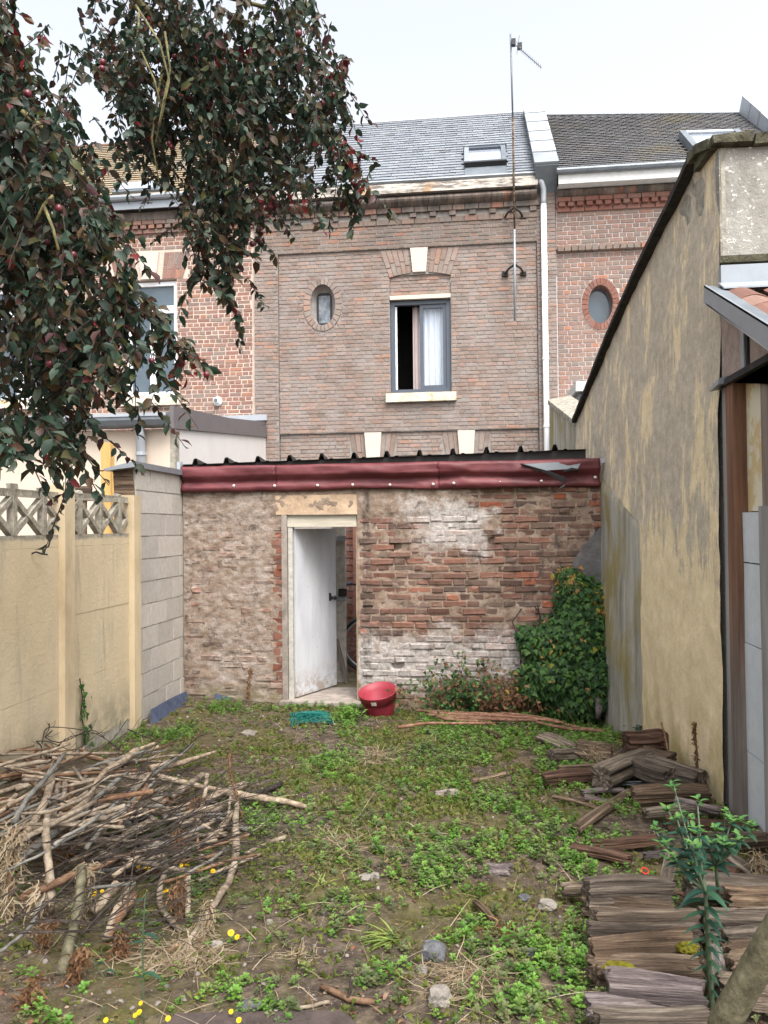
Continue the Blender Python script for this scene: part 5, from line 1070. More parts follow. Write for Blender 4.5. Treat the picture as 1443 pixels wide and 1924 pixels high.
def lean_to():
    o = thing('lean_to', 'low lean-to with red clay tiles, zinc verge and timber posts against the ochre outbuilding', 'lean-to', (2.2, 4.3, 0))
    MB().box((1.455, 4.69, 3.075), (3.5, 4.735, 3.185)).build('flashing', M['zinc'], o); MB().hexa([(1.44, 4.60, 3.02), (3.5, 4.60, 3.02), (3.5, 4.70, 3.075), (1.44, 4.70, 3.075), (1.44, 4.60, 3.03), (3.5, 4.60, 3.03), (3.5, 4.70, 3.085), (1.44, 4.70, 3.085)]).build('apron', M['zinc'], o)
    # tiles falling towards the yard's near end
    s = -.50
    for r in range(8):
        for c in range(9):
            x = 1.455 + c * .205; y = 4.62 - r * .19; z = 3.005 + s * (4.62 - y); V = []; n = 6
            for k in range(n + 1):
                u = k / n; px = x + u * .215; hz = .028 * math.sin(u * math.pi * 1.25 + .2) + random.uniform(-.002, .002); V += [(px, y, z + hz), (px, y - .24, z - .115 + hz)]
            t_ = MB().add(V, [(2 * k, 2 * k + 1, 2 * k + 3, 2 * k + 2) for k in range(n)]); q = t_.build('roof_tile', M['tile_red'], o); q.modifiers.new('thickness', 'SOLIDIFY').thickness = .012
    MB().hexa([(1.36, 4.70, 2.965), (1.375, 4.70, 2.965), (1.375, 3.1, 2.16), (1.36, 3.1, 2.16), (1.36, 4.70, 3.075), (1.375, 4.70, 3.075), (1.375, 3.1, 2.27), (1.36, 3.1, 2.27)]).build('verge_trim', M['zinc'], o)
    MB().hexa([(1.36, 4.70, 3.062), (1.47, 4.70, 3.042), (1.47, 3.1, 2.24), (1.36, 3.1, 2.26), (1.36, 4.70, 3.075), (1.47, 4.70, 3.055), (1.47, 3.1, 2.253), (1.36, 3.1, 2.273)]).build('verge_top', M['zinc_dark'], o)
    MB().hexa([(1.36, 4.66, 2.945), (1.47, 4.66, 2.945), (1.47, 3.1, 2.14), (1.36, 3.1, 2.14), (1.36, 4.66, 2.955), (1.47, 4.66, 2.955), (1.47, 3.1, 2.15), (1.36, 3.1, 2.15)]).build('verge_drip', M['zinc_pale'], o)
    X = 1.462
    MB().prism([(X, 4.725, 2.50), (X, 3.2, 2.50), (X, 3.2, 2.20), (X, 3.3, 2.25), (X, 4.725, 2.97)], (.12, 0, 0)).build('gable_plaster', M['pink_plaster'], o)
    MB().box((X - .018, 4.30, 2.50), (X - .002, 4.355, 2.86), j=.003).build('zinc_strip', M['zinc'], o); MB().box((X - .012, 4.265, 2.50), (X - .001, 4.295, 2.84), j=.004).build('dark_strip', M['dark_edge'], o)
    MB().box((X - .03, 3.2, 2.465), (X + .1, 4.70, 2.498), j=.006).build('door_head', M['dark_edge'], o)
    MB().hexa([(X - .06, 4.60, 2.47), (X - .005, 4.60, 2.47), (X - .005, 4.74, 2.46), (X - .07, 4.74, 2.45), (X - .06, 4.60, 2.50), (X - .005, 4.60, 2.52), (X - .005, 4.74, 2.50), (X - .07, 4.74, 2.47)]).build('zinc_scrap', M['zinc'], o)
    MB().box((X - .004, 4.645, -.2), (X + .10, 4.733, 2.465), j=.003).build('door_jamb', M['grey_board'], o)
    MB().box((X - .012, 4.515, -.2), (X + .06, 4.640, 2.46), j=.004).build('timber_post', M['brown_post'], o)
    MB().box((X + .06, 3.9, 1.735), (X + .075, 4.512, 2.46)).build('cream_board', M['cream_board'], o)
    for k, (z0, z1) in enumerate(((-.2, .405), (.41, 1.005), (1.01, 1.45), (1.455, 1.73))): MB().box((X + .03, 4.19, z0), (X + .062, 4.512, z1 - .002), j=.002).build('white_panel', M['foam_panel'], o)
    MB().box((X + .02, 4.02, 1.60), (X + .06, 4.185, 2.46), j=.003).build('door_jamb', M['old_timber'], o); MB().box((X + .005, 3.98, -.2), (X + .055, 4.185, 1.76), j=.005).build('grey_board', M['grey_board'], o)
    MB().box((X + .08, 3.2, -.2), (X + .1, 4.52, 2.4)).build('back_board', M['dark_edge'], o)
    MB().box((X + .02, 3.1, -.2), (X + .06, 3.97, 2.46)).build('door_leaf', M['old_timber'], o)
    # roof boarding under the tiles
    MB().hexa([(1.46, 4.70, 2.96), (3.4, 4.70, 2.96), (3.4, 3.1, 2.16), (1.46, 3.1, 2.16), (1.46, 4.70, 2.98), (3.4, 4.70, 2.98), (3.4, 3.1, 2.18), (1.46, 3.1, 2.18)]).build('roof_boarding', M['old_timber'], o)
lean_to()

# ================================================================= TREE
LEAF_V = [(0, 0, 0), (.28, -.27, .08), (.30, 0, -.02), (.32, .25, .05), (.66, -.25, .01), (.64, 0, -.07), (.62, .26, .05), (1, .03, -.24)]
LEAF_F = [(0, 1, 2, 2), (0, 2, 3, 3), (1, 4, 5, 2), (2, 5, 6, 3), (4, 7, 5, 5), (5, 7, 6, 6)]
LEAF_T = [(0, 1, 2), (0, 2, 3), (1, 4, 5), (1, 5, 2), (2, 5, 6), (2, 6, 3), (4, 7, 5), (5, 7, 6)]
def in_poly(x, y, P):
    c = False; j = len(P) - 1
    for i in range(len(P)):
        if (P[i][1] > y) != (P[j][1] > y) and x < (P[j][0] - P[i][0]) * (y - P[i][1]) / (P[j][1] - P[i][1]) + P[i][0]: c = not c
        j = i
    return c
def tree():
    t = thing('plum_tree', 'purple leaved plum tree with drooping fruiting branches hanging in from the upper left', 'tree', (-2.35, 1.75, 0))
    rs = random.Random(5)
    tk = MB(); tk.tube([(-2.35, 1.75, -.1), (-2.33, 1.77, .5), (-2.36, 1.8, 1.2), (-2.28, 1.85, 1.9), (-2.2, 1.95, 2.6)], [.15, .12, .105, .10, .09], 12, j=.06); tk.build('trunk', M['branch_lichen'], t, True)
    def limb(pts, rads, name='branch'): return MB().tube(pts, rads, 8, j=.08).build(name, M['branch_lichen'], t, True)
    A = [Vector((-2.2, 1.95, 2.55)), Vector((-2.15, 2.3, 3.6)), at(150, -170, 3.0), at(262, 12, 3.25), at(320, 58, 3.4), at(372, 104, 3.5), at(425, 152, 3.6), at(470, 205, 3.65), at(512, 262, 3.7), at(545, 335, 3.72)]
    limb(A, [.085, .06, .034, .026, .023, .019, .015, .011, .007, .004])
    limb([A[2], at(330, -40, 3.3), at(430, -5, 3.5), at(520, 20, 3.6), at(600, 25, 3.7)], [.03, .018, .012, .008, .004]); limb([A[5], at(440, 100, 3.7), at(500, 115, 3.8), at(560, 72, 3.85), at(640, 140, 3.9)], [.012, .009, .008, .006, .003])
    limb([at(425, 150, 3.6), at(500, 180, 3.7), at(580, 215, 3.8), at(640, 290, 3.85), at(680, 345, 3.85)], [.012, .009, .007, .005, .003])
    limb([Vector((-2.2, 1.95, 2.55)), at(-330, 40, 2.4), at(-150, 150, 2.5), at(10, 230, 2.55), at(80, 300, 2.6), at(110, 420, 2.65), at(170, 560, 2.7), at(240, 700, 2.75)], [.07, .035, .018, .011, .010, .008, .006, .004])
    limb([at(40, 210, 2.55), at(120, 270, 2.7), at(180, 380, 2.8), at(230, 520, 2.85), at(300, 610, 2.9), at(340, 670, 2.95)], [.012, .009, .007, .006, .004, .003])
    limb([at(80, 300, 2.6), at(70, 430, 2.6), at(60, 560, 2.6), at(50, 700, 2.62), at(110, 820, 2.65)], [.010, .008, .007, .005, .003])
    limb([A[4], at(300, 160, 3.2), at(285, 260, 3.2), at(300, 350, 3.2)], [.009, .007, .005, .003]); limb([A[5], at(345, 190, 3.4), at(390, 330, 3.4), at(420, 480, 3.4)], [.008, .007, .005, .003])
    for (pp) in (((255, 10), (300, 80), (318, 150), (300, 240)), ((262, 20), (258, 80), (290, 150), (305, 210)), ((310, 60), (320, 130), (305, 200), (292, 270)), ((100, 368), (82, 385), (66, 420)), ((82, 385), (100, 430), (110, 470))):
        limb([at(x, y, 3.0 if x > 150 else 2.2) for x, y in pp], [.005, .0045, .004, .003][:len(pp)], 'pale_twig')
    LEFT = [(-90, -60), (50, -60), (62, 60), (82, 110), (108, 180), (128, 240), (172, 285), (195, 340), (205, 385), (250, 425), (268, 460), (215, 505), (215, 560), (250, 610), (305, 650), (340, 690), (300, 695), (235, 690), (262, 770), (262, 840), (235, 770), (165, 765), (150, 850), (140, 905), (92, 900), (78, 860), (100, 780), (40, 770), (-90, 770)]
    CENT = [(175, -60), (600, -60), (590, 20), (630, 50), (612, 95), (645, 130), (640, 170), (605, 200), (640, 235), (668, 310), (672, 345), (640, 335), (600, 300), (620, 370), (605, 405), (560, 395), (520, 380), (545, 430), (500, 440), (450, 430), (480, 480), (455, 500), (425, 545), (400, 535), (365, 480), (345, 430), (330, 385), (300, 360), (262, 375), (232, 320), (198, 240), (172, 150)]
    holes = [(124, 55, 36, 105), (135, 150, 22, 56), (200, 300, 22, 48), (250, 352, 24, 18), (410, 16, 40, 40), (480, 6, 26, 24), (585, 75, 18, 34), (300, 425, 30, 40), (405, 225, 16, 13), (600, 330, 14, 26), (35, 40, 14, 24), (545, 380, 14, 18), (520, 250, 12, 14), (340, 320, 14, 16), (470, 300, 12, 16), (560, 160, 12, 14), (285, 610, 26, 40), (480, 380, 14, 12), (230, 110, 12, 16), (60, 560, 12, 12), (20, 720, 22, 16)]
    P, D, Sz, Cl = [], [], [], []
    twigs = MB(); spots = []
    def grow(poly, Y0, dY, n, size):
        x0, x1 = min(p[0] for p in poly), max(p[0] for p in poly); y0, y1 = min(p[1] for p in poly), max(p[1] for p in poly); k = 0; tries = 0
        while k < n and tries < n * 40:
            tries += 1; x, y = rs.uniform(x0, x1), rs.uniform(y0, y1)
            if not in_poly(x, y, poly): continue
            dens = mnoise.noise(Vector((x * .012, y * .012, Y0)))
            if dens < -.27: continue
            b = at(x, y, Y0); b.y += rs.uniform(-dY, dY)
            if any(((x - h[0]) / h[2]) ** 2 + ((y - h[1]) / h[3]) ** 2 < 1 for h in holes): continue
            L = rs.uniform(.12, .30); az = rs.uniform(0, 6.28); d = Vector((math.cos(az) * .55 + .18, math.sin(az) * .5, -rs.uniform(.25, 1.0))).normalized(); m = 9; pts = []
            for q in range(m): pts.append(b + d * L * q / (m - 1) + Vector((0, 0, -.10 * L * (q / (m - 1)) ** 2)) + Vector((rs.uniform(-1, 1), rs.uniform(-1, 1), rs.uniform(-1, 1))) * .006)
            u, v = proj(pts[-1])
            if not in_poly(u, v, poly) and rs.random() < .88: continue
            if any(((u - h[0]) / h[2]) ** 2 + ((v - h[1]) / h[3]) ** 2 < 1 for h in holes): continue
            k += 1; twigs.tube([pts[0], pts[3], pts[6], pts[8]], [.0028, .0024, .0018, .0012], 4, cap=False)
            nl = int(L / .017)
            for q in range(nl):
                f = q / nl; p = pts[min(m - 1, int(f * (m - 1)))].lerp(pts[min(m - 1, int(f * (m - 1)) + 1)], f * (m - 1) % 1)
                a = rs.uniform(0, 6.28); o = Vector((math.cos(a), math.sin(a), rs.uniform(-1.1, .25))) + d * .6; P.append(p); D.append(o.normalized()); Sz.append(size * rs.uniform(.6, 1.15)); Cl.append(rs.random())
            if rs.random() < .10: spots.append(pts[rs.randrange(2, m)])
    grow(LEFT, 2.65, .42, 640, .052); grow(CENT, 3.55, .48, 760, .050)
    # stray sprays
    for poly, Y0, n in (([(200, 480), (262, 540), (300, 610), (330, 640), (290, 640), (230, 560)], 2.9, 26), ([(340, 640), (380, 690), (375, 730), (300, 640), (270, 560), (300, 560)], 2.95, 10), ([(345, 470), (480, 440), (440, 580), (390, 560)], 3.4, 16), ([(590, 60), (665, 130), (660, 240), (600, 200)], 3.8, 20), ([(640, 250), (700, 330), (690, 370), (620, 330)], 3.85, 14), ([(0, 720), (60, 760), (55, 815), (-10, 815)], 2.4, 8), ([(70, 780), (160, 780), (155, 915), (80, 910)], 2.5, 14)): grow(poly, Y0, .12, n, .058)
    twigs.build('twig', M['twig_dark'], t, kind='stuff')
    P = np.array([tuple(p) for p in P]); D = np.array([tuple(d) for d in D]); n = len(P); Sz = np.array(Sz)
    up = np.random.normal(size=(n, 3)) * .75 + np.array([0, -.25, 1.0]); X = D; Yv = np.cross(up, X); Yv /= np.linalg.norm(Yv, axis=1, keepdims=True) + 1e-9; Z = np.cross(X, Yv); R = np.stack([X, Yv, Z], 2)
    rnd = np.random.rand(n)
    # red shoots at the outer tips
    red = np.zeros(n, bool)
    for i in range(n):
        u, v = proj(P[i]); w = .012
        for (cx, cy, r) in ((670, 275, 40), (640, 110, 40), (460, 95, 18), (345, 690, 40), (605, 455, 28), (690, 330, 30), (620, 15, 30), (50, 55, 36), (560, 390, 26), (505, 385, 20), (130, 20, 26), (290, 40, 22)):
            if (u - cx) ** 2 + (v - cy) ** 2 < r * r: w = .26
        red[i] = rs.random() < w
    dist = np.linalg.norm(P - np.array(C_O), axis=1); uv = np.array([proj(p) for p in P]); inview = (uv[:, 0] > 5) & (uv[:, 0] < 1438) & (uv[:, 1] > 5)
    order = np.argsort(np.where(inview, dist / Sz, 1e9)); big = set(order[:300].tolist())
    lm = {False: MB().add(LEAF_V, LEAF_T, 0).mesh('leaf', M['plum_leaf'], True), True: MB().add(LEAF_V, LEAF_T, 0).mesh('leaf', M['plum_red'], True)}
    for i in big:
        o = link('leaf', lm[bool(red[i])]); o.parent = t; m = Matrix(R[i].tolist()).to_4x4(); m = Matrix.Translation(Vector(P[i]) - t.location) @ m @ Matrix.Scale(float(Sz[i]), 4); o.matrix_basis = m
    rest = np.array([i not in big for i in range(n)])
    for flag, mat, nm in ((False, 'plum_leaf', 'foliage'), (True, 'plum_red', 'red_foliage')):
        s = rest & (red == flag); V, F = scatter(LEAF_V, LEAF_T, P[s], R[s], Sz[s]); link(nm, np_mesh(nm, V, F, np.repeat(rnd[s], len(LEAF_T)), M[mat], True), t, kind='stuff')
    # plums
    pl = MB(); prof = [(.001, -.5), (.25, -.44), (.42, -.25), (.5, 0), (.43, .25), (.25, .43), (.06, .46), (.001, .42)]; pm = pl.lathe(prof, 14).mesh('plum', M['plum'], True)
    given = [(192, 120, 3.0), (193, 108, 3.0), (318, 262, 3.3), (354, 175, 3.3), (418, 220, 3.4), (322, 268, 3.3), (474, 450, 3.4), (588, 348, 3.7), (520, 375, 3.6), (52, 165, 2.4), (110, 380, 2.3), (94, 672, 2.35), (92, 640, 2.4), (100, 620, 2.4), (200, 622, 2.6), (285, 668, 2.75), (600, 160, 3.75), (545, 180, 3.6), (465, 470, 3.4), (88, 443, 2.4), (138, 468, 2.4), (300, 225, 3.3), (540, 300, 3.6), (350, 98, 3.4)]
    for (x, y, Y) in given: spots.append(at(x, y, Y))
    for p in spots[-24 - 26:]:
        o = link('plum', pm); o.parent = t; s_ = rs.uniform(.021, .028); o.location = Vector(p) - t.location + Vector((0, 0, -.02)); o.scale = (s_, s_, s_ * 1.05); o.rotation_euler = (rs.uniform(-.4, .4), rs.uniform(-.4, .4), 0)
tree()

# ================================================================= IVY AND CREEPERS
IVY_V = [(0, 0, 0), (.10, -.42, .03), (.45, -.26, .0), (1.0, 0, -.12), (.45, .26, .0), (.10, .42, .03), (.35, 0, .06)]
IVY_T = [(0, 1, 6), (1, 2, 6), (2, 3, 6), (3, 4, 6), (4, 5, 6), (5, 0, 6)]
def ivy():
    t = thing('ivy_bush', 'dense dark green ivy climbing the shed wall beside the grey cement', 'ivy', (.75, 7.1, -.1)); rs = random.Random(9); P, N_, rnd, sz, yel = [], [], [], [], []
    lob = [((1085, 1122), 40, 48, .07), ((1112, 1165), 46, 62, .15), ((1078, 1205), 66, 58, .22), ((1022, 1208), 44, 36, .18), ((1108, 1270), 58, 75, .26), ((1036, 1262), 58, 46, .26), ((1078, 1312), 66, 38, .22), ((1146, 1240), 20, 56, .17), ((1068, 1084), 24, 18, .04), ((1128, 1118), 18, 24, .07), ((992, 1190), 22, 18, .1), ((1005, 1285), 34, 30, .2)]
    pxm = 1446 / 7.1
    for (c, rx, ry, dep) in lob:
        b = at(c[0], c[1], YS - .05); n = int(rx * ry * .42)
        for _ in range(n):
            a = rs.uniform(0, 6.28); q = math.sqrt(rs.random()); ux, uz = math.cos(a) * q, math.sin(a) * q; h = math.sqrt(max(0, 1 - q * q))
            r_ = rs.uniform(.55, 1.25)
            p = Vector((b.x + ux * rx / pxm * (1 + .14 * rs.gauss(0, 1)), YS - .03 - dep * h * r_ * 1.3, b.z + uz * ry / pxm * (1 + .14 * rs.gauss(0, 1))))
            if p.x > 1.20: p.x = 1.20 - rs.random() * .03
            if p.z < ground_z(p.x, p.y): continue
            P.append(p); N_.append(Vector((ux * .7 + rs.gauss(0, .35), -.6 - .5 * h + rs.gauss(0, .3), uz * .4 + .65 + rs.gauss(0, .3)))); sz.append(rs.uniform(.038, .068)); rnd.append(rs.random())
            u, v = proj(p); y_ = (((u - 1132) / 22) ** 2 + ((v - 1125) / 26) ** 2 < 1 and rs.random() < .45) or (((u - 1065) / 32) ** 2 + ((v - 1085) / 32) ** 2 < 1 and rs.random() < .3) or (((u - 1020) / 34) ** 2 + ((v - 1225) / 28) ** 2 < 1 and rs.random() < .16) or rs.random() < .018
            yel.append(y_)
    P = np.array([tuple(p) for p in P]); Z = np.array([tuple(v.normalized()) for v in N_]); n = len(P); down = np.random.normal(size=(n, 3)) * .5 + np.array([0, -.2, -1.0]); X = down - Z * np.sum(down * Z, 1, keepdims=True); X /= np.linalg.norm(X, axis=1, keepdims=True); Yv = np.cross(Z, X); R = np.stack([X, Yv, Z], 2); sz = np.array(sz); rnd = np.array(rnd); yel = np.array(yel)
    big = set(np.argsort(P[:, 1] - sz * 2)[:260].tolist()); lm = {f: MB().add(IVY_V, IVY_T, 0).mesh('leaf', M['ivy_yellow' if f else 'ivy_leaf']) for f in (False, True)}
    for i in big:
        o = link('leaf', lm[bool(yel[i])]); o.parent = t; o.matrix_basis = Matrix.Translation(Vector(P[i]) - t.location) @ Matrix(R[i].tolist()).to_4x4() @ Matrix.Scale(float(sz[i]), 4)
    rest = np.array([i not in big for i in range(n)])
    for f, mat, nm in ((False, 'ivy_leaf', 'foliage'), (True, 'ivy_yellow', 'yellow_foliage')):
        s = rest & (yel == f); V, F = scatter(IVY_V, IVY_T, P[s], R[s], sz[s]); link(nm, np_mesh(nm, V, F, np.repeat(rnd[s], len(IVY_T)), M[mat]), t, kind='stuff')
    # stems on the wall, pale root
    st = MB()
    for k in range(16):
        x = rs.uniform(.55, 1.12); p = Vector((x, YS - .04, -.15)); pts = [p.copy()]
        for q in range(6): p = p + Vector((rs.uniform(-.09, .09), rs.uniform(-.015, .01), rs.uniform(.12, .2))); pts.append(Vector((min(1.19, p.x), p.y, p.z)))
        st.tube(pts, .006, 5, cap=False)
    st.build('stems', M['twig_dark'], t, kind='stuff')
    a = [at(1122, 1350, 6.95), at(1126, 1330, 6.95), at(1120, 1300, 7.0), at(1124, 1285, 7.05)]; MB().tube(a, [.022, .03, .018, .012], 8, j=.15).build('root', M['log_bark'], t, True)
ivy()
def creeper():
    t = thing('dead_creeper', 'half dead creeper with brown leaves and bare stems at the shed foot beside the ivy', 'creeper', (.15, 7.2, -.1)); rs = random.Random(4); st = MB(); P, X, Z, sz, kd = [], [], [], [], []
    for k in range(190):
        u = rs.random(); x, y = lerp(835, 1012, u), 1338; h = (118 if u < .35 else 105) * rs.uniform(.3, 1) ; p = at(x + rs.uniform(-12, 12), y, YS - rs.uniform(.03, .22)); p.z = ground_z(p.x, p.y); pts = [p.copy()]; d = Vector((rs.gauss(0, .5), rs.gauss(-.2, .3), 1)).normalized(); L = h / 205
        for q in range(5):
            d = (d + Vector((rs.gauss(0, .35), rs.gauss(0, .2), -.12 * q))).normalized(); p = p + d * L / 4; p.y = min(p.y, YS - .02); pts.append(p.copy())
            green = u < .33
            for _ in range(3 if green else 1):
                if rs.random() < (.95 if green else .55):
                    P.append(p + Vector((rs.gauss(0, .02), rs.gauss(0, .02), rs.gauss(0, .02)))); Z.append(Vector((rs.gauss(0, .5), -.7, .7 + rs.gauss(0, .4))).normalized()); sz.append(rs.uniform(.025, .05)); kd.append(0 if green and rs.random() < .75 else (2 if rs.random() < .06 else 1))
        st.tube(pts, [.0035, .003, .0025, .002, .0018, .0015], 4, cap=False, r=rs.random())
    st.build('stems', M['stick_brown'], t, kind='stuff')
    P = np.array([tuple(p) for p in P]); Z = np.array([tuple(z) for z in Z]); n = len(P); down = np.random.normal(size=(n, 3)) * .6 + np.array([0, 0, -1.0]); X = down - Z * np.sum(down * Z, 1, keepdims=True); X /= np.linalg.norm(X, axis=1, keepdims=True); R = np.stack([X, np.cross(Z, X), Z], 2); sz = np.array(sz); kd = np.array(kd)
    for k, mat, nm in ((0, 'ivy_leaf', 'green_foliage'), (1, 'dead_leaf', 'dead_foliage'), (2, 'ivy_yellow', 'yellow_foliage')):
        s = kd == k
        if s.any(): V, F = scatter(IVY_V, IVY_T, P[s], R[s], sz[s]); link(nm, np_mesh(nm, V, F, np.repeat(np.random.rand(s.sum()), len(IVY_T)), M[mat]), t, kind='stuff')
    t2 = thing('ivy_tendril', 'small ivy tendril climbing the yellow fence panel from the ground', 'ivy', (FX + .02, 5.45, .1)); pts = [atx(x, y, FX + .012) for x, y in ((160, 1400), (158, 1370), (152, 1340), (155, 1310), (150, 1275))]; MB().tube(pts, .004, 5).build('stem', M['twig_dark'], t2)
    for k in range(34):
        u = rs.random() ** .8; q = u * 3.99; p = pts[int(q)].lerp(pts[int(q) + 1], q % 1) + Vector((rs.uniform(.005, .03), rs.gauss(0, .03), rs.gauss(0, .012)))
        zz = Vector((1, rs.gauss(0, .3), .4)).normalized(); xx = Vector((0, rs.gauss(0, .5), -1)); xx = (xx - zz * xx.dot(zz)).normalized(); o = link('leaf', bpy.data.meshes['leaf'] if False else IVM); o.parent = t2; o.matrix_basis = Matrix.Translation(p - t2.location) @ Matrix((xx, zz.cross(xx), zz)).transposed().to_4x4() @ Matrix.Scale(rs.uniform(.035, .055), 4)
IVM = MB().add(IVY_V, IVY_T, 0).mesh('leaf', M['ivy_leaf'])
creeper()

# ================================================================= BRUSH PILE, STICKS
def curve_pts(pts, n=4):
    out = []; P = [pts[0]] + list(pts) + [pts[-1]]
    for i in range(1, len(P) - 2):
        for k in range(n):
            t_ = k / n; a, b, c, d = P[i - 1], P[i], P[i + 1], P[i + 2]; out.append(0.5 * ((2 * b) + (c - a) * t_ + (2 * a - 5 * b + 4 * c - d) * t_ ** 2 + (3 * b - a - 3 * c + d) * t_ ** 3))
    out.append(P[-2]); return out
def stick(name, label, cat, spec, mat, group=None, jit=.0022, n=7):
    """spec: list of (px, py, height over the ground, radius in photo pixels)"""
    pts, rad = [], []
    for (x, y, h, r) in spec:
        p = gp(x, y, h); p.z = h + ground_z(p.x, p.y) * .6; pts.append(p); rad.append(r * (p - C_O).length / F_PX)
    c = curve_pts(pts, 4); m = len(c); rr = [lerp(rad[min(len(rad) - 1, int(k / (m - 1) * (len(rad) - 1)))], rad[min(len(rad) - 1, int(k / (m - 1) * (len(rad) - 1)) + 1)], (k / (m - 1) * (len(rad) - 1)) % 1) * random.uniform(.9, 1.1) for k in range(m)]
    c = [p + Vector((random.uniform(-jit, jit), random.uniform(-jit, jit), random.uniform(-jit, jit))) for p in c]
    o = MB().tube(c, rr, n, j=.10).build(name, M[mat], None, True); return tag(o, label, cat, group)
BP = 'sticks of the brush pile'
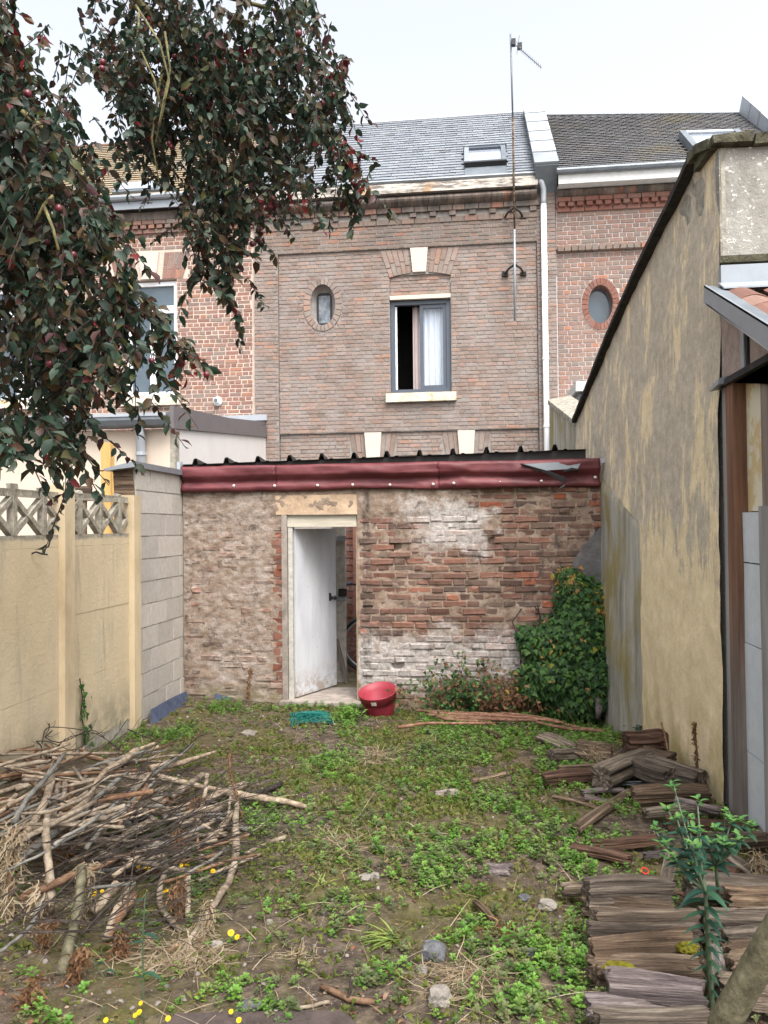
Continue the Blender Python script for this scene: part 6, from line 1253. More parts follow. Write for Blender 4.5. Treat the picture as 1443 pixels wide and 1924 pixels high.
STK = [
 ('branch', 'grey lichened branch slanting across the top of the brush pile', [(121, 1435, .42, 3), (85, 1478, .40, 4), (51, 1513, .36, 4), (25, 1555, .30, 5)], 'stick_grey'),
 ('branch', 'long pale peeled branch with a broad split end reaching up right from the pile', [(258, 1420, .26, 6), (225, 1445, .28, 6), (188, 1471, .31, 4), (168, 1508, .33, 4), (131, 1535, .33, 4), (108, 1556, .30, 4)], 'stick_pale'),
 ('branch', 'long blue grey branch lying under the pale one across the pile', [(240, 1462, .26, 3), (213, 1482, .28, 4), (175, 1515, .29, 5), (142, 1544, .30, 5), (85, 1585, .28, 6), (29, 1626, .24, 5)], 'stick_grey'),
 ('branch', 'thin pointed branch lying level across the upright sticks', [(41, 1535, .40, 2), (93, 1531, .41, 3), (160, 1504, .38, 3), (184, 1482, .36, 3)], 'stick_pale'),
 ('branch', 'smooth beige stem leaning in the left of the pile', [(100, 1464, .30, 7), (86, 1517, .30, 7), (50, 1575, .24, 6), (27, 1617, .18, 6)], 'stick_pale'),
 ('branch', 'knotty upright branch standing before the pile with forked foot', [(89, 1535, .38, 6), (86, 1573, .34, 6), (90, 1610, .28, 6), (95, 1658, .20, 7), (96, 1698, .12, 6), (93, 1724, .04, 6)], 'stick_pale'),
 ('branch', 'short stub end standing left of three in the pile', [(109, 1493, .28, 5), (98, 1566, .18, 5)], 'stick_pale'), ('branch', 'short stub end standing middle of three in the pile', [(122, 1491, .28, 5), (113, 1557, .18, 5)], 'stick_pale'), ('branch', 'short brown stub end standing right of three in the pile', [(136, 1486, .28, 5), (130, 1524, .22, 5)], 'stick_brown'),
 ('branch', 'thick pinkish cut length on the front of the pile', [(290, 1543, .14, 6), (250, 1567, .14, 7), (204, 1597, .12, 7)], 'stick_pale'),
 ('branch', 'short orange brown length lying behind the pinkish one', [(312, 1507, .13, 6), (300, 1517, .13, 6), (284, 1530, .12, 6)], 'stick_brown'),
 ('branch', 'pale tapering branch sticking out behind the pile towards the yard', [(406, 1411, .06, 2), (370, 1426, .08, 4), (327, 1442, .10, 5), (280, 1450, .12, 5)], 'stick_pale'),
 ('branch', 'long brown branch reaching out right of the pile over the moss', [(290, 1462, .16, 4), (311, 1467, .16, 5), (393, 1484, .11, 5), (468, 1498, .07, 6), (527, 1505, .04, 6), (586, 1519, .012, 4)], 'stick_pale'),
 ('branch', 'grey brown log length crossing under the long branch', [(462, 1474, .05, 6), (425, 1488, .07, 7), (386, 1505, .08, 7), (345, 1520, .09, 7), (305, 1535, .10, 7)], 'stick_pale'),
 ('branch', 'dark barked stick end poking out right of the pile', [(527, 1474, .03, 5), (495, 1487, .04, 5), (466, 1495, .05, 5)], 'twig_dark'),
 ('branch', 'brown branch under the dead dock stalk', [(445, 1504, .06, 6), (420, 1515, .07, 6), (393, 1528, .08, 6), (339, 1552, .10, 5)], 'stick_pale'),
 ('branch', 'stout cut length with dark end in the right of the pile', [(382, 1458, .14, 6), (350, 1481, .14, 7), (322, 1500, .13, 7)], 'stick_pale'),
 ('branch', 'thin pale prop standing crosswise in the right of the pile', [(389, 1458, .20, 4), (384, 1498, .14, 4), (370, 1540, .06, 4)], 'stick_pale'),
 ('branch', 'long curved bare branch sweeping down towards the camera from the pile', [(446, 1512, .10, 4), (443, 1540, .09, 6), (443, 1568, .07, 7), (443, 1606, .05, 7), (433, 1648, .03, 6), (414, 1680, .02, 6), (385, 1725, .016, 5), (355, 1770, .012, 4), (327, 1812, .006, 1.5)], 'stick_pale'),
 ('branch', 'brown branch stub beside the long curved branch', [(437, 1528, .06, 6), (412, 1561, .05, 6), (386, 1587, .03, 6)], 'stick_pale'),
 ('stick', 'small knobbly dead stem lying right of the curved branch', [(536, 1573, .025, 4), (515, 1582, .02, 3), (497, 1590, .018, 3), (461, 1607, .012, 3)], 'stick_pale'),
 ('stick', 'thin straw coloured stalk lying on the weeds', [(499, 1545, .02, 1.3), (480, 1560, .018, 1.5), (464, 1573, .01, 1.4)], 'stick_pale'),
 ('branch', 'peeling pale stem pointing up right before the pile', [(264, 1610, .16, 4), (240, 1628, .15, 4), (212, 1650, .13, 4)], 'stick_pale'),
 ('branch', 'thick cut log length with dark sawn end facing the camera', [(222, 1664, .12, 8), (198, 1690, .09, 8), (174, 1713, .07, 8)], 'stick_pale'),
 ('branch', 'bare brown length sloping down left in front of the pile', [(248, 1662, .10, 6), (232, 1690, .07, 7), (217, 1717, .05, 7), (198, 1764, .02, 6)], 'stick_pale'),
 ('branch', 'second brown length sloping beside the bare one in front of the pile', [(252, 1685, .06, 7), (234, 1712, .05, 7), (215, 1740, .03, 7), (204, 1762, .02, 5)], 'stick_brown'),
 ('branch', 'orange brown branch crossing the foot of the knotty upright one', [(144, 1641, .22, 6), (118, 1654, .21, 6), (93, 1668, .19, 6), (62, 1680, .17, 6), (40, 1690, .15, 6)], 'stick_brown'),
 ('branch', 'green mossy stake standing at the front of the pile', [(154, 1628, .26, 7), (150, 1670, .20, 8), (146, 1711, .14, 8), (133, 1766, .06, 9), (112, 1831, .0, 9)], 'stick_green'),
 ('branch', 'thin grey bent branch at the lower left edge of the pile', [(84, 1684, .16, 3), (70, 1715, .12, 4), (58, 1742, .09, 3), (30, 1768, .06, 3), (-6, 1795, .04, 3)], 'stick_grey'),
 ('branch', 'curved pale stem bowing forward beside the yellow flowers', [(306, 1610, .12, 4), (312, 1632, .12, 4), (300, 1672, .08, 5), (306, 1712, .04, 5), (340, 1752, .01, 4)], 'stick_pale'),
 ('branch', 'short upright stem beside the curved pale one', [(353, 1638, .10, 5), (352, 1680, .06, 5), (353, 1722, .02, 5)], 'stick_pale'),
 ('branch', 'dark thin branch crossing the front of the pile level', [(164, 1671, .16, 2.5), (222, 1664, .15, 3), (255, 1662, .14, 3)], 'stick_grey'),
 ('branch', 'long thin grey branch arching over the pile to the right', [(10, 1640, .24, 2), (90, 1600, .30, 2.5), (180, 1548, .30, 3), (250, 1490, .24, 3), (320, 1437, .16, 3.5), (362, 1400, .10, 2)], 'stick_grey'),
 ('branch', 'grey branch running down from the long pale ones through the twigs', [(290, 1475, .24, 3), (240, 1520, .25, 4), (200, 1555, .24, 4), (160, 1602, .2, 4)], 'stick_grey'),
]
for nm, lb, sp, mt in STK: stick(nm, lb, 'stick' if nm == 'stick' else 'branch', sp, mt, BP)
def pile_filler():
    rs = random.Random(21)
    # body of earth and rotten brush inside the heap
    V = []; F = []; n = 28
    cx, cy = -2.28, 4.25
    for i in range(n + 1):
        for j in range(n + 1):
            x, y = lerp(-2.87, -1.45, i / n), lerp(3.0, 5.25, j / n); r = max(0, 1 - ((x + 2.45) / .62) ** 2 - ((y - 4.25) / .85) ** 2); V.append((x, y, ground_z(x, y) - .05 + .22 * r ** .7 + .05 * nz(x * 6, y * 6) * (r > 0)))
    o = link('brush_heap_soil', np_mesh('brush_heap_soil', V, [(i * (n + 1) + j, (i + 1) * (n + 1) + j, (i + 1) * (n + 1) + j + 1, i * (n + 1) + j + 1) for i in range(n) for j in range(n)], None, M['soil'], True)); o['kind'] = 'stuff'
    used = set(); marks = [(225, 1445, 'the broad pale branch'), (60, 1500, 'the slanting grey branch'), (140, 1545, 'the long blue grey branch'), (120, 1515, 'the thin pointed branch'), (60, 1560, 'the smooth beige stem'), (88, 1600, 'the knotty upright branch'), (103, 1530, 'the three stub ends'), (250, 1567, 'the thick pinkish length'), (300, 1517, 'the orange brown length'), (360, 1430, 'the tapering branch'), (430, 1490, 'the long brown branch'), (350, 1481, 'the stout cut length'), (384, 1500, 'the crosswise prop'), (443, 1570, 'the long curved branch'), (410, 1561, 'the brown stub'), (238, 1630, 'the peeling stem'), (200, 1690, 'the sawn log end'), (232, 1690, 'the bare brown length'), (100, 1665, 'the orange brown crossing branch'), (145, 1700, 'the green mossy stake'), (125, 1410, 'the fence post foot'), (30, 1430, 'the left picture edge'), (200, 1410, 'the ivy tendril'), (310, 1670, 'the bowed pale stem'), (352, 1680, 'the short upright stem'), (240, 1500, 'the grey branch among twigs'), (170, 1450, 'the top of the heap')]
    for k in range(215):
        if k < 160: x, y, h = rs.uniform(-10, 280), rs.uniform(1410, 1560), rs.uniform(.10, .42)
        else: x, y, h = rs.uniform(150, 440), rs.uniform(1490, 1640), rs.uniform(.03, .16)
        if k < 160: h *= 1 - .35 * abs(x - 90) / 190
        p = gp(x, y, h); a = rs.gauss(.75, .40) if rs.random() < .72 else rs.uniform(-.4, 3.1); L = rs.uniform(.14, .50); d = Vector((math.cos(a), math.sin(a), rs.gauss(0, .18))).normalized(); r = rs.uniform(.0055, .0135)
        pts = []
        for q in range(5): pts.append(p + d * L * (q / 4 - .5) + Vector((rs.gauss(0, .005), rs.gauss(0, .005), rs.gauss(0, .004))))
        for q in pts:
            q.x = max(q.x, FX + .02); q.z = max(q.z, ground_z(q.x, q.y) + .01)
        mt = rs.choice(['stick_pale'] * 6 + ['stick_brown'] * 2 + ['stick_grey'] * 2)
        o = MB().tube(pts, [r * rs.uniform(.8, 1.1) for _ in pts], 6, j=.12).build('stick', M[mt], None, True)
        u0, v0 = proj(pts[0]); u1, v1 = proj(pts[-1]); sl = (v1 - v0) / (u1 - u0 + 1e-6); cand = []
        if abs(u1 - u0) < 14: way = 'pointing towards the yard wall'
        elif abs(sl) < .22: way = 'lying level'
        else: way = 'rising to the right' if sl < 0 else 'falling to the right'
        look = ('long ' if L > .3 else 'short ' if L < .2 else '') + ('thick ' if r > .0112 else 'thin ' if r < .0078 else '') + {'stick_pale': 'pale', 'stick_brown': 'brown', 'stick_grey': 'grey'}[mt]
        near = sorted(marks, key=lambda q: (q[0] - (u0 + u1) / 2) ** 2 + (q[1] - (v0 + v1) / 2) ** 2)
        for e in ('beside', 'just above', 'just below', 'left of', 'right of'):
            for q in near[:3]:
                du, dv = (u0 + u1) / 2 - q[0], (v0 + v1) / 2 - q[1]
                if (e == 'just above' and dv > -6) or (e == 'just below' and dv < 6) or (e == 'left of' and du > -6) or (e == 'right of' and du < 6): continue
                cand.append('%s stick %s %s %s' % (look, way, e, q[2]))
        lb = next((c for c in cand if c not in used), cand[0]); used.add(lb); tag(o, lb, 'stick', BP)
    # fine brushwood
    tw = MB()
    for k in range(430):
        u = rs.random()
        if u < .45: x, y, h = rs.uniform(0, 330), rs.uniform(1440, 1620), rs.uniform(.12, .38)
        elif u < .8: x, y, h = rs.uniform(0, 300), rs.uniform(1560, 1760), rs.uniform(.03, .22)
        else: x, y, h = rs.uniform(200, 460), rs.uniform(1480, 1640), rs.uniform(.02, .16)
        p = gp(x, y, h); a = rs.gauss(.7, .5); L = rs.uniform(.15, .6); d = Vector((math.cos(a), math.sin(a) * .8, rs.gauss(.1, .3))).normalized(); pts = [p.copy()]
        for q in range(6): d = (d + Vector((rs.gauss(0, .07), rs.gauss(0, .07), rs.gauss(-.02, .07)))).normalized(); p = p + d * L / 6; p.x = max(p.x, FX + .02); p.z = max(p.z, ground_z(p.x, p.y) + .01); pts.append(p.copy())
        r = rs.uniform(.0015, .0045); tw.tube(pts, [r * (1 - .11 * q) for q in range(7)], 4, cap=False, r=rs.random())
    # arching bare twigs above the heap
    for spec in (((0, 1395), (40, 1372), (100, 1366), (170, 1375), (215, 1400), (238, 1422)), ((0, 1450), (30, 1405), (80, 1392), (120, 1405), (160, 1420)), ((60, 1372), (110, 1395), (170, 1372), (200, 1390), (225, 1410)), ((0, 1425), (50, 1420), (90, 1430), (118, 1432)), ((80, 1440), (110, 1400), (140, 1382), (185, 1378)), ((30, 1358), (60, 1370), (95, 1385)), ((10, 1470), (30, 1440), (60, 1410), (110, 1405)), ((240, 1370), (275, 1385), (300, 1395)), ((300, 1440), (345, 1410), (372, 1385), (400, 1378)), ((0, 1500), (40, 1470), (120, 1440), (200, 1400), (240, 1350))):
        pts = curve_pts([at(x, y, 4.75 + rs.uniform(-.1, .25)) for x, y in spec], 4)
        for q in pts: q.x = max(q.x, FX + .03)
        tw.tube(pts, [lerp(.0045, .0015, k / len(pts)) for k in range(len(pts))], 5, cap=False, r=rs.random())
        for q in pts[2::3]: tw.tube([q, q + Vector((rs.gauss(.03, .05), rs.gauss(0, .04), rs.uniform(.01, .08)))], [.0018, .001], 4, cap=False)
    o = tw.build('brushwood', M['twig_dark'], None, kind='stuff')
pile_filler()

# canes along the foot of the shed
CN = [((783, 1329), (860, 1333), (940, 1340), (1035, 1348)), ((800, 1341), (880, 1343), (960, 1347)), ((806, 1335), (900, 1340), (990, 1345), (1060, 1352)), ((890, 1336), (980, 1340), (1050, 1346)), ((830, 1350), (890, 1352), (950, 1350)), ((748, 1367), (800, 1361), (860, 1359), (930, 1359)), ((940, 1336), (1010, 1342), (1080, 1358), (1137, 1367)), ((1005, 1352), (1060, 1364), (1130, 1370)), ((820, 1346), (920, 1349), (1010, 1350))]
for k, c in enumerate(CN): stick('cane', ['thin reddish cane on top of the bundle at the shed foot', 'short reddish cane second in the bundle at the shed foot', 'long reddish cane inside the bundle at the shed foot', 'cane at the right end of the bundle by the dead creeper', 'stub of cane in front of the bundle', 'single pale cane lying loose on the weeds near the red pot', 'stout pale cane running right towards the ivy root', 'dark cane lying under the stout pale one by the ivy', 'hidden lower cane of the bundle at the shed foot'][k], 'cane', [(x, y, .03 + .012 * (k % 3), 3.0 - .3 * (q == len(c) - 1)) for q, (x, y) in enumerate(c)], 'cane', 'canes along the shed wall', .003, 6)
stick('forked_stick', 'brown forked stick lying on bare soil at the bottom of the yard', 'stick', [(603, 1854, .02, 4), (655, 1879, .015, 5), (704, 1881, .02, 4)], 'stick_brown'); o = stick('stick', 'short upright prong standing on the forked stick', 'stick', [(654, 1877, .02, 3), (657, 1860, .05, 3), (661, 1841, .08, 2.5)], 'twig_dark')
o2 = bpy.data.objects['forked_stick']; o.parent = o2; o.name = 'prong'; del o['label']; del o['category']
stick('stick', 'thin grey brown stick lying right of the dandelion near the bottom edge', 'stick', [(532, 1899, .012, 3), (580, 1895, .012, 3), (620, 1884, .014, 3)], 'stick_pale')

# ================================================================= SPLIT LOGS
def log(label, a, b, w, h, mat, wedge=False, group='split logs stacked on the right', name='split_log', tilt=0.0, cat='log', seed=None, ns=9, rough=1.0):
    """split or round log from point a to point b with torn ends and ridged grain; w across, h high"""
    rs = random.Random(seed or hash(label) % 9999); a, b = Vector(a), Vector(b); L = (b - a).length; x = (b - a).normalized(); y = Vector((0, 0, 1)).cross(x).normalized(); z = x.cross(y); m = 26; ns = max(ns, 12); V = []
    prof = []
    for k in range(m):
        t_ = 2 * math.pi * k / m; c, s_ = math.cos(t_ + tilt), math.sin(t_ + tilt); q = max(abs(c), abs(s_)) if wedge else 1; e = .82 if wedge else 1
        gr = 1 + .13 * nz(k * .9, (seed or 3) * 2.1) + rs.uniform(-.05, .07) - (.15 if rs.random() < .14 else 0); prof.append((c / q ** e * gr, s_ / q ** e * gr))
    endj = [[rs.uniform(-.012, .012) * rough for _ in range(m)] for _ in (0, 1)]
    for i in range(ns + 1):
        u = i / ns; tw = 1 - .04 * abs(2 * u - 1) ** 6
        for k, (c, s_) in enumerate(prof):
            g = 1 + .05 * rough * nz(k * .35, u * 1.1, (seed or 3) * 1.3) + .05 * rough * nz(k * 2.3, u * 1.3, (seed or 3)) + .025 * rs.uniform(-1, 1)
            xo = u * L + (endj[0][k] if i == 0 else endj[1][k] if i == ns else 0)
            V.append((xo - L / 2, c * w / 2 * g * tw, s_ * h / 2 * g * tw + .012 * math.sin(u * 3 + (seed or 1)) * rough))
    F = [(i * m + k, i * m + (k + 1) % m, (i + 1) * m + (k + 1) % m, (i + 1) * m + k) for i in range(ns) for k in range(m)]
    for base, rev in ((0, True), (ns * m, False)):
        cidx = len(V); cc = Vector((0, 0, 0)); pts = V[base:base + m]; V.append(tuple(sum(p[j] for p in pts) / m for j in range(3)))
        F += [(base + (k + 1) % m, base + k, cidx) if rev else (base + k, base + (k + 1) % m, cidx) for k in range(m)]
    o = MB().add(V, F, rs.random()).build(name, M[mat]); o.matrix_basis = Matrix.Translation((a + b) / 2) @ Matrix((x, y, z)).transposed().to_4x4() @ Matrix.Rotation(rs.uniform(-.22, .22), 4, 'X'); return tag(o, label, cat, group)
def glog(label, p0, p1, hpx, h0=0.06, mat='log_grey', zoff=None, **kw):
    """log lying along the photo line p0-p1 (its mid-line), hpx thick in the photo, centre h0 above the ground"""
    a, b = gp(*p0, h0 - .03), gp(*p1, h0 - .03); a.z = h0 + ground_z(a.x, a.y) * .6; b.z = h0 + ground_z(b.x, b.y) * .6
    dist = ((a + b) / 2 - C_O).length; t_ = hpx * dist / F_PX; return log(label, a, b, t_ * kw.pop('wf', 1.25), t_ * kw.pop('hf', .95), mat, **kw)
G_ST, G_BK, G_MD = 'split logs laid side by side at the lower right', 'split logs heaped against the ochre wall', 'old wood lying between the log stacks'
# front stack
FS = [((1057, 1684), (1207, 1680), 17, 'log_grey', 'flat pale log farthest back in the front stack'), ((1096, 1693), (1260, 1692), 26, 'log_grey', 'grey log second from the back in the front stack'), ((1104, 1719), (1262, 1722), 22, 'log_brown', 'brown cracked log third from the back in the front stack'), ((1107, 1743), (1308, 1744), 30, 'log_grey', 'grey log with pale top in the middle of the front stack'), ((1110, 1773), (1308, 1772), 30, 'log_grey', 'greenish grey log beside the golden moss tuft'), ((1104, 1803), (1300, 1803), 29, 'log_brown', 'dark banded log right behind the mossy one'), ((1113, 1830), (1308, 1832), 28, 'log_brown', 'dark log carrying the golden moss cushion'), ((1118, 1855), (1319, 1860), 26, 'log_brown', 'light brown log in front of the mossy log'), ((1132, 1881), (1322, 1886), 35, 'log_bark', 'whitish bark covered log near the front of the stack'), ((1110, 1910), (1322, 1912), 32, 'log_bark', 'barked log at the front edge of the stack'), ((1120, 1945), (1330, 1945), 32, 'log_grey', 'front log of the stack cut by the picture edge')]
for k, (a, b, t_, m_, lb) in enumerate(FS): glog(lb, (a[0] + (0, 6, -8, 10, -4, 8, -6, 4, 10, -6, 0)[k], a[1] + (0, 3, -2, 2, -2, 3, -3, 2, -3, 2, 0)[k]), (b[0], b[1] + (7, -6, 6, -6, 7, -5, 6, -7, 6, -3, 0)[k]), t_ * 1.05, .07 + (0, .035, -.02, .03, -.008, .035, .0, -.022, .04, .0, .03)[k], m_, wedge=k not in (8, 9), group=G_ST, seed=31 + k, wf=.80 + .10 * (k % 2), hf=1.2 + .55 * ((k * 7) % 3) / 2)
RS = [((1290, 1682), (1475, 1676), 30, 'log_grey', 'greenish log farthest back in the right hand stack'), ((1365, 1706), (1475, 1702), 24, 'log_brown', 'short dark log behind the bark scraps in the right hand stack'), ((1318, 1742), (1480, 1752), 34, 'log_grey', 'wide grey grained log crossing behind the spurge stem'), ((1362, 1780), (1480, 1782), 26, 'log_grey', 'pale log right of the spurge stem'), ((1368, 1812), (1480, 1815), 26, 'log_brown', 'brown log below the pale one right of the spurge'), ((1372, 1842), (1480, 1845), 26, 'log_brown', 'lower brown log behind the leaning round pole'), ((1352, 1880), (1480, 1884), 30, 'log_grey', 'shaded log under the leaning round pole')]
for k, (a, b, t_, m_, lb) in enumerate(RS): glog(lb, a, b, t_ * 1.15, .09, m_, wedge=True, group=G_ST, seed=71 + k, wf=1.05, hf=1.15 + .2 * (k % 2))
glog('dark upright log end standing between the two stacks', (1345, 1800), (1352, 1880), 24, .07, 'log_bark', group=G_ST, seed=91, wf=1.0)
# leaning round pole in the bottom corner
pa, pb = gp(1352, 1935, .10), at(1475, 1722, 2.42); MB().tube(curve_pts([pa, pa.lerp(pb, .35), pa.lerp(pb, .7), pb], 4), [.045] * 13, 12, j=.04).build('round_pole', M['stick_green'], None, True); tag(bpy.data.objects['round_pole'], 'thick greenish round pole leaning across the bottom right corner', 'pole')
# heap by the ochre wall
glog('weathered grey board tilted in the weeds at the back of the heap', (1018, 1392), (1075, 1414), 16, .04, 'log_grey', wedge=True, group=G_BK, seed=1, hf=.5, wf=1.8)
glog('cut log end facing the camera with pale ring at the heap corner', (1036, 1432), (1090, 1424), 22, .05, 'log_grey', group=G_BK, seed=2)
glog('brown log under the dead grass on the heap', (1085, 1418), (1150, 1424), 34, .07, 'log_brown', group=G_BK, seed=3)
glog('reddish brown curved bark log at the top of the heap', (1176, 1402), (1247, 1400), 36, .12, 'log_red', group=G_BK, seed=4)
glog('flat yellowish board at the front left of the heap', (1049, 1449), (1150, 1452), 17, .05, 'log_brown', wedge=True, group=G_BK, seed=5, hf=.6, wf=1.6)
glog('dark log with pale top edge lying before the yellowish board', (1021, 1468), (1123, 1464), 18, .05, 'log_red', wedge=True, group=G_BK, seed=6)
glog('big grained split log slanting up to the right in the heap', (1130, 1470), (1222, 1432), 40, .10, 'log_grey', wedge=True, group=G_BK, seed=7, wf=1.0)
glog('large splintered dark log at the right of the heap', (1215, 1452), (1318, 1480), 44, .10, 'log_grey', wedge=True, group=G_BK, seed=8, wf=1.0)
glog('grey fibrous log between the slanting and the splintered logs', (1200, 1445), (1262, 1466), 30, .13, 'log_grey', wedge=True, group=G_BK, seed=9)
glog('short ridged log leaning on the foot of the ochre wall', (1205, 1424), (1262, 1440), 26, .12, 'log_brown', wedge=True, group=G_BK, seed=10)
o = glog('crumpled black sheet under the slanting split log', (1125, 1474), (1225, 1482), 10, .03, 'black_sheet', group=None, seed=11, name='black_sheet', cat='sheet', wf=2.6, hf=.8)
glog('brown log lying below the black sheet', (1190, 1502), (1330, 1506), 26, .05, 'log_brown', wedge=True, group=G_MD, seed=12)
glog('long grey board in front of the brown log', (1212, 1541), (1353, 1530), 20, .05, 'log_grey', wedge=True, group=G_MD, seed=13, hf=.7)
glog('silvery splinter lying on the grey board', (1270, 1516), (1352, 1532), 9, .09, 'log_bark', wedge=True, group=G_MD, seed=14)
glog('brown plank end right of the splinter near the doorway', (1255, 1560), (1420, 1566), 22, .04, 'log_red', wedge=True, group=G_MD, seed=15)
glog('rotten dark beam behind the spurge tops', (1330, 1588), (1440, 1592), 22, .06, 'log_brown', wedge=True, group=G_MD, seed=16)
glog('crumbling red wood upper piece', (1110, 1596), (1233, 1592), 18, .04, 'log_red', wedge=True, group=G_MD, seed=17); glog('crumbling red wood lower piece slanting right', (1074, 1604), (1185, 1632), 16, .03, 'log_red', wedge=True, group=G_MD, seed=18)
glog('thin grey lath lying behind the upright stump', (1212, 1619), (1331, 1619), 9, .04, 'log_bark', wedge=True, group=G_MD, seed=19)
glog('pale plank slanting down to the right corner', (1345, 1612), (1427, 1662), 22, .05, 'log_grey', wedge=True, group=G_MD, seed=20, hf=.6)
glog('rotten red beam under the pale plank', (1310, 1632), (1390, 1658), 28, .03, 'log_red', wedge=True, group=G_MD, seed=22)
pa, pb = gp(1243, 1682, .0), at(1266, 1596, gp(1243, 1682, 0).y + .10); log('pale flat stake standing askew behind the front stack', pa, pb, .055, .018, 'log_grey', True, G_MD, 'stake', cat='stake', seed=23)
glog('round brown branch lying aslant on the soil', (1184, 1492), (1083, 1573), 15, .03, 'log_brown', group=G_MD, seed=24, name='branch_log', ns=12); glog('thin pale branch lying behind the round brown one', (1095, 1496), (1172, 1492), 9, .02, 'log_bark', group=G_MD, seed=25); glog('thin branch crossing under the round brown one', (1040, 1508), (1135, 1530), 7, .015, 'log_brown', group=G_MD, seed=26); glog('bleached lath beside the round brown branch', (1100, 1508), (1152, 1512), 8, .015, 'log_bark', wedge=True, group=G_MD, seed=27)
glog('short gnarled branch lying in the weeds mid yard', (885, 1475), (948, 1459), 9, .02, 'log_brown', group=G_MD, seed=28); glog('brown cut branch lying in the weeds near the grey board', (980, 1432), (1010, 1462), 10, .02, 'log_brown', group=G_MD, seed=29); glog('dark bark strip in the weeds before the canes', (900, 1368), (938, 1394), 8, .02, 'log_red', group=G_MD, seed=30)
glog('dark charred log half buried in mid yard', (918, 1640), (962, 1650), 20, .01, 'log_bark', group=G_MD, seed=61); glog('dark flat clod of wood on the moss', (820, 1500), (860, 1504), 17, .0, 'log_bark', group=G_MD, seed=62)
glog('small brown splinter near the leaf litter', (893, 1705), (926, 1738), 9, .02, 'log_brown', group=G_MD, seed=63)

# ================================================================= POT, NET, SLATES, STONES
def pot():
    t = thing('plant_pot', 'faded red plastic plant pot tipped on the weeds beside the shed door', 'plant pot', (0, 0, 0)); p = at(709, 1299, 6.93); ax = (C_R * -.13 + Vector((.0, -.42, 1.0))).normalized()
    base = at(713, 1352, 6.97); ax = (p - base).normalized(); ax = (ax + Vector((-.06, -.12, 0))).normalized()
    q = ax.to_track_quat('Z', 'Y').to_matrix().to_4x4(); Mx = Matrix.Translation(p) @ q
    t.location = p - ax * .3
    R = .178
    MB().lathe([(.10, -.335), (.105, -.33), (.145, -.105), (.150, -.075), (.163, -.072), (.176, .0), (.178, .006), (.172, .008), (.160, -.06), (.143, -.075), (.100, -.32), (.0, -.325)], 40, Mx).build('body', M['pot_red'], t, True)
    MB().lathe([(.128, -.175), (.10, -.165), (.05, -.155), (.0, -.15)], 24, Mx).build('soil', M['brick_orange'], t, True)
    d = (C_O - p); d = (d - ax * d.dot(ax)).normalized(); sx = ax.cross(d); c = p + d * .172 - ax * .036 - sx * .06; sx = (sx - d * .30).normalized()
    V = [p + ((d * math.cos(a) + ax.cross(d) * math.sin(a)) * r) + ax * z for a in (-.42, -.33, -.24, -.15) for r, z in ((.1685, -.055), (.1755, -.018))]
    o = MB().add(V, [(2 * k, 2 * k + 1, 2 * k + 3, 2 * k + 2) for k in range(3)]).build('label_sticker', M['sticker'], t)
pot()
def net():
    rs = random.Random(3); m = MB()
    def P(x, y, h): p = gp(x, y, 0); p.z = ground_z(p.x, p.y) + h; return p
    for k in range(15):
        y = 1337 + k * 1.8; pts = [P(545 + q * 6.3 + rs.uniform(-1, 1), y + rs.uniform(-1, 1) + 3 * math.sin(q * .8 + k), .012 + .018 * rs.random() + .02 * math.exp(-((q - 9) / 3) ** 2)) for q in range(13)]; m.tube(pts, .0035, 4, cap=False)
    for k in range(26):
        x = 545 + k * 3.0; pts = [P(x + rs.uniform(-1, 1) + q * .9, 1337 + q * 4, .012 + .02 * rs.random()) for q in range(8)]; m.tube(pts, .003, 4, cap=False)
    for k in range(9):
        pts = [P(570 + rs.uniform(-20, 30) + 4 * q, 1340 + 12 * rs.random(), .03 + .03 * rs.random()) for q in range(6)]; m.tube(pts, .004, 4, cap=False)
    tag(m.build('plastic_netting', M['teal']), 'crumpled teal plastic netting lying in the weeds before the door', 'netting')
net()
def slates():
    L = ['first blue black slate from the left leaning on the block wall', 'second blue black slate from the left leaning on the block wall', 'third blue black slate leaning on the block wall', 'fourth blue black slate leaning on the block wall near the corner']
    X0 = FX + .03; y = atx(287, 1335, FX + .1).y
    spec = [((284, 1364), (300, 1362), (302, 1326), (286, 1334)), ((298, 1362), (322, 1350), (322, 1314), (300, 1326)), ((318, 1352), (338, 1340), (338, 1306), (320, 1315)), ((335, 1342), (357, 1326), (351, 1300), (336, 1307))]
    for k, s in enumerate(spec):
        b0, b1 = gp(*s[0], -.02), gp(*s[1], -.02); b0.x = min(b0.x, -2.62); h = [atx(*s[2], FX + .04 + .012 * (k % 2)), atx(*s[3], FX + .04 + .012 * (k % 2))]
        tag(MB().prism([b0, b1, h[0], h[1]], (-.012, 0, .006)).build('slate', M['slate_blue']), L[k], 'slate', 'slates leaning on the block wall')
    for k, (s, lb) in enumerate((([(398, 1338), (434, 1340), (437, 1318), (403, 1312)], 'blue black slate leaning against the shed wall left of the door'), ([(402, 1318), (436, 1322), (438, 1313), (404, 1304)], 'dark slate behind the leaning one at the shed wall'))):
        Y = 7.19 + .07 * k; P = [at(s[0][0], s[0][1], Y), at(s[1][0], s[1][1], Y), at(s[2][0], s[2][1], Y + .08), at(s[3][0], s[3][1], Y + .08)]; tag(MB().prism(P, (0, .012, .004)).build('slate', M['slate_blue']), lb, 'slate', 'slates at the shed wall')
slates()
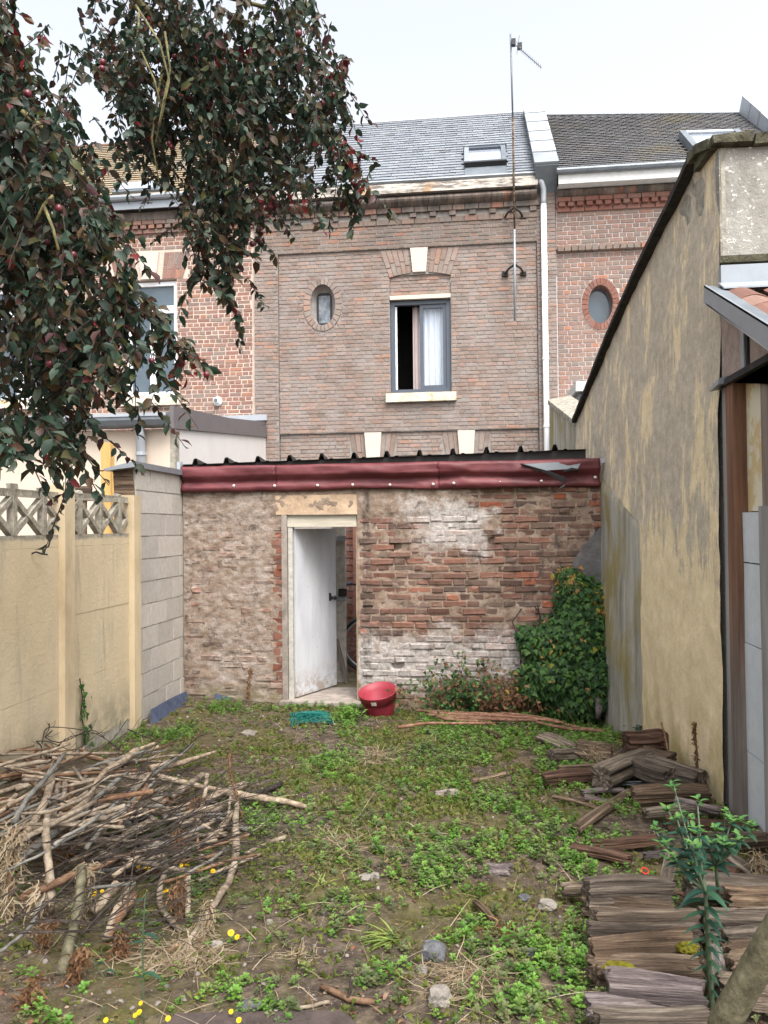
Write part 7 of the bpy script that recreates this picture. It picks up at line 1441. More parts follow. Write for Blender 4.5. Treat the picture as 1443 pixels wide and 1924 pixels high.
def stone(px, py, r, hpx, mat, label, name='stone', seed=1, flat=.7, group='stones lying on the soil'):
    rs = random.Random(seed); p = gp(px, py, .0); p.z = ground_z(p.x, p.y); sc = (p - C_O).length / F_PX; bm = bmesh.new(); bmesh.ops.create_icosphere(bm, subdivisions=3, radius=1)
    for v in bm.verts:
        d = v.co.normalized(); q = max(abs(d.x), abs(d.y), abs(d.z)); v.co = d * (1 / q ** .55) * (.85 + .22 * nz(d.x * 1.6 + seed, d.y * 1.6, d.z * 1.6) + .07 * nz(d.x * 5 + seed, d.y * 5, d.z * 5)); v.co.x *= r * sc; v.co.y *= r * sc * .85; v.co.z *= hpx * sc * flat
    me = bpy.data.meshes.new(name); bm.to_mesh(me); bm.free(); me.materials.append(M[mat]); o = link(name, me); o.location = p + Vector((0, 0, hpx * sc * flat * .45)); o.rotation_euler = (0, 0, rs.uniform(-.5, .5)); return tag(o, label, 'stone', group)
for a in [(815, 1800, 24, 26, 'stone_dark', 'large dark angular stone right of the grass tuft', 11), (826, 1882, 22, 26, 'stone_pale', 'pale stone with brown mossy top near the bottom', 12), (793, 1833, 11, 9, 'stone_pale', 'small rounded grey stone below the dark angular one', 13), (1030, 1706, 18, 14, 'stone_pale', 'grey rubble lump beside the pale log of the front stack', 14), (686, 1648, 15, 6, 'stone_pale', 'flat yellowish stone by the hollow in mid yard', 15), (705, 1646, 9, 8, 'stone_pale', 'round cream pebble beside the flat yellowish stone', 16), (1000, 1795, 12, 9, 'stone_dark', 'small dark stone among the weeds left of the log stack', 17), (470, 1895, 22, 9, 'stone_dark', 'flat dark slate stone at the bottom edge', 18), (408, 1782, 10, 13, 'stone_pale', 'brown brick fragment near the branch tip', 19), (985, 1688, 12, 8, 'stone_dark', 'dark pebble in the weeds above the rubble lump', 20), (468, 1378, 17, 5, 'stone_pale', 'flat weathered stone on the moss before the door', 21), (214, 1778, 6, 5, 'stone_pale', 'white pebble below the cut brown branch', 22), (506, 1738, 6, 6, 'stone_pale', 'white pebble right of the yellow flowers', 23)]: stone(*a[:6], seed=a[6])
o = MB(); P = gp(830, 1862, .1); 
tag(MB().lathe([(.016 + .003 * math.cos(a), .003 * math.sin(a)) for a in np.linspace(0, 6.283, 7)], 20, Matrix.Translation(gp(1212, 1636, .02)) @ Matrix.Rotation(.5, 4, 'X')).build('plastic_ring', M['red_bit'], None, True), 'small red plastic ring lying in the weeds before the stake', 'ring')
st_ = tag(MB().prism([gp(x, y, .0) + Vector((0, 0, .012)) for x, y in ((330, 1917), (640, 1910), (700, 1960), (280, 1960))], (0, 0, .012)).build('paving_slab', M['slab']), 'worn dark paving slab edge at the bottom of the picture', 'slab')

# ================================================================= WEEDS, STRAW, LITTER
def weed_template(seed, nodes=4, h=.055, leaf=.024, lift=.5):
    rs = random.Random(seed); V, F = [], []; lean = (rs.uniform(-.3, .3), rs.uniform(-.3, .3))
    for k in range(nodes):
        z = h * (k + 1) / nodes; L = leaf * (1.15 - .18 * k) * rs.uniform(.85, 1.15); base = (lean[0] * z, lean[1] * z, z); a0 = k * 1.57 + rs.uniform(-.4, .4)
        for s in range(2 if k < nodes - 1 else 4):
            a = a0 + (s * math.pi if k < nodes - 1 else s * 1.57); c, s_ = math.cos(a), math.sin(a); w = L * .36; up = lift * rs.uniform(.3, 1.0) * (1 if k < nodes - 1 else 1.5)
            def q(r, t_, zz): return (base[0] + c * r - s_ * t_, base[1] + s_ * r + c * t_, base[2] + zz)
            n = len(V); V += [q(L * .08, 0, 0), q(L * .5, -w, up * L * .45 + .15 * L), q(L * .52, 0, up * L * .42), q(L * .5, w, up * L * .45 + .15 * L), q(L, 0, up * L * .65)]
            F += [(n, n + 1, n + 2), (n, n + 2, n + 3), (n + 1, n + 4, n + 2), (n + 2, n + 4, n + 3)]
    return V, F
BLOBS = [(760, 1362, 130, 26, 1.0), (1010, 1378, 150, 46, 1.3), (690, 1345, 60, 20, 1.1), (880, 1392, 160, 34, .9), (960, 1425, 170, 50, .8), (840, 1440, 170, 55, .55), (1000, 1540, 130, 100, .8), (1065, 1625, 95, 60, .9), (1130, 1640, 80, 30, .8), (1050, 1780, 80, 150, .85), (640, 1445, 70, 26, .8), (700, 1482, 60, 18, .7), (900, 1590, 120, 90, .6), (485, 1560, 50, 70, .8), (745, 1640, 110, 50, .65), (640, 1590, 120, 80, .35), (430, 1872, 60, 26, .9), (510, 1905, 60, 25, .8), (1000, 1865, 120, 80, .75), (850, 1735, 90, 50, .7), (930, 1770, 80, 60, .6), (310, 1372, 60, 24, 1.1), (420, 1330, 40, 10, .9), (250, 1400, 30, 20, .6), (60, 1910, 60, 16, .6), (570, 1715, 120, 50, .35), (560, 1790, 60, 40, .35), (1130, 1540, 70, 60, .5), (1180, 1470, 40, 20, .5), (1090, 1480, 60, 30, .8), (550, 1335, 70, 12, .7), (380, 1650, 60, 60, .5), (330, 1600, 60, 60, .35), (1180, 1365, 50, 14, .8), (720, 1790, 60, 70, .35), (290, 1760, 40, 40, .4), (1290, 1640, 70, 30, .6), (1400, 1650, 30, 30, .4), (700, 1850, 60, 40, .35)]
def weeds():
    rs = random.Random(8); N = 42000; xs, ys = np.random.uniform(-2.85, 1.5, N), np.random.uniform(1.9, 7.3, N); P = []; sc = []; dull = []
    for x, y in zip(xs, ys):
        z = ground_z(x, y); u, v = proj((x, y, z))
        if not (-40 < u < 1480 and 1300 < v < 1990): continue
        d = sum(w * math.exp(-(((u - bx) / rx) ** 2 + ((v - by) / ry) ** 2) ** 2) for bx, by, rx, ry, w in BLOBS)
        d = min(1.2, d) * (.42 + 1.35 * nz(x * 2.4, y * 2.4, 2)) * (.8 + .7 * nz(x * 9, y * 9, 6)) + .025
        if x < -1.9 and y < 5.2: d *= .5
        if 672 < u < 750 and 1336 < v < 1392: d *= .12
        if rs.random() < d * 1.15:
            P.append((x, y, z - .006)); sc.append(rs.uniform(.45, 1.05)); dl = (700 < u < 930 and 1395 < v < 1470) or (500 < u < 760 and v > 1560); dull.append(rs.random() < (.6 if dl else .24))
    P = np.array(P); sc = np.array(sc); dull = np.array(dull); n = len(P); tm = [weed_template(k, *( (4, .060, .028) if k % 2 else (3, .034, .026))) for k in range(8)]; kind = np.random.randint(0, 8, n); R = rot_np(np.random.uniform(0, 6.28, n), np.random.normal(0, .18, n), np.random.normal(0, .18, n))
    for fl, mat, nm in ((False, 'weed', 'green_weeds'), (True, 'weed_dull', 'dull_weeds')):
        parts = []
        for k in range(8):
            s = (kind == k) & (dull == fl); V, F = scatter(tm[k][0], tm[k][1], P[s], R[s], sc[s]); parts.append((V, F, np.repeat(np.random.rand(s.sum()), len(tm[k][1]))))
        o = link(nm, np_mesh(nm, *join_np(parts), M[mat])); o['kind'] = 'stuff'
    print('weeds', n)
    # fine matted grass and moss shoots
    bl = []
    for k in range(9):
        a = k * .7 + .3 * (k % 3); c, s_ = math.cos(a), math.sin(a); r0 = .012 * (k % 4) / 3; L = .016 + .007 * (k % 3); h = .010 + .006 * ((k * 5) % 4); w = .0011; bl.append([(c * r0 - s_ * w, s_ * r0 + c * w, 0), (c * r0 + s_ * w, s_ * r0 - c * w, 0), (c * (r0 + L * .6), s_ * (r0 + L * .6), h), (c * (r0 + L * 1.3), s_ * (r0 + L * 1.3), h * .6)])
    gv = [p for b_ in bl for p in b_]; gf = [f for k in range(9) for f in ((4 * k, 4 * k + 1, 4 * k + 2), (4 * k, 4 * k + 2, 4 * k + 3))]
    N = 34000; X, Y = np.random.uniform(-2.85, 1.45, N), np.random.uniform(1.9, 7.25, N); keep = []
    for x, y in zip(X, Y):
        u, v = proj((x, y, 0)); d = .10 + 1.0 * math.exp(-((u - 800) / 330) ** 2 - ((v - 1480) / 130) ** 2) + .35 * math.exp(-((u - 560) / 160) ** 2 - ((v - 1640) / 110) ** 2) + .3 * math.exp(-((u - 900) / 260) ** 2 - ((v - 1780) / 150) ** 2); d *= .45 + 1.3 * nz(x * 2.2, y * 2.2, 31); keep.append(rs.random() < d * 1.0)
    keep = np.array(keep); X, Y = X[keep], Y[keep]; n = len(X); Zg = np.array([ground_z(a, b) for a, b in zip(X, Y)]); R = rot_np(np.random.uniform(0, 6.28, n), np.random.normal(0, .2, n), np.random.normal(0, .2, n)); V, F = scatter(gv, gf, np.stack([X, Y, Zg - .001], 1), R, np.random.uniform(.5, 1.15, n)); o = link('matted_grass', np_mesh('matted_grass', V, F, np.repeat(np.random.rand(n), len(gf)), M['mat_grass'])); o['kind'] = 'stuff'
    # short dry grass and straw lying about
    def ribbon(L, w, bend, n=4): V = []; F = []; [V.extend([(L * k / n, -w * (1 - .7 * k / n), bend * math.sin(k / n * 2.6) * L), (L * k / n, w * (1 - .7 * k / n), bend * math.sin(k / n * 2.6) * L)]) for k in range(n + 1)]; [F.append((2 * k, 2 * k + 1, 2 * k + 3)) or F.append((2 * k, 2 * k + 3, 2 * k + 2)) for k in range(n)]; return V, F
    N = 9000; X, Y = np.random.uniform(-2.85, 1.45, N), np.random.uniform(1.9, 7.25, N); keep = []
    for x, y in zip(X, Y):
        u, v = proj((x, y, 0)); d = .28 + .5 * max(0, nz(x * 1.7, y * 1.7, 11)) + .8 * math.exp(-((u - 640) / 150) ** 2 - ((v - 1575) / 45) ** 2) + .6 * math.exp(-((u - 850) / 100) ** 2 - ((v - 1870) / 60) ** 2) + .5 * math.exp(-((u - 720) / 160) ** 2 - ((v - 1410) / 40) ** 2) + .5 * math.exp(-((u - 260) / 200) ** 2 - ((v - 1790) / 100) ** 2); keep.append(rs.random() < d * .62 * min(1, 3.2 / max(2.2, y)) )
    keep = np.array(keep); X, Y = X[keep], Y[keep]; n = len(X); Zg = np.array([ground_z(a, b) for a, b in zip(X, Y)]); parts = []; kind = np.random.randint(0, 4, n); R = rot_np(np.random.uniform(0, 6.28, n), np.random.normal(-.05, .16, n), np.random.normal(0, .3, n)); sc = np.random.uniform(.4, 1.3, n)
    for k, (L, w, b) in enumerate(((.10, .0016, .12), (.16, .0018, .06), (.22, .0015, .05), (.07, .002, .2))):
        V0, F0 = ribbon(L, w, b); s = kind == k; V, F = scatter(V0, F0, np.stack([X, Y, Zg + .004], 1)[s], R[s], sc[s]); parts.append((V, F, np.repeat(np.random.rand(s.sum()), len(F0))))
    o = link('straw', np_mesh('straw', *join_np(parts), M['straw'])); o['kind'] = 'stuff'
    # leaf litter and bark crumbs
    N = 19000; X, Y = np.random.uniform(-2.85, 1.45, N), np.random.uniform(1.9, 7.3, N); keep = np.array([rs.random() < (.30 + .75 * nz(a * 1.5, b * 1.5, 17) + (.25 if a < -1.2 and b < 4.2 else 0) + (.2 if a > .3 and b < 5.5 else 0)) for a, b in zip(X, Y)]); X, Y = X[keep], Y[keep]; n = len(X); Zg = np.array([ground_z(a, b) for a, b in zip(X, Y)]); R = rot_np(np.random.uniform(0, 6.28, n), np.random.normal(0, .3, n), np.random.normal(0, .35, n)); sc = .006 + .026 * np.random.rand(n) ** 2; V, F = scatter(LEAF_V, LEAF_T, np.stack([X, Y, Zg + .005], 1), R, sc); o = link('leaf_litter', np_mesh('leaf_litter', V, F, np.repeat(np.random.rand(n), len(LEAF_T)), M['litter'])); o['kind'] = 'stuff'
    # gravel and clods
    N = 2000; X, Y = np.random.uniform(-2.8, 1.4, N), np.random.uniform(1.9, 7.3, N); Zg = np.array([ground_z(a, b) for a, b in zip(X, Y)]); n = N; ov = [(1, 0, 0), (-1, 0, 0), (0, 1, 0), (0, -1, 0), (0, 0, .8), (0, 0, -.8), (.6, .6, .45), (-.6, .55, .4), (.55, -.6, .5), (-.6, -.6, .4)]
    of = [(0, 6, 4), (6, 2, 4), (2, 7, 4), (7, 1, 4), (1, 9, 4), (9, 3, 4), (3, 8, 4), (8, 0, 4), (0, 2, 6), (2, 1, 7), (1, 3, 9), (3, 0, 8)]; R = rot_np(np.random.uniform(0, 6.28, n), np.random.normal(0, .6, n), np.random.normal(0, .6, n)); sc = .003 + .012 * np.random.rand(n) ** 3; V, F = scatter(ov, of, np.stack([X, Y, Zg], 1), R, sc); o = link('gravel', np_mesh('gravel', V, F, np.repeat(np.random.rand(n), len(of)), M['gravel'])); o['kind'] = 'stuff'
weeds()

def ribbon_mb(mb, pts, w, r=None):
    V = []; pts = [Vector(p) for p in pts]; n = len(pts)
    for k, p in enumerate(pts):
        d = (pts[min(n - 1, k + 1)] - pts[max(0, k - 1)]).normalized(); s = d.cross(Vector((.2, -1, .1))).normalized() * w * (1 - .6 * k / (n - 1)); V += [p - s, p + s]
    mb.add(V, [(2 * k, 2 * k + 1, 2 * k + 3, 2 * k + 2) for k in range(n - 1)], r)
def dead_weed(label, pts_px, Y, rpx, n, spread, drop, mat='dead_leaf', seed=1, w=.005, name='dead_weed', stem='stick_brown', X=None, group='withered weeds'):
    """withered stalk hung with shrivelled strips"""
    if X is None and Y < 6: Y = gp(pts_px[0][0], pts_px[0][1], .0).y
    rs = random.Random(seed); pts = [(at(x, y, Y) if X is None else atx(x, y, X)) for x, y in pts_px]; b = gp(*pts_px[0], 0) if X is None and Y is None else pts[0]
    t = thing(name, label, 'dead weed', (pts[0].x, pts[0].y, pts[0].z), group); MB().tube(curve_pts(pts, 3), rpx * (pts[0] - C_O).length / F_PX, 6, j=.1).build('stem', M[stem], t, True); mb = MB(); m = len(pts)
    flat = drop <= .5 and X is None; n = int(n * (1.5 if flat else 1.7))
    for k in range(n):
        u = rs.random() * (m - 1) * .999; q = pts[int(u)].lerp(pts[int(u) + 1], u % 1); a = rs.uniform(0, 6.28)
        if flat:
            q = pts[0] + Vector((rs.gauss(0, spread * .55), rs.gauss(0, spread * .5), 0)); q.z = ground_z(q.x, q.y) + rs.uniform(.004, .02); d = Vector((math.cos(a), math.sin(a), rs.uniform(-.05, .12))); seg = spread * rs.uniform(.10, .30); cu = .22
        else:
            q = q + Vector((rs.gauss(0, spread * .16), rs.gauss(0, spread * .13), rs.gauss(0, spread * .12))); d = Vector((math.cos(a) * .8, math.sin(a) * .6, rs.uniform(-1.0, .4))); seg = spread * rs.uniform(.06, .20); cu = .55
        if X is not None: d.x = -abs(d.x) * .4; q.x = min(q.x, pts[0].x - .004)
        L = [q]; p = q.copy()
        for s in range(4):
            d = d + Vector((rs.gauss(0, cu), rs.gauss(0, cu), rs.gauss(0, cu * .8) - (0 if flat else drop * .28))); p = p + d.normalized() * seg
            p.z = max(p.z, ground_z(p.x, p.y) + .003); L.append(p.copy())
        ribbon_mb(mb, L, w * rs.uniform(.4, 1.2), rs.random())
    mb.build('withered_leaves', M[mat], t, kind='stuff')
DW = [('tall rust brown dock stalk standing at the right end of the brush pile', [(458, 1545), (444, 1492), (432, 1446), (432, 1415)], 4.40, 2.2, 70, .04, .6, 'dead_leaf', 1, .003),
 ('straw coloured withered clump at the left edge of the picture', [(20, 1735), (18, 1660), (24, 1590), (28, 1556)], 3.62, 3, 150, .14, .9, 'straw', 2, .004),
 ('orange brown shrivelled weed hanging before the upright branch', [(112, 1640), (122, 1590), (140, 1550)], 3.75, 2, 60, .10, .9, 'dead_leaf', 3, .006),
 ('tan withered foliage clinging to the green mossy stake', [(150, 1740), (152, 1690), (160, 1640), (162, 1626)], 3.45, 3, 150, .09, 1.0, 'straw', 4, .004),
 ('small rusty weed at the foot of the knotty branch', [(76, 1790), (82, 1755), (92, 1728)], 3.3, 2, 46, .07, .9, 'dead_leaf', 5, .005),
 ('dark brown curled dock leaves left of the pale pebble', [(132, 1850), (145, 1805), (160, 1780)], 3.05, 2, 60, .08, .7, 'dead_leaf', 6, .007),
 ('brown shrivelled weed among the branches right of the pile', [(345, 1560), (358, 1520), (372, 1500)], 4.25, 2, 70, .10, .7, 'dead_leaf', 7, .005),
 ('rusty curled weed above the yellow flowers', [(272, 1640), (276, 1615), (284, 1596)], 3.85, 2, 90, .10, .5, 'dead_leaf', 8, .006),
 ('hanging brown weed beside the yellow flowers', [(340, 1640), (338, 1590), (336, 1560)], 3.95, 2, 60, .07, 1.0, 'dead_leaf', 9, .004),
 ('drooping tan grass bunch on the long curved branch', [(388, 1760), (392, 1725), (396, 1700)], 3.25, 2, 60, .09, 1.3, 'straw', 10, .003),
 ('flat tan grass clump left of the branch tip', [(310, 1800), (322, 1785), (335, 1775)], 3.02, 2, 110, .12, .5, 'straw', 11, .003),
 ('dark rotten leaves in the bottom left corner', [(40, 1890), (55, 1865), (70, 1845)], 2.75, 2, 60, .08, .8, 'dead_leaf', 12, .007),
 ('withered brown plant growing up the shed wall left of the door', [(466, 1312), (468, 1280), (472, 1255)], 7.24, 1.5, 90, .05, .8, 'dead_leaf', 13, .005),
 ('dry grass heap on the brown log of the heap', [(1110, 1440), (1120, 1420), (1112, 1400)], 5.35, 1.5, 90, .13, .6, 'straw', 14, .003),
 ('dry straw bunch at the right edge beside the doorway', [(1420, 1665), (1424, 1630), (1428, 1600)], 3.55, 2, 80, .12, .9, 'straw', 15, .003),
 ('orange needles and bark scraps by the small splinter', [(925, 1745), (935, 1730), (915, 1720)], 3.12, 1.5, 60, .07, .3, 'dead_leaf', 16, .003),
 ('small dry star of grass in mid yard', [(560, 1800), (562, 1792), (566, 1786)], 2.98, 1, 40, .07, .2, 'straw', 17, .002)]
DW += [('tan shrivelled clump right of the left edge clump', [(70, 1760), (74, 1710), (70, 1660)], 3, 2, 90, .10, .9, 'straw', 31, .004), ('rust brown curled leaves below the bare brown length', [(218, 1800), (224, 1775), (232, 1755)], 3, 2, 60, .08, .6, 'dead_leaf', 32, .006),
 ('brown withered weed between the bowed stem and the short upright stem', [(330, 1730), (330, 1690), (336, 1655)], 3, 2, 80, .09, .8, 'dead_leaf', 33, .004), ('dry grass mat left of the brick fragment', [(370, 1800), (376, 1785), (372, 1772)], 3, 1.5, 90, .11, .4, 'straw', 34, .003),
 ('dry grass mat above the pale mossy topped stone', [(880, 1850), (884, 1836), (876, 1824)], 3, 1.5, 110, .13, .4, 'straw', 35, .0025), ('pale flattened straw right of the small knobbly stem', [(640, 1590), (644, 1578), (640, 1568)], 3, 1.2, 110, .14, .3, 'straw', 36, .0025), ('flattened straw between the door and the mid yard weeds', [(705, 1428), (708, 1418), (704, 1410)], 3, 1, 90, .16, .3, 'straw', 37, .003)]
for a in DW: dead_weed(*a)
dead_weed('tall rusty dock seed stalk standing before the ochre wall', [(1312, 1470), (1310, 1420), (1306, 1375), (1308, 1358)], None, 1.5, 130, .045, .8, 'dead_leaf', 18, .004, X=1.36); dead_weed('shorter rusty weed stalk at the left part of the ochre wall', [(1258, 1430), (1252, 1395), (1243, 1358)], None, 1.5, 60, .035, .8, 'dead_leaf', 19, .003, X=1.26)

def flowers():
    rs = random.Random(12); fl = [(260, 1629, 3.55), (282, 1633, 3.55), (272, 1631, 3.5), (312, 1674, 3.5), (242, 1703, 3.3), (139, 1720, 3.2), (178, 1680, 3.3), (192, 1675, 3.3), (341, 1626, 3.8), (352, 1624, 3.8), (364, 1640, 3.75), (370, 1633, 3.8), (379, 1627, 3.8), (400, 1637, 3.8), (434, 1753, 3.1), (446, 1761, 3.1), (265, 1885, 2.65), (254, 1908, 2.6), (262, 1902, 2.6), (199, 1917, 2.55), (316, 1914, 2.6), (434, 1901, 2.62), (449, 1917, 2.6)]
    where = ['by the rusty curled weed', 'right of the rusty curled weed', 'hidden between two blooms by the rusty weed', 'alone on the curved stem', 'above the cut brown branch', 'on the green mossy stake', 'left of the sawn log end', 'closest to the sawn log end', 'leftmost in the row of five behind', 'second in the row of five behind', 'lowest in the row of five behind', 'fourth in the row of five behind', 'topmost in the row of five behind', 'rightmost of the row of five behind', 'by the brick fragment', 'just under the one by the brick fragment', 'at the foot of the willowherb', 'large and low by the willowherb', 'right of the large low one', 'at the very bottom left', 'right of the willowherb at the bottom edge', 'by the flat dark slate stone', 'below the flat dark slate stone']
    for k, (x, y, Y) in enumerate(fl):
        g_ = gp(x, y + rs.uniform(22, 48), 0); c = at(x, y, g_.y); base = Vector((c.x + rs.uniform(-.04, .04), c.y + rs.uniform(0, .05), 0)); base.z = ground_z(base.x, base.y); 
        if c.z < base.z + .02: c.z = base.z + .02
        t = thing('yellow_flower', 'yellow hawkweed flower ' + where[k], 'flower', tuple(base), 'yellow hawkweed flowers'); MB().tube([base, base.lerp(c, .6) + Vector((rs.uniform(-.01, .01), 0, 0)), c], .0016, 5).build('stem', M['spurge_stem'], t)
        r = (.0125 if Y > 3 else .0085) * rs.uniform(.8, 1.15) * (1.0 if k not in (8, 7, 10) else .7); mb = MB(); ax = Vector((rs.uniform(-.3, .3), -.65, .8)).normalized(); q = ax.to_track_quat('Z', 'Y').to_matrix().to_4x4(); Mx = Matrix.Translation(c) @ q
        for ring, (n, rr, zz) in enumerate(((16, 1.0, .0), (12, .7, .003), (7, .4, .005))):
            for i in range(n):
                a = 6.283 * i / n + ring; V = [Mx @ Vector((math.cos(a + s) * r * rr * f, math.sin(a + s) * r * rr * f, zz + .002 * f)) for s, f in ((0, .1), (-.18, .7), (-.12, 1), (.12, 1), (.18, .7))]; mb.add(V, [(0, 1, 2, 3, 4)])
        mb.build('bloom', M['yellow_petal'], t); MB().lathe([(.001, -.008), (.004, -.006), (.005, 0)], 8, Mx).build('calyx', M['spurge_stem'], t)
flowers()

def leafy(mb, p, d, L, w, droop=.3, r=None, fold=.2):
    d = Vector(d).normalized(); s = d.cross(Vector((0, 0, 1)))
    s = s.normalized() if s.length > .1 else Vector((1, 0, 0)); u = s.cross(d).normalized(); V = []; n = 5
    for k in range(n + 1):
        f = k / n; q = p + d * L * f + Vector((0, 0, -droop * L * f * f)); ww = w * math.sin(math.pi * (.08 + .92 * f) ** .75) if k < n else 0
        V += [q - s * ww + u * ww * fold, q - u * 0, q + s * ww + u * ww * fold]
    mb.add(V, [(3 * k + i, 3 * k + i + 1, 3 * k + i + 4, 3 * k + i + 3) for k in range(n) for i in (0, 1)], r)
def willowherb():
    Y = 2.62; pts = [at(x, y, Y) for x, y in ((270, 1885), (269, 1830), (268, 1770), (271, 1710), (273, 1680))]; t = thing('willowherb', 'slender green willowherb stem with paired leaves in the bottom left', 'weed', tuple(pts[0])); b = pts[0].copy(); b.z = ground_z(b.x, b.y); MB().tube([b] + pts, .0028, 6).build('stem', M['spurge_stem'], t)
    for (y, s, L) in ((1690, -1, .045), (1755, 1, .075), (1770, -1, .06), (1828, 1, .085), (1835, -1, .04), (1884, 1, .10), (1888, -1, .09)):
        mb = MB(); leafy(mb, at(270, y, Y), (s, -.3, .25), L, L * .14, .35); mb.build('leaf', M['spurge'], t)
    Y = 2.75; pts = [at(x, y, Y) for x, y in ((205, 1880), (195, 1835), (170, 1800), (140, 1775))]; t = thing('willowherb', 'leaning green weed stem left of the slender willowherb', 'weed', tuple(pts[0])); b = pts[0].copy(); b.z = ground_z(b.x, b.y); MB().tube([b] + pts, .0022, 6).build('stem', M['spurge_stem'], t)
    for (x, y, d, L) in ((200, 1860, (.2, 0, -1), .06), (196, 1825, (1, -.3, .5), .06), (180, 1812, (1, -.2, .6), .05), (205, 1880, (-.6, -.3, -.4), .05)): mb = MB(); leafy(mb, at(x, y, Y), d, L, L * .18, .3); mb.build('leaf', M['spurge'], t)
willowherb()

def spurge():
    rs = random.Random(2); Y = 2.72; col = lambda k: M['spurge']
    stem = [at(x, y, Y) for x, y in ((1338, 1900), (1336, 1866), (1332, 1800), (1329, 1735), (1325, 1674))]; b = stem[0].copy(); b.z = min(b.z, ground_z(b.x, b.y))
    t = thing('caper_spurge', 'tall blue green spurge with crossed pairs of narrow leaves growing between the log stacks', 'plant', tuple(b)); MB().tube([b] + stem, [.011, .0105, .010, .009, .008, .006], 8).build('stem', M['spurge_stem'], t, True)
    n = 15
    for k in range(n):
        f = k / (n - 1); p = at(lerp(1337, 1325, f), lerp(1872, 1690, f ** .92), Y); L = lerp(.045, .105, f) * rs.uniform(.9, 1.1)
        for a in (k * 1.5708 + .25, k * 1.5708 + .25 + math.pi): mb = MB(); leafy(mb, p, (math.cos(a), math.sin(a) * .9, lerp(-.15, .05, f)), L, lerp(.005, .0125, f), lerp(.15, .35, f), fold=.35); mb.build('leaf', M['spurge'], t)
    # crown of branches from the whorl
    top = stem[-1]
    def spray(par, base, end, Yv, leaves, big):
        e = at(*end, Yv); m = base.lerp(e, .5) + Vector((0, 0, -.015)); MB().tube([base, m, e], [.005, .0042, .003], 6).build('branch', M['spurge_stem'], par)
        for k in range(leaves):
            f = .35 + .65 * k / leaves; p = base.lerp(e, f); a = k * 2.2 + rs.random(); mb = MB(); leafy(mb, p, (math.cos(a), math.sin(a), .15), big * rs.uniform(.8, 1.1), big * .20, .3, fold=.3); mb.build('leaf', M['spurge'], par)
        for k in range(9): a = k * .7 + rs.random(); mb = MB(); leafy(mb, e + Vector((rs.gauss(0, .008), rs.gauss(0, .008), rs.gauss(0, .008))), (math.cos(a), math.sin(a), .55), .034 * rs.uniform(.8, 1.2), .0085, .2, fold=.3); mb.build('bract', M['spurge_top'], par)
    for a in range(4): mb = MB(); leafy(mb, top, (math.cos(a * 1.57 + .5), math.sin(a * 1.57 + .5), .1), .105, .016, .35, fold=.35); mb.build('leaf', M['spurge'], t)
    for end, Yv in (((1250, 1585), 2.85), ((1230, 1560), 2.95), ((1272, 1540), 2.9), ((1300, 1590), 2.7), ((1290, 1535), 2.95), ((1262, 1610), 2.75), ((1255, 1520), 3.0), ((1310, 1560), 2.8)): spray(t, top, end, Yv, 6, .062)
    spray(t, top, (1266, 1478), 3.0, 4, .045); spray(t, top, (1310, 1505), 3.0, 4, .045)
    Y2 = 3.05; b2 = gp(1352, 1700, .02); s2 = [b2, at(1348, 1660, Y2), at(1345, 1625, Y2)]; t2 = thing('caper_spurge', 'bushy bright topped spurge standing behind the tall one at the right', 'plant', tuple(b2)); MB().tube(s2, [.008, .007, .006], 8).build('stem', M['spurge_stem'], t2, True)
    for a in range(5): mb = MB(); leafy(mb, s2[-1], (math.cos(a * 1.25), math.sin(a * 1.25), .2), .09, .017, .3, fold=.3); mb.build('leaf', M['spurge'], t2)
    for end, Yv in (((1345, 1560), 3.0), ((1375, 1540), 3.1), ((1400, 1545), 3.1), ((1360, 1585), 2.95), ((1390, 1575), 3.0), ((1330, 1580), 2.95), ((1412, 1560), 3.1), ((1365, 1530), 3.15)): spray(t2, s2[-1], end, Yv, 6, .058)
spurge()

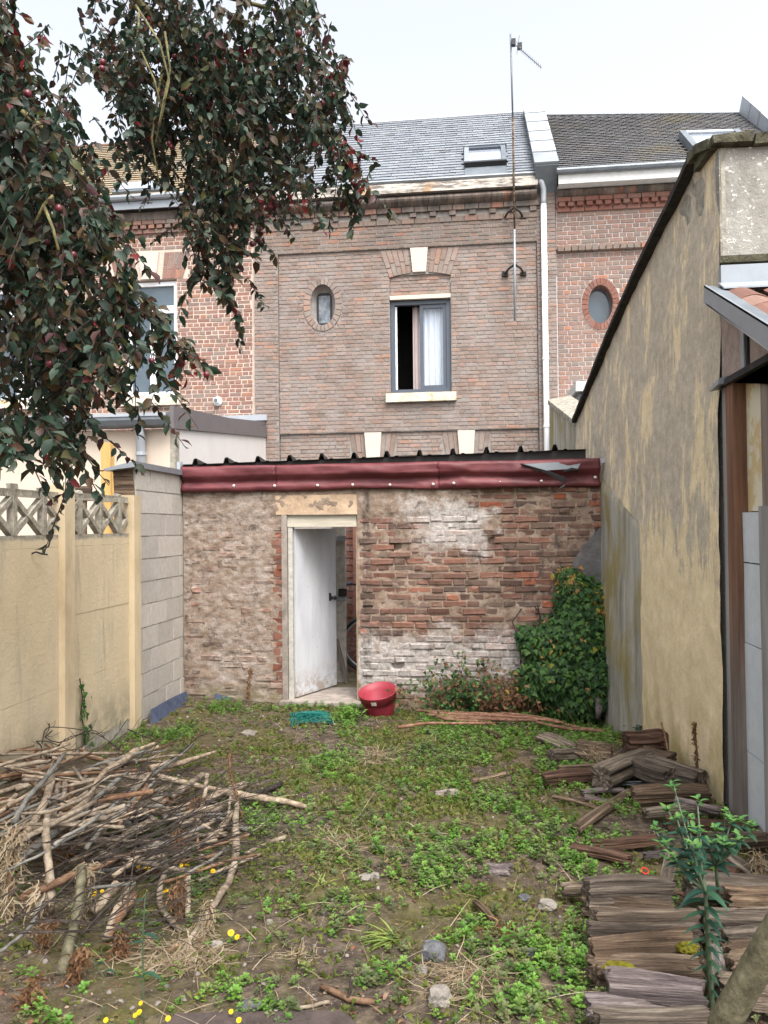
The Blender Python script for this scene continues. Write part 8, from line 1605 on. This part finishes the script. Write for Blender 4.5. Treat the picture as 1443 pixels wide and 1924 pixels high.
def tufts():
    rs = random.Random(6); c = gp(742, 1768, .0); t = thing('grass_tuft', 'pale green grass tuft flattened to the left on bare soil', 'grass tuft', tuple(c))
    for k in range(30): mb = MB(); leafy(mb, c + Vector((rs.gauss(0, .012), rs.gauss(0, .012), .01)), (-1 + rs.gauss(0, .35), rs.gauss(-.1, .5), rs.uniform(.05, .5)), rs.uniform(.09, .19), .0048, .25, fold=.2); mb.build('blade', M['grass'], t)
    for (x, y, lb, n) in ((600, 1666, 'thin yellowing grass tuft near the hollow', 14), (470, 1600, 'small green grass tuft beside the curved branch', 10), (672, 1630, 'yellow green seedling cluster by the flat stone', 10)):
        c = gp(x, y, 0); t = thing('grass_tuft', lb, 'grass tuft', tuple(c))
        for k in range(n): mb = MB(); leafy(mb, c + Vector((rs.gauss(0, .02), rs.gauss(0, .02), .005)), (rs.gauss(0, .8), rs.gauss(0, .6), rs.uniform(.15, .8)), rs.uniform(.06, .13), .003, .4); mb.build('blade', M['grass'], t)
    # green clump at the foot of the ochre wall
    c = gp(1215, 1385, 0); t = thing('green_weed_clump', 'dark green weed clump at the foot of the ochre wall above the bark log', 'weed', tuple(c)); mb = MB()
    for k in range(120): a = rs.uniform(0, 6.28); leafy(mb, c + Vector((rs.gauss(0, .06), rs.gauss(0, .04), rs.uniform(.01, .09))), (math.cos(a), math.sin(a), rs.uniform(-.1, .7)), rs.uniform(.03, .055), .011, .3)
    mb.build('foliage', M['spurge'], t, kind='stuff')
    # broad leaved weeds under the pot
    c = gp(652, 1350, 0); t = thing('nettle_clump', 'leafy green nettle clump left of the red pot', 'weed', tuple(c)); mb = MB()
    for k in range(90): a = rs.uniform(0, 6.28); leafy(mb, c + Vector((rs.gauss(0, .06), rs.gauss(0, .04), rs.uniform(.01, .09))), (math.cos(a), math.sin(a), rs.uniform(-.1, .7)), rs.uniform(.035, .065), .014, .3)
    mb.build('foliage', M['weed'], t, kind='stuff')
    # moss cushions on the logs
    for (x, y, rx, ry, h, lb) in ((1167, 1824, 26, 12, .125, 'golden moss cushion growing on the front log stack'), (1287, 1776, 18, 12, .125, 'golden moss patch on the greenish grey log by the spurge')):
        p = gp(x, y, h); sc = (p - C_O).length / F_PX; bm = bmesh.new(); bmesh.ops.create_icosphere(bm, subdivisions=4, radius=1)
        for v in bm.verts: d = v.co.copy(); v.co *= 1 + .25 * nz(d.x * 3, d.y * 3, d.z * 3) + .12 * nz(d.x * 11, d.y * 11, d.z * 11); v.co.x *= rx * sc; v.co.y *= ry * sc * 1.8; v.co.z *= .022
        me = bpy.data.meshes.new('moss_cushion'); bm.to_mesh(me); bm.free(); me.materials.append(M['moss']); o = link('moss_cushion', me); o.location = p; tag(o, lb, 'moss')
tufts()
